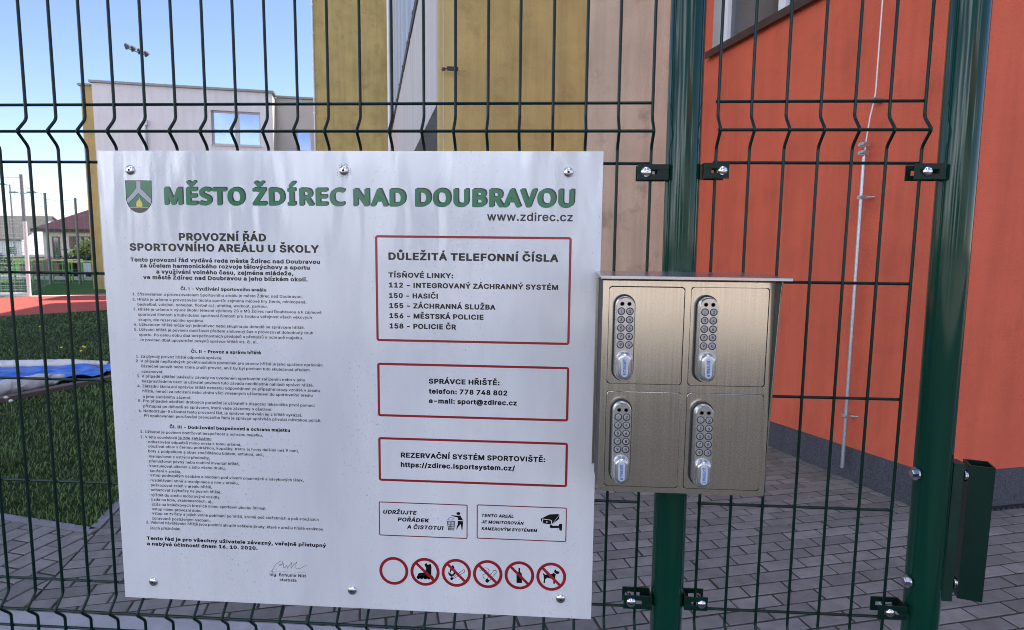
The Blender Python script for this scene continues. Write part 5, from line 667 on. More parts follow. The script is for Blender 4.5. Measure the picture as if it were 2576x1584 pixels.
  'E': (534, [(118,-37,104,-32,92,-23,82,-1,82,572,86,588,102,603,126,610,470,610,490,607,507,594,516,577,516,506,506,486,492,476,473,472,254,471,253,372,255,368,457,368,479,362,492,352,500,336,501,268,498,255,484,239,459,230,255,230,253,103,470,101,492,96,509,83,516,67,516,-1,511,-16,495,-31,473,-38)]),
  'M': (832, [(118,-37,104,-32,92,-23,82,-1,82,572,85,586,93,597,106,605,123,610,244,610,266,605,281,594,432,223,585,594,600,605,622,610,740,610,765,602,779,588,783,572,783,-1,773,-23,760,-33,743,-37,658,-38,635,-32,618,-16,613,-1,611,250,500,-21,484,-33,465,-38,393,-38,372,-32,360,-23,353,-12,250,246,248,-1,244,-14,231,-29,211,-37)]),
  'N': (707, [(118,-37,104,-32,92,-23,82,-1,82,572,90,593,106,605,129,610,225,610,239,607,253,598,490,254,492,259,494,583,508,601,531,610,614,610,636,605,652,591,658,572,658,-1,650,-21,636,-32,614,-38,517,-38,501,-34,487,-26,250,319,246,-10,233,-27,211,-37)]),
  'O': (725, [(343,-44,291,-37,263,-31,211,-10,164,19,131,50,114,70,79,134,59,205,52,287,57,357,73,425,100,483,123,514,167,556,225,590,264,604,338,617,420,618,492,605,533,590,591,556,638,509,671,456,694,392,705,324,703,231,688,159,668,110,628,53,590,17,544,-11,498,-29,470,-37,409,-45), (378,92,420,96,451,106,475,121,495,143,512,174,524,214,531,287,524,362,516,390,491,436,473,454,437,473,412,478,379,480,341,477,310,468,284,452,263,430,246,399,235,362,227,287,234,214,246,174,263,143,284,121,310,105,341,96)]),
  'R': (590, [(118,-37,104,-32,92,-23,82,-1,82,572,86,588,104,604,129,610,330,610,388,603,440,589,484,568,508,550,536,518,556,478,564,436,565,409,562,370,551,334,534,303,513,279,487,257,461,242,606,17,610,1,607,-14,592,-30,570,-37,470,-38,446,-30,432,-17,298,198,255,199,253,-1,249,-16,236,-30,214,-37), (254,336,297,335,338,339,363,347,377,357,388,378,391,418,385,442,371,458,349,467,324,471,254,471)]),
  'S': (528, [(211,-44,158,-39,111,-29,70,-15,54,-5,43,17,43,90,49,106,67,121,92,126,164,105,211,96,260,92,299,95,324,104,343,119,350,139,347,167,337,183,315,198,172,256,134,278,100,306,75,339,58,379,51,434,56,476,70,514,95,547,129,575,169,596,216,611,266,618,315,618,376,612,415,604,464,589,489,578,501,567,506,553,506,540,476,467,459,454,434,449,368,469,329,477,291,479,260,477,241,470,228,456,223,439,225,414,234,399,255,384,409,319,445,298,474,273,498,242,517,196,521,152,516,108,502,68,486,44,456,13,415,-13,368,-31,315,-42,258,-46)]),
  'T': (534, [(234,-37,209,-24,198,-3,198,471,52,472,27,479,14,491,9,504,9,572,11,586,27,603,52,610,509,610,526,608,547,597,557,577,558,506,554,495,546,484,531,475,515,472,372,471,369,469,369,1,367,-12,354,-27,333,-37)]),
  'U': (683, [(327,-44,258,-34,216,-20,180,-1,144,29,120,57,99,92,87,126,80,161,77,203,79,584,95,603,123,610,211,609,230,602,243,589,248,573,248,203,253,159,267,128,289,108,318,97,376,93,412,100,439,117,455,139,466,174,468,573,472,586,486,602,506,610,591,610,608,608,630,594,639,573,638,201,634,150,619,101,596,59,579,37,542,5,514,-12,484,-25,426,-40,387,-45)]),
  'V': (571, [(253,-37,231,-27,219,-12,2,561,0,575,3,586,19,603,43,610,134,610,151,605,166,594,172,583,302,237,436,592,451,605,471,610,559,610,575,608,589,601,599,590,604,577,603,564,384,-14,370,-30,349,-37)]),
  'Í': (420, [(110,-37,90,-27,77,-10,75,70,81,85,96,98,110,103,141,105,142,107,142,467,102,472,88,480,79,491,75,504,77,583,91,601,116,610,344,609,365,599,377,581,378,504,372,487,358,475,342,469,312,467,312,107,313,105,336,105,353,101,364,94,374,83,378,67,377,-10,361,-29,336,-38), (165,649,149,656,136,669,132,683,133,705,225,839,240,848,259,852,356,851,382,841,391,832,396,819,393,791,355,744,295,686,259,657,243,650,229,648)]),
  'Ě': (534, [(118,-37,104,-32,92,-23,82,-1,82,572,86,588,102,603,126,610,470,610,490,607,507,594,516,577,516,506,506,486,492,476,473,472,254,471,253,372,255,368,457,368,479,362,492,352,500,336,501,268,498,255,484,239,459,230,255,230,253,103,470,101,492,96,509,83,516,67,516,-1,511,-16,495,-31,473,-38), (253,650,230,663,198,705,121,786,116,800,116,817,120,830,129,840,142,848,156,851,228,850,253,837,305,798,358,837,385,850,457,851,482,841,492,831,497,819,497,800,494,789,412,704,377,658,363,651,349,648)]),
  'Ž': (548, [(67,-37,45,-26,34,-10,32,54,35,67,317,469,89,471,67,475,51,487,43,504,43,575,48,590,65,605,87,610,492,610,514,606,530,594,538,579,539,517,536,504,254,103,500,102,522,98,539,86,547,70,548,-1,541,-19,525,-32,503,-38), (241,649,227,655,217,663,185,705,108,786,103,800,103,817,106,828,115,839,128,847,145,851,213,850,240,837,293,798,345,837,371,850,442,851,456,848,470,841,480,830,484,819,484,800,481,788,398,703,365,659,351,651,335,648)]),
 },
}

# ================================================================== GROUND
def build_ground():
    xs = sorted(set([-900, -300, -120, -60, -40, -30] + list(np.arange(-24, 24.1, .4).round(3)) + [30, 60, 120, 300, 900]))
    ys = sorted(set([-900, -300, -120, -60, -30] + list(np.arange(-20, 28.1, .4).round(3)) + [40, 60, 120, 300, 900]))
    b = MB(); nx = len(xs)
    for y in ys:
        for x in xs:
            b.v.append((x, y, G - .014 + slope(x, y) * 1.0))
    for j in range(len(ys) - 1):
        for i in range(nx - 1):
            a = j * nx + i; b.f.append((a, a + 1, a + 1 + nx, a + nx))
    structure('ground', b, m_ground, True)
build_ground()

def paver_zone(org, u, v, n_u, n_v, cuts, seed, pb=.105, j=.0036):
    # running-bond pavers 200 x 100 with 5 mm joints, rounded upper arrises; cuts: (point, outward normal)
    r = random.Random(seed); bm = bmesh.new(); c = .0036; wb = pb - .005
    for jv in range(n_v[0], n_v[1]):
        for iu in range(n_u[0], n_u[1]):
            a0 = iu * .205 + (.1025 if jv % 2 else 0); b0 = jv * pb
            ctr = org + u * (a0 + .1) + v * (b0 + .05)
            if any((ctr - p).dot(nrm) > .14 for p, nrm in cuts): continue
            dz = r.uniform(-.0012, .0012); tx = r.uniform(-.004, .004); ty = r.uniform(-.006, .006)
            jit = r.uniform(-.0015, .0015)
            def P(a, b, z):
                q = org + u * (a0 + a + jit) + v * (b0 + b)
                return bm.verts.new((q.x, q.y, G + slope(q.x, q.y) + z + dz + tx * (a - .1) + ty * (b - .05)))
            m_ = [P(j, j, -c), P(.2 - j + .003, j, -c), P(.2 - j + .003, wb - j + .003, -c), P(j, wb - j + .003, -c)]
            t_ = [P(j + c, j + c, 0), P(.2 - j - c + .003, j + c, 0), P(.2 - j - c + .003, wb - j - c + .003, 0), P(j + c, wb - j - c + .003, 0)]
            bm.faces.new(t_)
            for k in range(4):
                bm.faces.new((m_[k], m_[(k + 1) % 4], t_[(k + 1) % 4], t_[k]))
    for p, nrm in cuts:
        bmesh.ops.bisect_plane(bm, geom=list(bm.verts) + list(bm.edges) + list(bm.faces), plane_co=p, plane_no=nrm, clear_outer=True, dist=1e-5)
    bm.verts.index_update()
    mb = MB(); mb.v = [tuple(q.co) for q in bm.verts]; mb.f = [tuple(q.index for q in f.verts) for f in bm.faces]
    bm.free(); return mb
CORNER = Vector((-1.323, 1.86, G))
KD = Vector((math.cos(math.radians(169)), math.sin(math.radians(169)), 0))     # lawn kerb, running left
KN = Vector((KD.y, -KD.x, 0));  KN = KN if KN.y < 0 else -KN                     # towards the fence
STRIP_Y = 1.151
cutS = (Vector((0, STRIP_Y, G)), Vector((0, -1, 0)))
zr = paver_zone(CORNER + D * -1.5, E, D, (-2, 46), (-15, 210),
    [cutS, (CORNER + E * .004, -E)], 3, .084)
# keep pavers off the inside of the school: faces beyond the walls are simply never seen (under the building)
structure('paving', zr, m_paver)
zl = paver_zone(CORNER, Vector((math.cos(math.radians(79)), math.sin(math.radians(79)), 0)), KD, (-12, 6), (-6, 60),
    [cutS, (CORNER - E * .004, E), (CORNER + KN * .055, -KN)], 5)
structure('paving', zl, m_paver)
jb = MB(); gx_ = np.arange(-8, 6.01, .25); gy_ = np.arange(1.16, 18.1, .25)
for y in gy_:
    for x in gx_: jb.v.append((x, y, G - .0042 + slope(x, y)))
for q in range(len(gy_) - 1):
    for i in range(len(gx_) - 1):
        e_, t_ = et((gx_[i] + .12, gy_[q] + .12)); pc = Vector((gx_[i] + .12, gy_[q] + .12, 0)) - Vector((CORNER.x, CORNER.y, 0))
        if e_ < -4.7 and pc.dot(KN) < -.2: continue
        a = q * len(gx_) + i; jb.f.append((a, a + 1, a + 1 + len(gx_), a + len(gx_)))
structure('joint_sand', jb, m_joint, True)
sb = MB(); sb.bbox((-7, .45, G - .1), (6, STRIP_Y - .004, G + .004), .004)
structure('concrete_strip', sb, m_slab)
kb = MB()
def strip(mb, p, d, n, l, w, h, z0=-.05):
    a = [p, p + d * l, p + d * l + n * w, p + n * w]
    lo = [q + Vector((0, 0, z0)) for q in a]; hi = [q + Vector((0, 0, h)) for q in a]
    mb.add(lo + hi, [(0,3,2,1),(4,5,6,7),(0,1,5,4),(1,2,6,5),(2,3,7,6),(3,0,4,7)])
strip(kb, CORNER, KD, KN, 7.0, .05, .006)
fixn(structure('kerb', kb, m_kerb))
kb2 = MB(); strip(kb2, CORNER, D, -E, 14, .05, .006); fixn(structure('kerb', kb2, m_kerb))

b = MB(); b.face([(-60, -10.5, G - .009), (60, -10.5, G - .009), (60, -.9, G - .009), (-60, -.9, G - .009)]); structure('unseen_dark_ground', b, m_ground_dark)  # unseen ground, coloured dark so the lower steel reflects as if shaded
b = MB(); b.face([(-60, -60, G - .009), (60, -60, G - .009), (60, -10.5, G - .009), (-60, -10.5, G - .009)]); structure('unseen_pale_ground', b, m_ground_pale)  # unseen ground added pale, to brighten the reflection in the upper steel
# lawn and running track
TA = Vector((-9.57, 10.17, G)); TB = Vector((-8.51, 11.42, G)); tdir = (TB - TA).normalized(); tn = Vector((-tdir.y, tdir.x, 0))
def ground_poly(name, pts, z, m):
    b = MB(); b.face([(p.x, p.y, G + z) for p in pts]); return structure(name, b, m)
lawn = [CORNER, CORNER + KD * 12.4, TA - tdir * 6.2, TA, TB, TB + tdir * 4.9, CORNER + D * 13.9]
ground_poly('lawn', lawn, -.004, m_soil)
ground_poly('running_track', [TA - tdir * 30, TB + tdir * 4.9, TB + tdir * 7.5 + tn * 4.85, TA - tdir * 30 + tn * 4.85], -.0065, m_track)
ground_poly('lawn', [TA - tdir * 60 + tn * 4.85, TB + tdir * 14 + tn * 4.85, TB + tdir * 30 + tn * 40, TA - tdir * 60 + tn * 60], -.008, m_lawn2)

def build_grass():
    r = np.random.default_rng(4)
    V = []; F = []; n = 0
    cx, cy = CAM.x, CAM.y
    cand = 230000
    ang = r.uniform(math.radians(92), math.radians(146), cand)
    rad = 2.2 + (18.5 - 2.2) * r.random(cand) ** 1.6
    X = cx + rad * np.cos(ang); Y = cy + rad * np.sin(ang)
    rel = np.stack([X - CORNER.x, Y - CORNER.y], 1)
    ok = (rel @ np.array([E.x, E.y]) < -.035) & (rel @ np.array([KN.x, KN.y]) < .012)
    rt = np.stack([X - TA.x, Y - TA.y], 1) @ np.array([tn.x, tn.y])
    ok &= rt < -.02
    QS = [(-8.4, 4.75), (-3.98, 5.70), (-3.80, 5.22), (-6.2, 3.05)]      # no grass grows through the sheet
    ins = np.ones(cand, bool)
    for (ax_, ay_), (bx_, by_) in zip(QS, QS[1:] + QS[:1]): ins &= ((bx_ - ax_) * (Y - ay_) - (by_ - ay_) * (X - ax_)) < 0
    ok &= ~ins
    X = X[ok]; Y = Y[ok]; rad = rad[ok]; m = len(X)
    clump = .6 + .5 * np.sin(X * 2.1 + 1.3 * np.sin(Y * 1.7)) * np.sin(Y * 2.6 + X * .8)
    h = r.uniform(.015, .046, m) * (.7 + .6 * clump)
    edge = np.minimum(-(np.stack([X - CORNER.x, Y - CORNER.y], 1) @ np.array([E.x, E.y])) - .05, -(np.stack([X - CORNER.x, Y - CORNER.y], 1) @ np.array([KN.x, KN.y])))
    h = h * np.where(edge < .10, r.uniform(.6, 1.45, m), 1.0)
    w = (.0022 + .00065 * rad) * r.uniform(.7, 1.3, m)
    az = r.uniform(0, 2 * math.pi, m); far_ = np.clip((rad - 3) / 9, 0, 1); h = h * (1 - .35 * far_); ln = r.uniform(.1, .75, m) * h * (1 + 1.6 * far_)
    dx = np.cos(az); dy = np.sin(az); px = -dy; py = dx
    z0 = np.full(m, G - .004)
    def pt(fx, s, hz): return np.stack([X + dx * ln * fx + px * w * s, Y + dy * ln * fx + py * w * s, z0 + h * hz], 1)
    vs = np.stack([pt(0, -.5, 0), pt(0, .5, 0), pt(.35, .42, .6), pt(.35, -.42, .6), pt(1, 0, 1)], 1).reshape(-1, 3)
    me = bpy.data.meshes.new('grass')
    nv = m * 5; me.vertices.add(nv); me.vertices.foreach_set('co', vs.astype(np.float32).ravel())
    q = np.arange(m)[:, None] * 5
    loops = np.concatenate([q + 0, q + 1, q + 2, q + 3, q + 3, q + 2, q + 4], 1).ravel()
    me.loops.add(m * 7); me.loops.foreach_set('vertex_index', loops.astype(np.int32))
    st = np.stack([np.arange(m) * 7, np.arange(m) * 7 + 4], 1).ravel(); tot = np.tile([4, 3], m)
    me.polygons.add(m * 2); me.polygons.foreach_set('loop_start', st.astype(np.int32)); me.polygons.foreach_set('loop_total', tot.astype(np.int32))
    me.update(calc_edges=True); me.validate()
    me.materials.append(m_grass)
    o = bpy.data.objects.new('grass', me); COL.objects.link(o); o['kind'] = 'stuff'; o['label'] = 'short green grass covering the lawn behind the fence'; o['category'] = 'grass'
build_grass()

# ================================================================== SCHOOL BUILDING
H1 = 11.2
def quadw(mb, *p): mb.face([B(*q) for q in p])
sch = thing('school_building', 'red orange rendered school building with ochre and white wings close behind the fence', 'building', tuple(K))
def rect_wall_e(mb, e, t0, t1, z0, z1, holes=()):
    # wall facing -E at e, with rectangular holes (t0,t1,z0,z1)
    ts = sorted({t0, t1, *[h[0] for h in holes], *[h[1] for h in holes]}); zs = sorted({z0, z1, *[h[2] for h in holes], *[h[3] for h in holes]})
    for i in range(len(ts) - 1):
        for k in range(len(zs) - 1):
            tm = (ts[i] + ts[i+1]) / 2; zm = (zs[k] + zs[k+1]) / 2
            if any(h[0] < tm < h[1] and h[2] < zm < h[3] for h in holes): continue
            quadw(mb, (e, ts[i+1], zs[k]), (e, ts[i], zs[k]), (e, ts[i], zs[k+1]), (e, ts[i+1], zs[k+1]))
def rect_wall_t(mb, t, e0, e1, z0, z1, holes=()):
    es = sorted({e0, e1, *[h[0] for h in holes], *[h[1] for h in holes]}); zs = sorted({z0, z1, *[h[2] for h in holes], *[h[3] for h in holes]})
    for i in range(len(es) - 1):
        for k in range(len(zs) - 1):
            em = (es[i] + es[i+1]) / 2; zm = (zs[k] + zs[k+1]) / 2
            if any(h[0] < em < h[1] and h[2] < zm < h[3] for h in holes): continue
            quadw(mb, (es[i], t, zs[k]), (es[i+1], t, zs[k]), (es[i+1], t, zs[k+1]), (es[i], t, zs[k+1]))
T2 = 3.463
W0, W1, WZ0, WZ1 = .95, 2.63, 3.26, 5.0
w = MB()
rect_wall_e(w, 0, 0, T2 + .02, -.3, H1, [(W0, W1, WZ0, WZ1)])
rect_wall_t(w, 0, 0, 14, -.3, H1)
rect_wall_e(w, 14, 0, 18, -.3, H1)
quadw(w, (0, 0, H1), (14, 0, H1), (14, 17.4, H1), (0, 17.4, H1))
rect_wall_t(w, 17.4, 0, 14, -.3, H1)
obj('red_wall', w, m_orange, sch)
w = MB()      # window recess
quadw(w, (0, W1, WZ0), (0, W1, WZ1), (.2, W1, WZ1), (.2, W1, WZ0)); quadw(w, (0, W0, WZ0), (.2, W0, WZ0), (.2, W0, WZ1), (0, W0, WZ1))
quadw(w, (0, W0, WZ1), (.2, W0, WZ1), (.2, W1, WZ1), (0, W1, WZ1)); quadw(w, (0, W0, WZ0), (0, W1, WZ0), (.2, W1, WZ0), (.2, W0, WZ0))
obj('window_reveal', w, m_reveal, sch)
w = MB()
def bb(mb, e0, e1, t0, t1, z0, z1): mb.box((e0, t0, z0), (e1, t1, z1), B)
for (a, b_) in ((W0 + .002, W0 + .075), (W0 + .78, W0 + .87), (W1 - .075, W1 - .002)): bb(w, .10, .17, a, b_, WZ0 + .002, WZ1 - .002)
bb(w, .102, .168, W0 + .07, W1 - .07, WZ0 + .003, WZ0 + .08); bb(w, .102, .168, W0 + .07, W1 - .07, WZ1 - .08, WZ1 - .003)
win = obj('window', w, m_frame_white, sch)
w = MB(); quadw(w, (.135, W1 - .07, WZ0 + .07), (.135, W0 + .07, WZ0 + .07), (.135, W0 + .07, WZ1 - .07), (.135, W1 - .07, WZ1 - .07)); obj('pane', w, m_glass, win)
w = MB(); bb(w, -.055, .10, W0 - .03, W1 + .045, WZ0 - .03, WZ0 + .003); bb(w, -.058, -.05, W0 - .03, W1 + .045, WZ0 - .06, WZ0 - .028); obj('window_sill', w, m_sill, sch)

w = MB(); rect_wall_t(w, T2, -.935, -.002, -.3, H1); obj('pink_grey_wall', w, m_tan, sch)
w = MB(); rect_wall_t(w, T2 - .004, -2.258, -.937, -.3, H1); bb(w, -.945, -.93, T2 - .012, T2 + .01, -.3, H1); obj('ochre_wall', w, m_olive, sch)
w = MB(); rect_wall_t(w, T2 + .03, -2.41, -2.257, -.3, H1); quadw(w, (-2.257, T2 + .03, -.3), (-2.257, T2 - .004, -.3), (-2.257, T2 - .004, H1), (-2.257, T2 + .03, H1))
rect_wall_e(w, -2.41, T2 + .03, T2 + .20, -.3, H1); quadw(w, (-2.41, T2, H1), (0, T2, H1), (0, 17.4, H1), (-2.41, 17.4, H1)); obj('ochre_corner', w, m_olive2, sch)
w = MB(); rect_wall_e(w, -2.41, T2 + .20, 17.4, 2.88, 4.76); quadw(w, (-2.41, T2 + .2, 2.88), (-2.41, 17.4, 2.88), (-1.9, 17.4, 2.88), (-1.9, T2 + .2, 2.88)); rect_wall_t(w, 17.39, -2.41, -1.9, -.3, 2.88); obj('white_wall', w, m_white_wall, sch)
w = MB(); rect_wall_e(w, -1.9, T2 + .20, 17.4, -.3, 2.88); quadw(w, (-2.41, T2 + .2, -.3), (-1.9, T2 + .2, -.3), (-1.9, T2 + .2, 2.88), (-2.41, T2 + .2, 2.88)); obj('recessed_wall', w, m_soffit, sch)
t = T2 + .6
while t < 16:
    w = MB(); bb(w, -1.96, -1.905, t, t + 1.5, .9, 2.7); f = obj('window', w, m_frame_grey, sch)
    w = MB(); bb(w, -1.975, -1.955, t + .08, t + .72, .98, 2.62); bb(w, -1.975, -1.955, t + .80, t + 1.42, .98, 2.62); obj('pane', w, m_glass_pale, f)
    t += 1.75
w = MB(); rect_wall_e(w, -2.41, T2 + .20, 17.4, 4.76, H1); obj('sheet_cladding', w, m_clad, sch)
w = MB()
t = T2 + .5
while t < 17:
    bb(w, -2.436, -2.408, t, t + .16, 4.86, H1 - .02); t += 1.45
obj('cladding_seam', w, m_clad_seam, sch)
w = MB(); t = T2 + .25
while t < 17.2:
    bb(w, -2.43, -2.405, t, min(t + 1.9, 17.3), 4.70, 4.84); t += 2.02
obj('ventilation_strip', w, m_vent, sch)
# sloped dark plinth on the red block
def pl_top(t): return .226 - .076 * t
w = MB()
for (ta, tb) in ((-.018, .9), (.9, 2.0), (2.0, T2 - .006)):
    w.face([B(-.018, tb, -.4), B(-.018, ta, -.4), B(-.018, ta, pl_top(ta)), B(-.018, tb, pl_top(tb))])
    w.face([B(-.018, tb, pl_top(tb)), B(-.018, ta, pl_top(ta)), B(.01, ta, pl_top(ta)), B(.01, tb, pl_top(tb))])
w.face([B(-.018, -.018, -.4), B(14, -.018, -.4), B(14, -.018, .224), B(-.018, -.018, .227)])
w.face([B(-.018, -.018, .227), B(14, -.018, .224), B(14, .01, .224), B(-.018, .01, .227)])
obj('plinth', w, m_plinth, sch)
w = MB(); e = .02
w.box((-.01, -.040, -.06), (13, -.022, .012), B)
while e < 4:
    w.lathe([(.017, 0), (.015, .010), (.006, .014)], B(e, -.040, -.004), -D, 8); e += .04
obj('dimpled_membrane', w, m_membrane, sch)
# lightning conductor on the red wall: wire, clamps, guard pipe
lw = MB(); lw.tube([B(-.05, .58, H1), B(-.05, .582, 2.45), B(-.052, .586, 2.40), B(-.062, .598, 2.30), B(-.064, .615, 2.15), B(-.064, .62, 2.04)], .0048, 8)
lc = obj('lightning_conductor', lw, mat('bare aluminium wire', (.66, .64, .66), .45, metal=.5), sch)
w = MB(); w.tube([B(-.064, .622, 2.06), B(-.064, .612, .05)], .0125, 12); obj('guard_pipe', w, m_galv, lc)
for z in (2.395,):
    w = MB(); w.box((-.066, .572, z - .012), (-.0, .60, z + .012), B); w.lathe([(.012, -.016), (.012, .016)], B(-.055, .586, z), E.cross(D), 10); obj('wire_clamp', w, m_coping, lc)
for z in (2.135, 2.085):
    w = MB(); w.box((-.082, .60, z - .014), (-.05, .645, z + .014), B); w.lathe([(.011, -.012), (.011, .012), (.006, .02)], B(-.078, .61, z), -E, 6); w.lathe([(.011, -.012), (.011, .012)], B(-.078, .638, z), -E, 6); obj('wire_clamp', w, m_galv, lc)
for z in (1.81, .40):
    w = MB(); w.box((-.078, .594, z - .011), (-.048, .64, z + .011), B); w.tube([B(-.064, .617, z), B(0, .58, z)], .006, 8); w.lathe([(.009, 0), (.009, .012), (.004, .016)], B(-.078, .60, z), -E, 6); obj('pipe_clamp', w, m_galv, lc)
# conductor on the ochre corner
w = MB(); w.tube([B(-2.372, T2 - .02, H1), B(-2.372, T2 - .02, .2)], .006, 8); lc2 = obj('lightning_conductor', w, m_tan, sch)
w = MB(); w.tube([B(-2.372, T2 - .03, 3.155), B(-2.33, T2 - .09, 3.15)], .008, 8); w.lathe([(.018, -.012), (.018, .012)], B(-2.372, T2 - .025, 3.155), (0, 0, 1), 10); w.box((-2.345, T2 - .1, 3.13), (-2.24, T2 - .075, 3.165), B); obj('wire_clamp', w, m_vent, lc2)
# ochre end block
w = MB(); rect_wall_t(w, 17.4, -4.64, -2.40, -.3, 9.0); rect_wall_e(w, -4.64, 17.4, 18.75, -.3, 9.0); rect_wall_t(w, 18.75, -4.64, -2.4, 5.9, 9.0)
quadw(w, (-4.64, 17.4, 9), (-2.4, 17.4, 9), (-2.4, 18.75, 9), (-4.64, 18.75, 9)); obj('ochre_wall', w, m_olive, sch)
w = MB(); w.tube([B(-4.66, 17.37, 9), B(-4.66, 17.37, 0)], .018, 6)
for z in (5.3, 6.6, 7.6, 8.4): w.box((-4.70, 17.36, z), (-4.63, 17.41, z + .05), B)
obj('lightning_conductor', w, m_frame_white, sch)
w = MB(); w.tube([B(-2.455, 17.2, H1), B(-2.455, 17.2, 0)], .045, 8); obj('downpipe', w, m_frame_white, sch)

# ================================================================== FAR FLAT-ROOFED BUILDING
TF = 18.123
fb = thing('flat_roofed_building', 'white two storey building with flat roof and ochre end strip far behind the fence', 'building', tuple(B(-10.867, TF, 0)))
w = MB()
wh = (-7.706, -6.31, 4.375, 5.39)
rect_wall_t(w, TF, -10.867, -5.948, -.6, 5.98, [wh])
rect_wall_e(w, -10.867, TF, 30, -.6, 5.98)
quadw(w, (-5.948, TF, -.6), (-5.948, 18.75, -.6), (-5.948, 18.75, 5.98), (-5.948, TF, 5.98))
quadw(w, (-10.867, TF, 5.98), (-5.948, TF, 5.98), (-5.948, 30, 5.98), (-10.867, 30, 5.98))
for a, b_ in (((wh[0], wh[2]), (wh[0], wh[3])), ((wh[1], wh[3]), (wh[1], wh[2])), ((wh[0], wh[3]), (wh[1], wh[3])), ((wh[1], wh[2]), (wh[0], wh[2]))):
    quadw(w, (a[0], TF, a[1]), (b_[0], TF, b_[1]), (b_[0], TF + .12, b_[1]), (a[0], TF + .12, a[1]))
obj('white_wall', w, m_lilac, fb)
w = MB(); h2 = [(-5.36, -4.86, 4.35, 5.05), (-4.72, -4.2, 4.35, 5.05)]
rect_wall_t(w, 18.75, -5.948, -2.3, -.6, 5.98, h2); quadw(w, (-5.948, 18.75, 5.98), (-2.3, 18.75, 5.98), (-2.3, 30, 5.98), (-5.948, 30, 5.98)); rect_wall_t(w, 30, -11.2, -2.3, -.6, 5.98)
obj('grey_wall', w, m_grey_wall, fb)
w = MB(); rect_wall_t(w, TF + .12, -11.21, -10.867, -.6, 5.90); rect_wall_e(w, -11.21, TF + .12, 30, -.6, 5.90); quadw(w, (-11.21, TF + .12, 5.9), (-10.867, TF + .12, 5.9), (-10.867, 30, 5.9), (-11.21, 30, 5.9)); obj('ochre_wall', w, m_olive, fb)
w = MB(); bb(w, -10.93, -5.90, TF - .06, TF + .2, 5.985, 6.05); bb(w, -5.99, -5.89, TF + .2, 18.70, 5.985, 6.05); bb(w, -5.89, -2.4, 18.69, 18.95, 5.985, 6.05); bb(w, -11.27, -10.94, TF + .06, TF + .3, 5.905, 5.965); bb(w, -11.27, -11.15, TF + .3, 30, 5.905, 5.965)
obj('coping', w, m_coping, fb)
def far_window(e0, e1, z0, z1, t, mull, trans):
    w = MB(); f = .05
    bb(w, e0, e0 + f, t, t + .06, z0, z1); bb(w, e1 - f, e1, t, t + .06, z0, z1); bb(w, e0 + f, e1 - f, t + .001, t + .059, z0, z0 + f); bb(w, e0 + f, e1 - f, t + .001, t + .059, z1 - f, z1)
    for mm in mull: bb(w, mm - .06, mm + .06, t + .002, t + .058, z0 + f, z1 - f)
    for (a, b_, z) in trans: bb(w, a, b_, t + .003, t + .057, z - .035, z + .035)
    bb(w, e0 - .03, e1 + .03, TF - .03 if t < 18.5 else 18.72, t, z0 - .04, z0 - .002)
    o = obj('window', w, m_frame_beige, fb)
    w = MB(); quadw(w, (e0 + .03, t + .03, z0 + .03), (e1 - .03, t + .03, z0 + .03), (e1 - .03, t + .03, z1 - .03), (e0 + .03, t + .03, z1 - .03)); obj('pane', w, m_glass_blue, o)
far_window(*wh, TF + .08, [-7.0], [(-7.66, -7.06, 4.80)])
for h in h2: far_window(*h, 18.80, [], [])
w = MB(); w.tube([B(-9.53, TF - .05, 4.9), B(-9.53, TF - .05, 0)], .05, 8); w.box((-9.62, TF - .1, 4.85), (-9.45, TF - .003, 5.0), B); obj('downpipe', w, m_frame_white, fb)

# ================================================================== FENCE
def wire_y(z, zf, d=.0227):
    q = abs(z - zf); k = d / .024
    if q >= .030: return 0.0
    if q < .003: return -d + k * (.0015 + q * q / .006)
    if q < .018: return -d + k * q
    return -(.030 - q) ** 2 * k / .024
def wire_path(x, z0, z1):
    pts = []; zs = {z0, z1}
    for zf in (0.0, -.9):
        for q in (-.034, -.030, -.028, -.026, -.024, -.022, -.020, -.018, -.010, -.004, -.003, -.0015, 0, .0015, .003, .004, .010, .018, .020, .022, .024, .026, .028, .030, .034): zs.add(zf + q)
    for z in sorted(zs):
        y = min(wire_y(z, 0.0), wire_y(z, -.9)); pts.append((x, y, z))
    return pts
fence = thing('mesh_fence', 'dark green welded mesh fence with two round posts, carrying the white notice board', 'fence', (1.2175, 0, G))
WP = .0553327; RW = .00262
def mesh_panel(x0, i0, i1, dz):
    b = MB()
    for i in range(i0, i1 + 1):
        x = x0 + i * WP; jx = rng.uniform(-.0007, .0007); bw = rng.uniform(-.0010, .0010)
        b.tube([(p[0] + jx + bw * math.sin(p[2] * 3.1 + i), p[1], p[2] + dz) for p in wire_path(x, G + .06 - dz, .50)], RW, 8)
    for z, y in ((.45, 0), (.25, 0), (.05, 0), (0, -.0227), (-.05, 0), (-.25, 0), (-.45, 0), (-.65, 0), (-.85, 0), (-.9, -.0227), (-.95, 0), (-1.15, 0), (-1.35, 0), (-1.55, 0)):
        b.tube([(x0 + i0 * WP - .003, y + .0042, z + dz), (x0 + i1 * WP + .003, y + .0042, z + dz)], RW, 8)
    return obj('mesh_panel', b, m_fence, fence, True)
mesh_panel(0, -24, 21, 0)
mesh_panel(1.2702, 0, 6, .0018)
def post(xa, xb):
    # axis x at z=.21 and z=-.89
    k = (xb - xa) / -1.1
    b = MB(); b.tube([(xa + k * (z - .21), .002, z) for z in (G - .02, -1.2, -.6, 0, .55)], .0287, 40)
    o = obj('fence_post', b, m_post, fence, True)
    b = MB(); z = .55; b.lathe([(.030, -.02), (.031, .004), (.026, .014), (.012, .019)], (xa + k * .34, .002, z), (0, 0, 1), 24); obj('post_cap', b, m_black, o, True)
    return o
p_mid = post(1.2155, 1.2200); p_right = post(1.660, 1.6690); p_left = post(-1.385, -1.385)
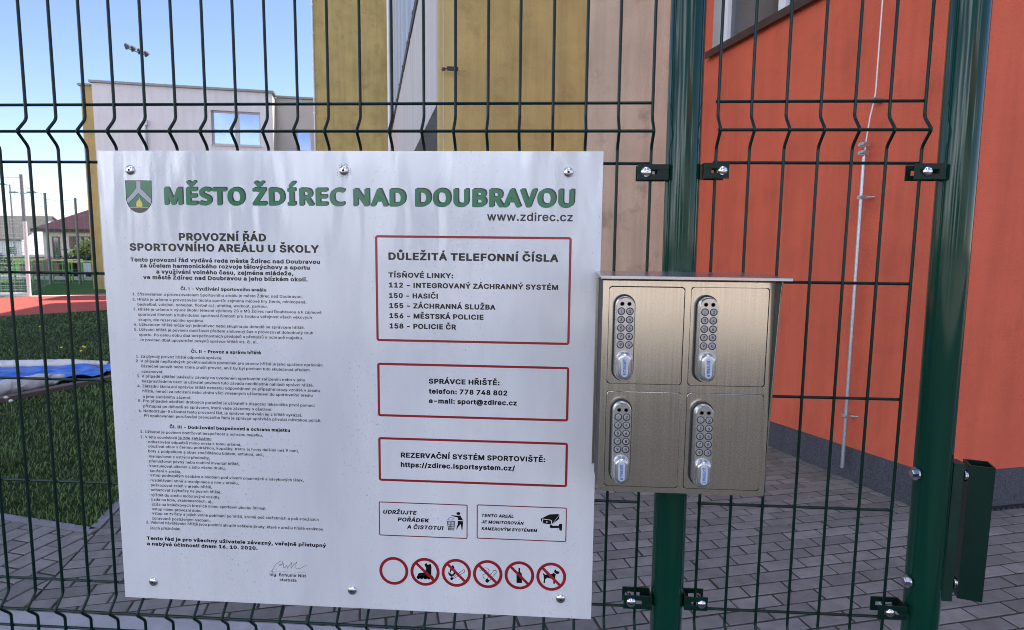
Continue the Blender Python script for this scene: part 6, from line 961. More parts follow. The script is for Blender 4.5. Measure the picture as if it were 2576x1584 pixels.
def clamp(x_post, x_end, x_bolt, z, r_bolt, side):
    # slotted channel clip from the post to the last wire; side = +1 when it reaches to the right of the post
    b = MB(); x0, x1 = min(x_post, x_end), max(x_post, x_end); h = .0128
    yf0, yf1 = -.0195, -.0170
    sx0, sx1 = x_bolt - .011, x_bolt + .011
    if side < 0: sx1 = x_bolt + .019
    else: sx0 = x_bolt - .018
    sx0 = max(sx0, x0 + .006); sx1 = min(sx1, x1 - .006)
    b.bbox((x0, yf0, z + .0036), (x1, yf1, z + h), .0006); b.bbox((x0, yf0, z - h), (x1, yf1, z - .0036), .0006)
    b.box((x0 + .0004, yf0 + .0002, z - .0040), (sx0, yf1 - .0002, z + .0040)); b.box((sx1, yf0 + .0002, z - .0040), (x1 - .0004, yf1 - .0002, z + .0040))
    b.box((x0 + .001, .0085, z - h), (x1 - .002, .011, z - .004)); b.box((x0 + .001, .0085, z + .004), (x1 - .002, .011, z + h))
    b.box((x0 + .001, .0086, z - .0041), (sx0, .0109, z + .0041)); b.box((sx1, .0086, z - .0041), (x1 - .002, .0109, z + .0041))
    xp = x_post + side * .001
    b.box((min(xp, xp + side * .0025), yf1 + .0002, z - h), (max(xp, xp + side * .0025), .0088, z + h))
    o = fixn(obj('clamp_bracket', b, m_fence, fence))
    b = MB(); prof = [(r_bolt * math.cos(a), r_bolt * .55 * math.sin(a)) for a in np.linspace(0, math.pi / 2 - .02, 9)]
    b.lathe([(r_bolt, 0)] + prof, (x_bolt, yf0 - .0004, z), (0, -1, 0), 28); b.tube([(x_bolt, yf0, z), (x_bolt, .014, z)], .003, 8)
    obj('dome_bolt', b, m_zinc, o, True)
for z in (-.0665, -.829):
    clamp(1.190, 1.1385, 1.1525, z, .0092, -1)
    clamp(1.2465, 1.2885, 1.2775, z + .0025, .0080, 1)
    clamp(1.633, 1.5835, 1.6035, z + .0025, .0080, -1)
# stop bar, square tube and bolts on the right-hand post
b = MB(); b.bbox((1.6945, -.010, -.806), (1.7125, .012, -.5535), .0012); o = obj('flat_bar', b, m_hinge, fence)
ca, sa = math.cos(math.radians(-17)), math.sin(math.radians(-17))
def rt(x, y, z): return (1.741 + x * ca - y * sa, -.001 + x * sa + y * ca, z)
b = MB()
s_ = .0185; i_ = .0160
for (a0, b0, a1, b1) in ((-s_, -s_, s_, -i_), (-s_, i_, s_, s_), (-s_, -i_, -i_, i_), (i_, -i_, s_, i_)):
    b.box((a0, b0, -.797), (a1, b1, -.556), rt)
b.box((-i_, -i_, -.79), (i_, i_, -.787), rt)
obj('square_tube', b, m_tube, fence)
for z in (-.576, -.773):
    b = MB(); b.lathe([(.0115, 0), (.0115, .002), (.007, .0021), (.007, .007), (.0062, .0085)], (1.6345 - (z + .576) * .008, -.006, z), (-1, -.12, 0), 6); b.lathe([(.0115, -.001), (.0115, .0022)], (1.6345 - (z + .576) * .008, -.006, z), (-1, -.12, 0), 24)
    obj('hex_bolt', b, m_zinc, fence)
    b = MB(); b.lathe([(.0125, 0), (.0125, .0022)], (1.7128, -.001, z), (1, 0, 0), 24); b.lathe([(.0125, 0), (.0125, .002)], (1.7156, -.001, z), (1, 0, 0), 24); b.tube([(1.69, -.001, z), (1.725, -.001, z)], .004, 8)
    obj('washer', b, m_zinc, fence)

# ================================================================== NOTICE BOARD
BX0, BX1, BZ0, BZ1 = .1984, 1.0813, -.865, -.0331
FY = -.0202
board = thing('notice_board', 'large white notice board with green heading and red framed boxes, riveted to the mesh', 'notice board', (BX0, FY, BZ0))
b = MB(); b.bbox((BX0, FY, BZ0), (BX1, FY + .0030, BZ1), .0004); panel = obj('board_panel', b, m_board, board)
def bp(x, z, k=1): return (BX0 + x / 1000, FY - .00012 * k, BZ1 + z / 1000)
# -- lettering: letter outlines in four weights, each line fitted to its measured width
from mathutils.geometry import tessellate_polygon
_CACHE = {}
def glyph(st, ch):
    if (st, ch) not in _CACHE:
        adv, loops = GLYPHS[st][ch]
        adv /= 1000; P = [[(q[i] / 1000, q[i + 1] / 1000) for i in range(0, len(q), 2)] for q in loops]
        def area(l): return sum(l[i][0] * l[(i + 1) % len(l)][1] - l[(i + 1) % len(l)][0] * l[i][1] for i in range(len(l)))
        def holds(l, p):
            c = False
            for (xa, ya), (xb, yb) in zip(l, l[1:] + l[:1]):
                if (ya > p[1]) != (yb > p[1]) and p[0] < (xb - xa) * (p[1] - ya) / (yb - ya) + xa: c = not c
            return c
        A_ = [area(l) for l in P]; big = max(A_, key=abs) if P else 1; flat = []; out = []
        for o_, l in enumerate(P):                      # each island of the letter with its own counters
            if A_[o_] * big < 0: continue
            grp = [l] + [q for k, q in enumerate(P) if A_[k] * big < 0 and holds(l, q[0])]
            b0 = len(flat); fl = [v for q in grp for v in q]; flat += fl
            for t in tessellate_polygon([[Vector((x, y, 0)) for x, y in q] for q in grp]):
                (ax, ay), (bx, by), (cx, cy) = (fl[i] for i in t)
                t = tuple(t) if (bx - ax) * (cy - ay) - (by - ay) * (cx - ax) > 0 else (t[0], t[2], t[1])
                out.append(tuple(i + b0 for i in t))
        _CACHE[(st, ch)] = (adv, flat, out)
    return _CACHE[(st, ch)]
_made = []
def make_text(body, x, z, wd, cap, st, shear=0.0): _made.append((body, x, z, wd, cap, st, shear))
def collect_text(layer, place):
    out = MB()
    for body, x, z, wd, cap, st, shear in _made:
        ref = glyph(st, 'D' if 'D' in GLYPHS[st] else ('M' if 'M' in GLYPHS[st] else '0'))[1]
        h0 = min(q[1] for q in ref); h1 = max(q[1] for q in ref); sz = cap / (h1 - h0)
        pen = 0; vs = []; fs = []
        for ch in body:
            adv, flat, tri = glyph(st, ch); b0 = len(vs)
            vs += [(pen + q[0] + shear * q[1], q[1]) for q in flat]; fs += [tuple(i + b0 for i in t) for t in tri]; pen += adv
        x0 = min(q[0] for q in vs); x1 = max(q[0] for q in vs); sx = wd / (x1 - x0) if wd else sz
        out.add([place(x + (q[0] - x0) * sx, z + (q[1] - h0) * sz, layer) for q in vs], fs)
    _made.clear(); return out
STY = {'H': 'H', 'K': 'K', 'I': 'K', 'B': 'B', 'R': 'R', 'U': 'B'}
def lettering(name, lines, m, layer=1, extra=0, dx=0, dz=0, res=2, parent=None):
    for (tx, x, z, wd, rise, cap, st) in lines:
        make_text(tx, x + dx, z + rise * .5 + dz, wd, cap, STY[st], .18 if st == 'I' else 0)
    return obj(name, collect_text(layer, bp), m, parent or board)
head = [q for q in TEXTS if q[6] == 'H']
ho = lettering('heading_shadow', head, m_ink, 1, 0, 2.5, 1.6)
lettering('heading_lettering', head, m_green, 3)
lettering('web_address', [q for q in TEXTS if q[0].startswith('www')], m_ink, 1, 0, 0, 0, 3)
left = [q for q in TEXTS if q[6] in 'KRUB' and q[1] < 400 and q[2] < -120]
lettering('rules_heading', left[:2], m_ink, 1, 0, 0, 0, 3)
lettering('rules_lettering', left[2:], m_ink)
u = [q for q in TEXTS if q[6] == 'U'][0]
ub = MB(); ub.face([bp(u[1], u[2] - .5), bp(u[1] + u[3], u[2] - .5), bp(u[1] + u[3], u[2] - 1.1), bp(u[1], u[2] - 1.1)][::-1]); obj('underline', ub, m_ink, board)
right = [q for q in TEXTS if q[6] in 'KI' and q[1] > 480]
def group(z0, z1, x0=0, x1=2000): return [q for q in right if z1 < q[2] < z0 and x0 < q[1] < x1]
lettering('emergency_numbers', group(-150, -330), m_ink, 1, 0, 0, 0, 3)
lettering('caretaker_contact', group(-366, -464), m_ink, 1, 0, 0, 0, 3)
lettering('booking_address', group(-502, -584), m_ink, 1, 0, 0, 0, 3)
lettering('tidiness_lettering', group(-620, -690, 0, 665), m_ink, 1, 0, 0, 0, 3)
lettering('camera_lettering', group(-620, -690, 665), m_ink, 1, 0, 0, 0, 3)
def frame(x0, x1, z0, z1, th, m):
    # rounded rectangular outline
    def ring(x0, x1, z0, z1, r):
        o = []
        for cx, cz, a0 in ((x1 - r, z0 - r, 0), (x0 + r, z0 - r, 90), (x0 + r, z1 + r, 180), (x1 - r, z1 + r, 270)):
            for k in range(7):
                a = math.radians(a0 + k * 15); o.append((cx + r * math.cos(a), cz + r * math.sin(a)))
        return o
    r = 5.0 if th > 3 else 3.0
    A = ring(x0, x1, z0, z1, r); I = ring(x0 + th, x1 - th, z0 - th, z1 + th, max(.6, r - th)); b = MB(); n = len(A)
    b.add([bp(*p) for p in A] + [bp(*p) for p in I], [(k, (k + 1) % n, n + (k + 1) % n, n + k) for k in range(n)])
    return obj('red_frame', b, m, board)
for x0, x1, z0, z1, th in BOXES: frame(x0, x1, z0, z1, th, m_red if th > 3 else m_maroon)
def poly2(mb, pts, k=1):
    a = sum(pts[i][0] * pts[(i + 1) % len(pts)][1] - pts[(i + 1) % len(pts)][0] * pts[i][1] for i in range(len(pts)))
    mb.face([bp(x, z, k) for x, z in (pts if a > 0 else pts[::-1])])
def stroke(mb, pts, w, k=1, closed=False):
    if closed: pts = pts + [pts[0]]
    for (xa, za), (xb, zb) in zip(pts, pts[1:]):
        l = math.hypot(xb - xa, zb - za) or 1; nx, nz = -(zb - za) / l * w / 2, (xb - xa) / l * w / 2
        ex, ez = (xb - xa) / l * w * .25, (zb - za) / l * w * .25
        poly2(mb, [(xa + nx - ex, za + nz - ez), (xb + nx + ex, zb + nz + ez), (xb - nx + ex, zb - nz + ez), (xa - nx - ex, za - nz - ez)], k)
def disc(mb, x, z, r, k=1, n=20): poly2(mb, [(x + r * math.cos(2 * math.pi * i / n), z + r * math.sin(2 * math.pi * i / n)) for i in range(n)], k)
def annulus(mb, x, z, r0, r1, k=1, n=56):
    A = [(x + r1 * math.cos(2 * math.pi * i / n), z + r1 * math.sin(2 * math.pi * i / n)) for i in range(n)]; I = [(x + r0 * math.cos(2 * math.pi * i / n), z + r0 * math.sin(2 * math.pi * i / n)) for i in range(n)]
    mb.add([bp(*p, k) for p in A] + [bp(*p, k) for p in I], [(i, (i + 1) % n, n + (i + 1) % n, n + i) for i in range(n)])
# coat of arms
b = MB(); poly2(b, PICS['shield'], 1); arms = obj('coat_of_arms', b, m_green, board)
b = MB(); poly2(b, PICS['fork'], 2); obj('silver_fork', b, m_silver_ink, arms)
b = MB(); stroke(b, PICS['fork'], .7, 3, True); stroke(b, PICS['shield'], .9, 3, True); obj('black_outline', b, m_ink, arms)
b = MB(); poly2(b, PICS['shield_base'], 2); obj('dark_base', b, m_brownink, arms)
b = MB(); poly2(b, PICS['flame'], 3); poly2(b, PICS['yline'], 3); obj('yellow_flame', b, m_yellow, arms)
# litter pictogram
b = MB()
poly2(b, PICS['man_head']); poly2(b, PICS['man_body']); poly2(b, PICS['man_legs'])
q = PICS['bin']; stroke(b, q, 1.2, 1, True)
for k in range(1, 5):
    s_ = k / 5; stroke(b, [(q[0][0] + (q[1][0] - q[0][0]) * s_, q[0][1]), (q[3][0] + (q[2][0] - q[3][0]) * s_, q[3][1])], .8)
    stroke(b, [(q[0][0] + (q[3][0] - q[0][0]) * s_, q[0][1] + (q[3][1] - q[0][1]) * s_), (q[1][0] + (q[2][0] - q[1][0]) * s_, q[1][1] + (q[2][1] - q[1][1]) * s_)], .8)
stroke(b, PICS['paper'], .7, 1, True); obj('litter_pictogram', b, m_ink, board)
b = MB(); poly2(b, PICS['cam_body']); poly2(b, PICS['cam_arm']); camp = obj('camera_pictogram', b, m_ink, board)
b = MB(); stroke(b, PICS['cam_lens'], 1.1, 2, True); stroke(b, [PICS['cam_body'][3], PICS['cam_body'][5]], .5, 2); disc(b, *[sum(p[i] for p in PICS['cam_lens_in']) / 4 for i in (0, 1)], 1.2, 2); obj('lens_outline', b, m_paper, camp)
# six prohibition signs
sym = [None, ('skate',), ('fire', 'match_stick1', 'match_head'), ('cig', 'cig_tip'), ('bottle',), ('dog', 'doghead')]
names = [None, 'skate_symbol', 'fire_symbol', 'smoking_symbol', 'bottle_symbol', 'dog_symbol']
for k, (x, z) in enumerate(RINGS):
    b = MB(); annulus(b, x, z, 21.6, 27.0, 3)
    if k:
        r = 23.5
        stroke(b, [(x - r * math.cos(math.radians(45)), z + r * math.sin(math.radians(45))), (x + r * math.cos(math.radians(45)), z - r * math.sin(math.radians(45)))], 5.0, 2)
    ring = obj('prohibition_sign', b, m_red, board)
    if not k: ring['label'] = 'empty red ring without symbol'
    if sym[k]:
        b = MB()
        for nme in sym[k]:
            P_ = PICS[nme]
            if nme in ('match_stick1', 'cig'): stroke(b, P_, .9, 1, True)
            else: poly2(b, P_, 1)
        if k == 1:
            for wx in (-12.5, -6.5, .5, 7.5, 13): disc(b, x + wx, z - 11.5, 3.2, 1)
        if k == 3:
            for s_ in SMOKE: stroke(b, s_, .8, 1)
        obj(names[k], b, m_ink, ring)
        if k == 2:
            b = MB(); poly2(b, [(x0 * .45 + cx_ * .55, z0 * .45 + cz_ * .55 - 1.5) for (x0, z0) in PICS['fire'] for cx_, cz_ in [(sum(p[0] for p in PICS['fire']) / len(PICS['fire']), sum(p[1] for p in PICS['fire']) / len(PICS['fire']))]], 1.5); obj('flame_centre', b, m_paper, ring)
# signature
b = MB()
for s_ in SIGNATURE: stroke(b, s_, .55, 1)
(xa, za), (xb, zb) = DOTS
for i in range(40): disc(b, xa + (xb - xa) * i / 39, (za + zb) / 2, .38, 1, 6)
obj('signature', b, m_ink, board)
rr = random.Random(3)
# rivets
for i, (x, z) in enumerate(RIVETS):
    b = MB(); r = .0086
    b.lathe([(r, 0), (r, .0008), (r * .93, .0022), (r * .72, .0036), (r * .42, .0043), (.0021, .0045), (.0019, .0030), (.0001, .0028)], bp(x, z), (0, -1, 0), 28)
    rv = obj('rivet', b, m_rivet, board, True)
    b = MB(); b.lathe([(.0018, 0), (.0018, .0012)], (bp(x, z)[0], bp(x, z)[1] - .0029, bp(x, z)[2]), (0, -1, 0), 12); obj('rivet_hole', b, m_hole, rv)
    if i == 1:
        b = MB()
        for _ in range(60):
            a = rr.uniform(0, 6.28); q = rr.uniform(8.3, 14) ; disc(b, x + q * math.cos(a), z + q * math.sin(a) - 1.5, rr.uniform(.2, .7), 1, 6)
        obj('dirt_halo', b, m_brownink, board)

# ================================================================== KEY LOCKBOX
PX0, PX1, PZ0, PZ1 = 1.0785, 1.3390, -.5805, -.2425
PY = -.120
box = thing('key_lockbox', 'brushed steel lockbox with four keypad doors mounted on the middle post', 'lockbox', (1.2087, -.06, PZ0))
doors = [(1.0880, 1.2035, -.2515, -.4045), (1.2132, 1.3305, -.2505, -.4045), (1.0880, 1.2045, -.4165, -.5718), (1.2132, 1.3315, -.4165, -.5718)]
b = MB()
# front plate as a frame around the door cut-outs
gx = [PX0, 1.0880 - .0002, 1.2041 + .0001, 1.2132 - .0002, 1.3310 + .0001, PX1]; gz = [PZ1, -.2509 + .0002, -.4045 - .0002, -.4165 + .0002, -.5718 - .0002, PZ0]
for i in range(5):
    for k in range(5):
        if i in (1, 3) and k in (1, 3): continue
        b.box((gx[i], PY, gz[k + 1]), (gx[i + 1], PY + .0015, gz[k]))
obj('front_plate', b, m_steel, box)
b = MB()                                # shallow dark liner behind the door gaps
b.box((PX0 + .002, PY + .0030, PZ0 + .002), (PX1 - .002, PY + .0045, PZ1 - .002)); obj('inner_liner', b, m_hole, box)
b = MB()                                # casing: sides, back, bottom
b.box((PX0 + .0016, -.034, PZ0 + .0001), (PX1 - .0016, -.032, PZ1)); b.box((PX0 + .0016, PY + .005, PZ0), (PX1 - .0016, -.0345, PZ0 + .0015))
obj('casing', b, m_steel, box)
b = MB(); b.box((PX0 + .0001, PY + .0018, PZ0 + .0002), (PX0 + .0015, -.032, PZ1)); obj('shade_strip', b, m_black, box)  # black strip standing in for shade on the casing's left side
b = MB(); pr_ = [(PY + .0005, -.470), (-.1395, -.262), (-.1440, -.2395), (PY + .0005, -.2390)]; b.add([(PX1 + .0003, y, z) for y, z in pr_] + [(PX1 + .00045, y, z) for y, z in pr_], [(0, 1, 2, 3), (7, 6, 5, 4), (0, 4, 5, 1), (1, 5, 6, 2), (2, 6, 7, 3), (3, 7, 4, 0)]); fixn(obj('shade_strip', b, m_black, box))  # black sheet painting the shade inside the right cheek
b = MB()                                # side cheeks, wedge-shaped: they come forward under the roof
def cheek(x0, x1, yb):
    prof = [(yb, PZ0 + .001), (PY + .004, PZ0 + .001), (PY - .004, -.47), (-.141, -.262), (-.146, -.2385), (yb, -.2325)]
    n = len(prof); vs = [(x0, y, z) for y, z in prof] + [(x1, y, z) for y, z in prof]
    b.add(vs, [tuple(range(n)), tuple(range(2 * n - 1, n - 1, -1))] + [(k, n + k, n + (k + 1) % n, (k + 1) % n) for k in range(n)])
cheek(PX1 + .0005, PX1 + .0019, -.028)
fixn(obj('side_cheek', b, m_steel, box)); b = MB()
b.box((PX0 - .0045, -.0285, PZ0 + .012), (PX0 + .0, -.0270, PZ1 - .001)); b.box((PX0 - .0045, -.034, PZ0 + .012), (PX0 - .0030, -.0286, PZ1 - .001)); fixn(obj('mounting_flange', b, m_steel, box))
b = MB()
def rf(x, y, z): return (x, y, z + (y + .155) * .02)
b.bbox((PX0 - .006, -.156, -.2372), (PX1 + .0115, -.018, -.2345), .0007, rf); b.bbox((PX0 - .006, -.157, -.2385), (PX1 + .0115, -.1545, -.2332), .0009, rf)
obj('roof_plate', b, m_steel_lid, box)
b = MB(); b.box((1.19, -.0319, -.50), (1.245, -.026, -.30)); obj('post_mount', b, m_steel, box)
def rrect(x0, x1, z0, z1, r, n=5):
    o = []
    for cx, cz, a0 in ((x1 - r, z0 - r, 0), (x0 + r, z0 - r, 90), (x0 + r, z1 + r, 180), (x1 - r, z1 + r, 270)):
        for k in range(n + 1):
            a = math.radians(a0 + 90 * k / n); o.append((cx + r * math.cos(a), cz + r * math.sin(a)))
    return o
for i, (x0, x1, z0, z1) in enumerate(doors):
    A = rrect(x0 + .0004, x1 - .0004, z0 - .0004, z1 + .0004, .0055); n = len(A); b = MB()
    I = rrect(x0 + .0009, x1 - .0009, z0 - .0009, z1 + .0009, .0050)
    b.add([(x, PY + .0014, z) for x, z in A] + [(x, PY - .0001, z) for x, z in A] + [(x, PY - .0004, z) for x, z in I], [tuple(range(2 * n, 3 * n))] + [(k, (k + 1) % n, n + (k + 1) % n, n + k) for k in range(n)] + [(n + k, n + (k + 1) % n, 2 * n + (k + 1) % n, 2 * n + k) for k in range(n)])
    fixn(obj('door', b, m_steel, box))
    # fill the square corners of the frame opening
    for cx, sx in ((x0 - .0006, 1), (x1 + .0006, -1)):
        for cz, sz in ((z0 + .0006, -1), (z1 - .0006, 1)):
            b = MB(); r = .0055; pts = [(cx, cz)]
            for k in range(6):
                a = math.radians(90 * k / 5); pts.append((cx + sx * (r - r * math.sin(a)), cz + sz * (r - r * math.cos(a))))
            b.face([(x, PY + .0002, z) for x, z in (pts if sx * sz < 0 else pts[::-1])]); obj('corner_fillet', b, m_steel, box)
locks = [(1.1115, -.2632), (1.2362, -.2625), (1.1117, -.4278), (1.2372, -.4290)]
def place_lock(cx, zt):
    def lp(x, z, layer): return (cx + x / 1000, PY - .0222 - .0002 * layer, zt - .004 + z / 1000)
    b = MB(); b.stadium(cx, zt, zt - .1355, .0335, PY - .0002, PY - .0055); lk = obj('keypad_lock', b, m_black, box, True)
    lk['label'] = 'silver keypad lock with ten round keys and a knob'
    b = MB(); b.stadium(cx, zt - .0020, zt - .1335, .0298, PY - .0055, PY - .022, .0262, 0, 14, 5); obj('lock_body', b, m_silver, lk, True)
    zf = zt - .004
    for k in range(10):
        bx = cx + (-.0064 if k % 2 == 0 else .0064); bz = zf - .0203 - .0129 * (k // 2)
        b = MB(); b.lathe([(.0058, 0), (.0058, .0004), (.0047, .0005), (.0046, -.0008)], (bx, PY - .022, bz), (0, -1, 0), 20); obj('key_ring', b, m_keyring, lk)
        b = MB(); b.lathe([(.0044, -.0003), (.0044, .0004), (.0040, .0008)], (bx, PY - .022, bz), (0, -1, 0), 20); obj('key_button', b, m_button, lk, True)
    for sx in (-.0053, .0053):
        b = MB(); b.lathe([(.0032, 0), (.0032, .0004), (.0024, .0005), (.0022, -.0002)], (cx + sx, PY - .022, zf - .0090), (0, -1, 0), 16); obj('indicator_light', b, m_led, lk)
    for k, ch in enumerate('1234567890'):
        make_text(ch, (-6.4 if k % 2 == 0 else 6.4) - (1.0 if ch == '1' else 1.6), -20.3 - 12.9 * (k // 2) - 2.1, 1.7 if ch == '1' else 3.4, 4.6, 'B')
    obj('key_digits', collect_text(4, lp), m_ink, lk)
    b = MB(); b.stadium(cx, zf - .0815, zf - .1262, .0252, PY - .0219, PY - .033, .0150, 0, 14, 6); obj('turn_knob', b, m_silver, lk, True)
    b = MB(); b.stadium(cx, zf - .0885, zf - .1195, .0102, PY - .0329, PY - .0336, .0098); obj('name_tag', b, m_tag, lk)
    def rp(x, z, layer): return (cx + (-z) / 1000, PY - .0339, zf - .1165 + x / 1000)
    make_text('masunt', 4.2, -1.9, 20.0, 5.6, 'R')
    tb = collect_text(1, rp)
    for k in (-1, 0, 1): tb.face([rp(0, k * 1.7 - .55, 0), rp(2.6, k * 1.7 - .55, 0), rp(2.6, k * 1.7 + .55, 0), rp(0, k * 1.7 + .55, 0)])
    obj('tag_lettering', tb, m_blueink, lk)
for q in locks: place_lock(*q)

# ================================================================== THINGS ON THE LAWN
# folded blue and white sports cover
g0 = Vector((-4.6, 5.2, G))
tarp = thing('folded_pit_cover', 'blue sheet with white padded rolls lying on the lawn behind the fence', 'pit cover', tuple(g0))
m_roll = mat('white vinyl roll', (.62, .61, .60), .5, var=.08, vscale=8, bump=.006, bscale=14, dirt=(.30, .26, .20), dscale=6, damt=.6, dlo=.5, dhi=.7)
m_blue = mat('blue vinyl sheet', (.02, .13, .56), .38, var=.12, vscale=5, bump=.012, bscale=9)
m_timber = mat('weathered timber edge', (.13, .095, .085), .9, var=.3, vscale=8, stretch=(1, 1, 1))
from mathutils import noise as mn
def roll(a, b_, r, n=22, wob=.012, seed=1, pinch=True, crease=.25):
    q = random.Random(seed); a = Vector(a); b_ = Vector(b_); pts = []; rs = []
    for i in range(n + 1):
        s_ = i / n; p = a.lerp(b_, s_); p += Vector((q.uniform(-wob, wob), q.uniform(-wob, wob), q.uniform(-wob, wob) * .5)); pts.append(p)
        k = 1.0
        if pinch and s_ > .9: k = .45 + .55 * (1 - s_) / .1
        rs.append(r * k * q.uniform(.985, 1.015))
    m = MB(); m.tube(pts, rs, 20)
    out = []
    for v in m.v:                     # creases of the loose cover
        p = Vector(v); c = mn.noise(p * 9) * .55 + mn.noise(p * 23) * .30
        out.append(tuple(p + Vector((c, c * .6, -abs(c) * .8 + .2 * c)) * r * crease))
    m.v = out; return m
obj('white_roll', roll((-8.4, 4.80, G + .055), (-4.13, 5.745, G + .06), .060, 150, .0015, 2), m_roll, tarp, True)
obj('white_roll', roll((-4.75, 2.9, G + .075), (-4.07, 4.97, G + .065), .080, 110, .003, 3, True, .75), m_roll, tarp, True)
b = MB(); nx_, ny_ = 110, 50
P00, P10, P11, P01 = Vector((-8.4, 4.7, 0)), Vector((-3.98, 5.72, 0)), Vector((-3.80, 5.20, 0)), Vector((-6.2, 3.0, 0))
for j in range(ny_ + 1):
    for i in range(nx_ + 1):
        s_, t_ = i / nx_, j / ny_; p = P00.lerp(P10, s_).lerp(P01.lerp(P11, s_), t_)
        q_ = Vector((p.x, p.y, 0)); b.v.append((p.x, p.y, G + .045 + .05 * abs(mn.noise(q_ * 3.3)) + .025 * mn.noise(q_ * 8)))
for j in range(ny_):
    for i in range(nx_): a = j * (nx_ + 1) + i; b.f.append((a, a + nx_ + 1, a + nx_ + 2, a + 1))
obj('blue_sheet', b, m_blue, tarp, True)
b = MB(); b.tube([(-3.98, 5.72, G + .03), (-3.6, 5.80, G + .05)], [.03, .02], 8); obj('white_strap', b, m_roll, tarp, True)
b = MB()
pa, pb = Vector((-4.62, 2.7, G)), Vector((-3.72, 5.22, G)); dd = (pb - pa).normalized(); nn = Vector((dd.y, -dd.x, 0))
for k in range(2):
    L_ = (pb - pa).length / 2
    strip(b, pa + dd * (k * L_ + .01), dd, nn, L_ - .02, .10, .045, 0)
fixn(obj('timber_edge', b, m_timber, tarp))
# dandelions
m_stem = mat('pale green stem', (.16, .2, .09), .6); m_dand = mat('yellow dandelion petals', (.80, .55, .02), .6); m_fluff = mat('dandelion seed head', (.62, .60, .55), .8)
def dandelion(x, y, h, kind, label, gp):
    o = thing('dandelion', label, 'dandelion', (x, y, G), gp)
    b = MB(); b.tube([(x, y, G - .01), (x + .006, y, G + h * .5), (x + .002, y + .004, G + h)], [.003, .0025, .002], 6); obj('stem', b, m_stem, o)
    b = MB()
    if kind: b.lathe([(.003, -.004), (.011, .003), (.015, .006), (.010, .010), (.004, .012)], (x + .002, y + .004, G + h), (0, -.4, 1), 14); obj('flower_head', b, m_dand, o)
    else:
        b.lathe([(.003, -.004), (.012, .001), (.017, .010), (.013, .019), (.004, .024)], (x + .002, y + .004, G + h), (0, 0, 1), 12); obj('seed_head', b, m_fluff, o, True)
yl = 'yellow dandelion in flower on the lawn beyond the white roll'
for (x, y) in [(-5.32, 6.5), (-5.12, 6.62), (-5.05, 6.56), (-7.15, 8.29), (-4.9, 6.3)]: dandelion(x, y, .09, 1, yl, 'yellow dandelions on the lawn')
for (x, y, h) in [(-3.57, 3.66, .15), (-3.51, 3.70, .17), (-3.46, 3.69, .145)]: dandelion(x, y, h, 0, 'pale dandelion seed head on a stalk in front of the white roll', 'dandelion seed heads by the fence')

# ================================================================== SPORTS GROUND AND BACKGROUND
m_goal = mat('white goal paint', (.62, .62, .61), .45); m_pole = mat('grey steel pole', (.16, .175, .18), .5, metal=.3); m_net = mat('pale green netting', (.28, .38, .33), .8)
m_net2 = mat('dark netting', (.12, .17, .16), .8)
gp_ = Vector((-12.56, 14.27, G)); gd = (Vector((-13.25, 14.14, 0)) - Vector((-11.84, 14.67, 0))).normalized()
barrier = thing('net_barrier', 'white post with pale netting and white base rail beside the red track', 'net barrier', tuple(gp_))
gn = Vector((-gd.y, gd.x, 0)); gn = gn if gn.y > 0 else -gn
b = MB(); b.tube([gp_, gp_ + Vector((.03, 0, 1.92))], .045, 10); obj('white_post', b, m_goal, barrier, True)
b = MB(); b.tube([gp_ + Vector((0, 0, .05)), gp_ + gd * 6.5 + Vector((0, 0, .05))], .045, 8); obj('base_rail', b, m_goal, barrier, True)
b = MB()
for i in range(66): b.tube([gp_ + gd * (i * .1) + Vector((0, 0, .08)), gp_ + gd * (i * .1) + Vector((0, 0, 1.9))], .005, 4)
for k in range(20): b.tube([gp_ + Vector((0, 0, .08 + k * .095)), gp_ + gd * 6.5 + Vector((0, 0, .08 + k * .095))], .005, 4)
obj('netting', b, m_net, barrier)
b = MB(); b.face([(p.x, p.y, G - .0035) for p in (gp_ - gd * 2.2 - gn * .06, gp_ + gd * 16 - gn * .06, gp_ + gd * 16 + gn * .10, gp_ - gd * 2.2 + gn * .10)]); structure('line_marking', b, m_line)
# ball-stop net behind the goal
stop = thing('ball_stop_net', 'tall grey poles with thin green ball stop netting beside the white post', 'net fence', (-12.76, 14.49, G))
sp = [(-19.5, 12.6, 3.3), (-12.75, 14.49, 3.13), (-15.32, 18.27, 2.95), (-14.46, 18.46, 2.80), (-10.5, 19.6, 2.8)]
for (x, y, h) in sp:
    b = MB(); b.tube([(x, y, G), (x + .02, y, G + h)], [.045, .035], 8); obj('pole', b, m_pole, stop)
def netting(pts, z1, step, r, m, name):
    b = MB(); P_ = [Vector((x, y, G)) for x, y, _ in pts]
    for a, c in zip(P_, P_[1:]):
        L_ = (c - a).length; n = max(1, int(L_ / step))
        for i in range(n + 1): q = a.lerp(c, i / n); b.tube([q + Vector((0, 0, .05)), q + Vector((0, 0, z1 - .08 * math.sin(math.pi * ((i * step) % 1.2) / 1.2)))], r, 3, False)
        k = 0.05
        while k < z1 - .1: b.tube([a + Vector((0, 0, k)), c + Vector((0, 0, k))], r, 3, False); k += step
        b.tube([a + Vector((0, 0, z1)), a.lerp(c, .5) + Vector((0, 0, z1 - .06)), c + Vector((0, 0, z1))], r * 2, 4, False)
    return obj(name, b, m, stop)
netting(sp[:2], 3.05, .16, .0035, m_net, 'netting'); netting(sp[:2], 1.0, .07, .0035, m_net2, 'lower_netting'); netting(sp[2:], 2.75, .22, .003, m_net, 'netting')
netting([sp[1], sp[2]], 2.9, .22, .003, m_net, 'netting')
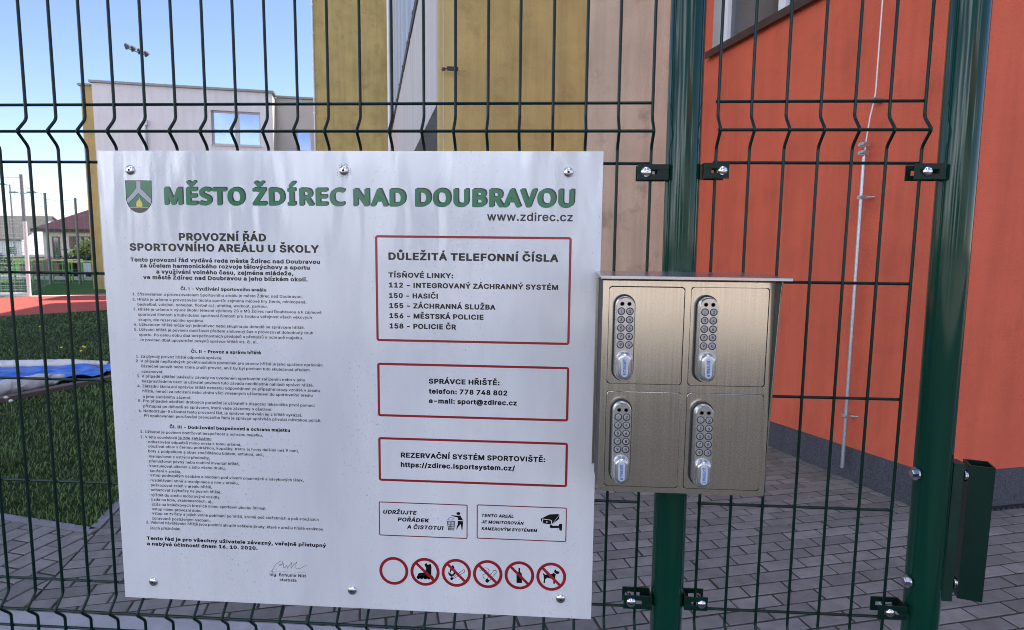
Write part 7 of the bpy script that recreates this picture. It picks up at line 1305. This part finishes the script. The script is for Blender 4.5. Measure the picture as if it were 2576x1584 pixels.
# exercise frames
m_fg = mat('green painted tube', (.09, .32, .07), .45); m_fy = mat('yellow painted rail', (.55, .52, .22), .45)
def workout(x, y, w, h, ang, label, rung=True):
    d = Vector((math.cos(ang), math.sin(ang), 0)); n = Vector((-d.y, d.x, 0)); o_ = Vector((x, y, G))
    o = thing('exercise_frame', label, 'exercise frame', (x, y, G), 'green exercise frames beyond the track')
    for s_ in (0, 1):
        for q in (0, .7):
            b = MB(); b.tube([o_ + d * (w * s_) + n * q, o_ + d * (w * s_) + n * q + Vector((0, 0, h))], .028, 8); obj('leg', b, m_fg, o)
    b = MB()
    for q in (0, .7): b.tube([o_ + n * q + d * -.05 + Vector((0, 0, h)), o_ + n * q + d * (w + .05) + Vector((0, 0, h))], .03, 8)
    obj('top_rail', b, m_fy, o)
    if rung:
        b = MB()
        for z in (.35, .6): b.tube([o_ + Vector((0, 0, z)), o_ + d * w + Vector((0, 0, z))], .018, 6)
        obj('rung', b, m_fg, o)
workout(-16.62, 19.95, .62, .72, .25, 'green frame with yellow top rail standing in the middle of the group')
workout(-15.85, 19.75, .42, .68, .25, 'small green frame with pale top rail at the right, nearest the ochre wall', False)
workout(-17.55, 19.4, .55, .72, .25, 'green frame with dull top rail nearest the white post')
b = MB(); b.bbox((-16.05, 20.6, G + .22), (-15.2, 20.66, G + .62), .01); b.box((-16.0, 20.62, G), (-15.95, 20.65, G + .22)); b.box((-15.3, 20.62, G), (-15.25, 20.65, G + .22))
tag(obj('white_panel', b, mat('white sheet panel', (.62, .64, .70), .5)), 'white panel on short legs between the exercise frames', 'panel')
b = MB(); b.bbox((-19.5, 20.6, G - .1), (-12.6, 20.95, G + .10), .02); tag(obj('low_wall', b, m_slab), 'long low pale concrete wall beneath the hedge', 'wall')
b = MB(); b.bbox((-19.0, 21.2, G), (-17.4, 22.2, G + .55), .04); b.bbox((-18.9, 21.3, G + .5), (-17.6, 22.1, G + .72), .1); tag(obj('timber_stack', b, mat('brown boards', (.16, .08, .06), .8, var=.3)), 'brown stack beside the white post in front of the houses', 'stack')
# foliage
def foliage(center, radii, n, size, seed, lobes=5):
    r = np.random.default_rng(seed); b = MB()
    cs = [np.array(center) + r.normal(0, .38, 3) * np.array(radii) for _ in range(lobes)]
    for i in range(n):
        c = cs[r.integers(lobes)]; v = r.normal(0, 1, 3); v /= np.linalg.norm(v); p = c + v * np.array(radii) * (.35 + .4 * r.random())
        a = r.normal(0, 1, 3); a /= np.linalg.norm(a); c_ = np.cross(a, r.normal(0, 1, 3)); c_ /= np.linalg.norm(c_)
        s_ = size * r.uniform(.5, 1.3)
        b.face([p - a * s_, p + c_ * s_ * .5, p + a * s_, p - c_ * s_ * .5])
    return b
m_hedge = mat('yellow green hedge leaf', (.17, .24, .03), .5, island=.5); m_hedge2 = mat('dark hedge leaf', (.03, .06, .018), .6, island=.5); m_leaf = mat('green tree leaf', (.07, .12, .04), .55, island=.5)
m_bark = mat('grey brown bark', (.09, .07, .055), .9, var=.3)
def shrub(name, label, x, y, w, h, m, seed, cat='hedge', gp=None, n=1300, zoff=0.0):
    o = thing(name, label, cat, (x, y, G + zoff), gp)
    obj('foliage', foliage((x, y, G + zoff + h * .55), (w * .55, .5, h * .5), n, .085, seed, 7), m, o)
    b = MB(); b.tube([(x, y, G + zoff - .1), (x + .05, y, G + zoff + h * .6)], [.05, .02], 6); obj('stem', b, m_bark, o)
shrub('hedge_bush', 'bright yellow green bush in front of the cream house', -18.2, 23.5, 1.5, 1.35, m_hedge, 11)
shrub('hedge_bush', 'bright yellow green bush close to the ochre end wall', -16.9, 23.2, 1.4, 1.2, m_hedge, 12)
shrub('hedge_bush', 'dark green low bush behind the exercise frames', -17.6, 22.6, 3.4, .85, m_hedge2, 13, n=2200)
shrub('hedge_bush', 'dark green bush behind the pale netting', -21.6, 22.3, 2.2, 1.0, m_hedge2, 14)
tr = thing('leafy_tree', 'leafy green tree at the left edge behind the pale netting', 'tree', (-22.6, 22.0, G))
b = MB(); b.tube([(-22.6, 22, G - .1), (-22.55, 22, G + 1), (-22.5, 22, G + 2.1)], [.12, .09, .04], 8); obj('trunk', b, m_bark, tr)
obj('crown', foliage((-22.6, 22, G + 1.7), (.95, .9, .8), 2600, .10, 21, 9), m_leaf, tr)
# cream house with hipped maroon roof
m_cream = mat('cream house plaster', (.62, .52, .46), .9, var=.05, vscale=.6, bump=.01, bscale=10); m_maroon_roof = mat('maroon sheet roof', (.055, .016, .022), .7, var=.12, vscale=2)
hs = thing('bungalow', 'cream single storey house with maroon hipped roof', 'house', (-38.2, 45, G - .4))
b = MB(); hx0, hx1, hy0, hy1, hz = -38.2, -27, 45.0, 55, .52
b.box((hx0, hy0, -2.6), (hx1, hy1, hz)); obj('wall', b, m_cream, hs)
b = MB(); ov = .5; rz = hz + 3.6
A = [(hx0 - ov, hy0 - ov, hz), (hx1 + ov, hy0 - ov, hz), (hx1 + ov, hy1 + ov, hz), (hx0 - ov, hy1 + ov, hz)]; R_ = [(hx0 + 6, (hy0 + hy1) / 2, rz), (hx1 - 5, (hy0 + hy1) / 2, rz)]
b.face([A[0], A[1], R_[1], R_[0]]); b.face([A[1], A[2], R_[1]]); b.face([A[2], A[3], R_[0], R_[1]]); b.face([A[3], A[0], R_[0]]); b.face(A[::-1])
b.box((hx0 - ov - .03, hy0 - ov - .05, hz - .22), (hx1 + ov, hy0 - ov - .005, hz + .03)); obj('roof', b, m_maroon_roof, hs)
for (x0, x1, z0, z1) in ((-37.46, -36.86, -1.75, -.05), (-35.66, -34.2, -1.0, -.02)):
    b = MB(); f = .09; y = hy0
    b.box((x0, y - .06, z0), (x0 + f, y - .004, z1)); b.box((x1 - f, y - .06, z0), (x1, y - .004, z1)); b.box((x0 + f, y - .059, z0), (x1 - f, y - .004, z0 + f)); b.box((x0 + f, y - .059, z1 - f), (x1 - f, y - .004, z1)); m_ = (x0 + x1) / 2
    if z0 < -1.5: b.box((x0 + f, y - .058, (z0 + z1) / 2 - .05), (x1 - f, y - .004, (z0 + z1) / 2 + .05))
    else: b.box((m_ - .05, y - .058, z0 + f), (m_ + .05, y - .004, z1 - f)); b.box((x0 - .42, y - .05, z0), (x0 - .02, y - .004, z1))
    o = obj('window', b, m_frame_brown, hs); b = MB(); b.face([(x0 + .05, y - .03, z0 + .05), (x1 - .05, y - .03, z0 + .05), (x1 - .05, y - .03, z1 - .05), (x0 + .05, y - .03, z1 - .05)]); obj('pane', b, m_glass, o)
# tiled houses to the left
def gable(name, label, x0, x1, y, z_eave, z_ridge, m_roof, m_wall, dep=7, wins=()):
    o = thing(name, label, 'house', (x0, y, G - .6)); b = MB()
    b.box((x0, y, -3.2), (x1, y + dep, z_eave)); b.face([(x1, y, z_eave), (x1, y + dep, z_eave), (x1, y + dep / 2, z_ridge)]); b.face([(x0, y, z_eave), (x0, y + dep / 2, z_ridge), (x0, y + dep, z_eave)]); obj('wall', b, m_wall, o)
    b = MB(); e_ = .35; th = .12; k = (z_ridge - z_eave) / (dep / 2)
    for s_, yy in ((-1, y), (1, y + dep)):
        ye = yy + s_ * e_; ze = z_eave - e_ * k; ym = y + dep / 2
        q = [(x0 - .2, ye, ze + .02), (x1 + .2, ye, ze + .02), (x1 + .2, ym, z_ridge + .02), (x0 - .2, ym, z_ridge + .02)]; u_ = [(a, c, d + th) for a, c, d in q]
        b.add(q + u_, [(0,3,2,1),(4,5,6,7),(0,1,5,4),(1,2,6,5),(2,3,7,6),(3,0,4,7)])
    fixn(obj('roof', b, m_roof, o))
    for (a, c, d, f) in wins:
        b = MB(); b.box((a, y - .06, d), (c, y - .004, f)); w_ = obj('window', b, m_frame_white, o); b = MB(); b.box((a + .08, y - .075, d + .08), ((a + c) / 2 - .03, y - .06, f - .08)); b.box(((a + c) / 2 + .03, y - .075, d + .08), (c - .08, y - .06, f - .08)); obj('pane', b, m_glass, w_)
m_tile = mat('orange red roof tiles', (.36, .085, .06), .75, var=.15, vscale=4, bump=.03, bscale=6); m_tile2 = mat('brown grey roof tiles', (.13, .115, .10), .8, var=.2, vscale=4, bump=.03, bscale=6); m_hw = mat('white house wall', (.66, .66, .66), .9, var=.04)
gable('tiled_house', 'white house with brown grey tiled roof behind the pale netting', -53.5, -46.2, 52, -.25, 1.75, m_tile2, m_hw, 7, [(-47.6, -46.6, -1.7, -.9), (-50.5, -49.4, -1.7, -.9)])
gable('tiled_house', 'white house with orange red tiled roof beside the cream bungalow', -48.8, -44.4, 57, -.55, 1.05, m_tile, m_hw, 8, [(-47.0, -45.9, -2.0, -1.0)])
# lamp posts
for (x, y, h, label, tw) in ((-33.9, 37.6, 4.9, 'taller thin street lamp at the far left behind the net', 0), (-33.95, 38.6, 4.45, 'shorter twin headed street lamp right of the taller one', 1)):
    o = thing('street_lamp', label, 'street lamp', (x, y, G - .4), 'thin street lamps behind the ball stop net')
    b = MB(); b.tube([(x, y, G - .4), (x, y, G + h)], [.06, .04], 8); obj('pole', b, m_pole, o)
    for s_ in ((-1, 1) if tw else (-1,)):
        b = MB(); b.tube([(x, y, G + h - .05), (x + s_ * .45, y, G + h + .02)], .025, 6); b.bbox((min(x + s_ * .35, x + s_ * .9), y - .1, G + h - .02), (max(x + s_ * .35, x + s_ * .9), y + .1, G + h + .09), .03); obj('lamp_head', b, m_coping, o)
# floodlight mast above the far building
m_flood = mat('grey floodlight housing', (.05, .055, .055), .6); m_floodglass = mat('floodlight glass', (.35, .36, .36), .15)
pl = CAM + (Vector((-30.65, 45, 13.86)) - CAM) * .9744; pr = CAM + (Vector((-29.04, 45, 13.25)) - CAM) * 1.0186
fl = thing('floodlight_mast', 'floodlight mast with four lamps above the white building roof', 'floodlight', (-29.5, 45.3, G))
pm = pl.lerp(pr, .72); b = MB(); b.tube([(pm.x, pm.y, G), (pm.x, pm.y, pm.z)], [.13, .07], 10); obj('mast', b, m_pole, fl)
b = MB(); b.tube([pl, pr], .05, 6); obj('crossbar', b, m_flood, fl)
for s_ in (.05, .32, .64, .95):
    p = pl.lerp(pr, s_); ax = Vector((.35, .55, -.62)).normalized(); b = MB()
    b.lathe([(.07, -.20), (.12, -.15), (.21, .04), (.24, .13)], p + Vector((0, 0, .12)), ax, 14); b.tube([p + Vector((0, 0, -.1)), p + Vector((0, 0, .15))], .04, 6); lh = obj('lamp_housing', b, m_flood, fl)
    b = MB(); b.lathe([(.22, .132), (.22, .138)], p + Vector((0, 0, .12)), ax, 14); obj('lamp_glass', b, m_floodglass, lh)
# unseen pale house added behind the viewer for warm reflections in steel and lacquer
oh = thing('house', 'pale cream house added behind the viewer for reflections', 'house', (4, -19, G))
b = MB(); b.box((2.5, -27, G), (16, -19, G + 5.2)); obj('wall', b, m_cream, oh)
b = MB(); b.face([(2, -18.5, G + 5.2), (2, -23, G + 8), (16.5, -23, G + 8), (16.5, -18.5, G + 5.2)]); b.face([(2, -27.5, G + 5.2), (16.5, -27.5, G + 5.2), (16.5, -23, G + 8), (2, -23, G + 8)]); obj('roof', b, m_tile, oh)
for k in range(5):
    b = MB(); b.box((3.6 + 2.5 * k, -19, G + 1.2), (4.8 + 2.5 * k, -18.95, G + 2.7)); obj('window', b, m_glass, oh)
bt = 'leafy tree added behind the viewer for dark reflections'
for k, (x, y, hh) in enumerate([(-15, -17, 5.0), (-10.5, -20, 3.6), (-7.6, -16, 4.4), (-3.6, -21, 4.2), (-.6, -18, 3.2)]):  # unseen trees, added to break up the sky reflected in the board
    o = thing('leafy_tree', bt, 'tree', (x, y, G), 'leafy trees added behind the viewer for reflections')
    b = MB(); b.tube([(x, y, G - .1), (x + .1, y, G + hh * .5)], [.16, .08], 8); obj('trunk', b, m_bark, o)
    obj('crown', foliage((x, y, G + hh * .62), (1.5, 1.5, hh * .30), 900, .26, 40 + k, 8), m_leaf, o)
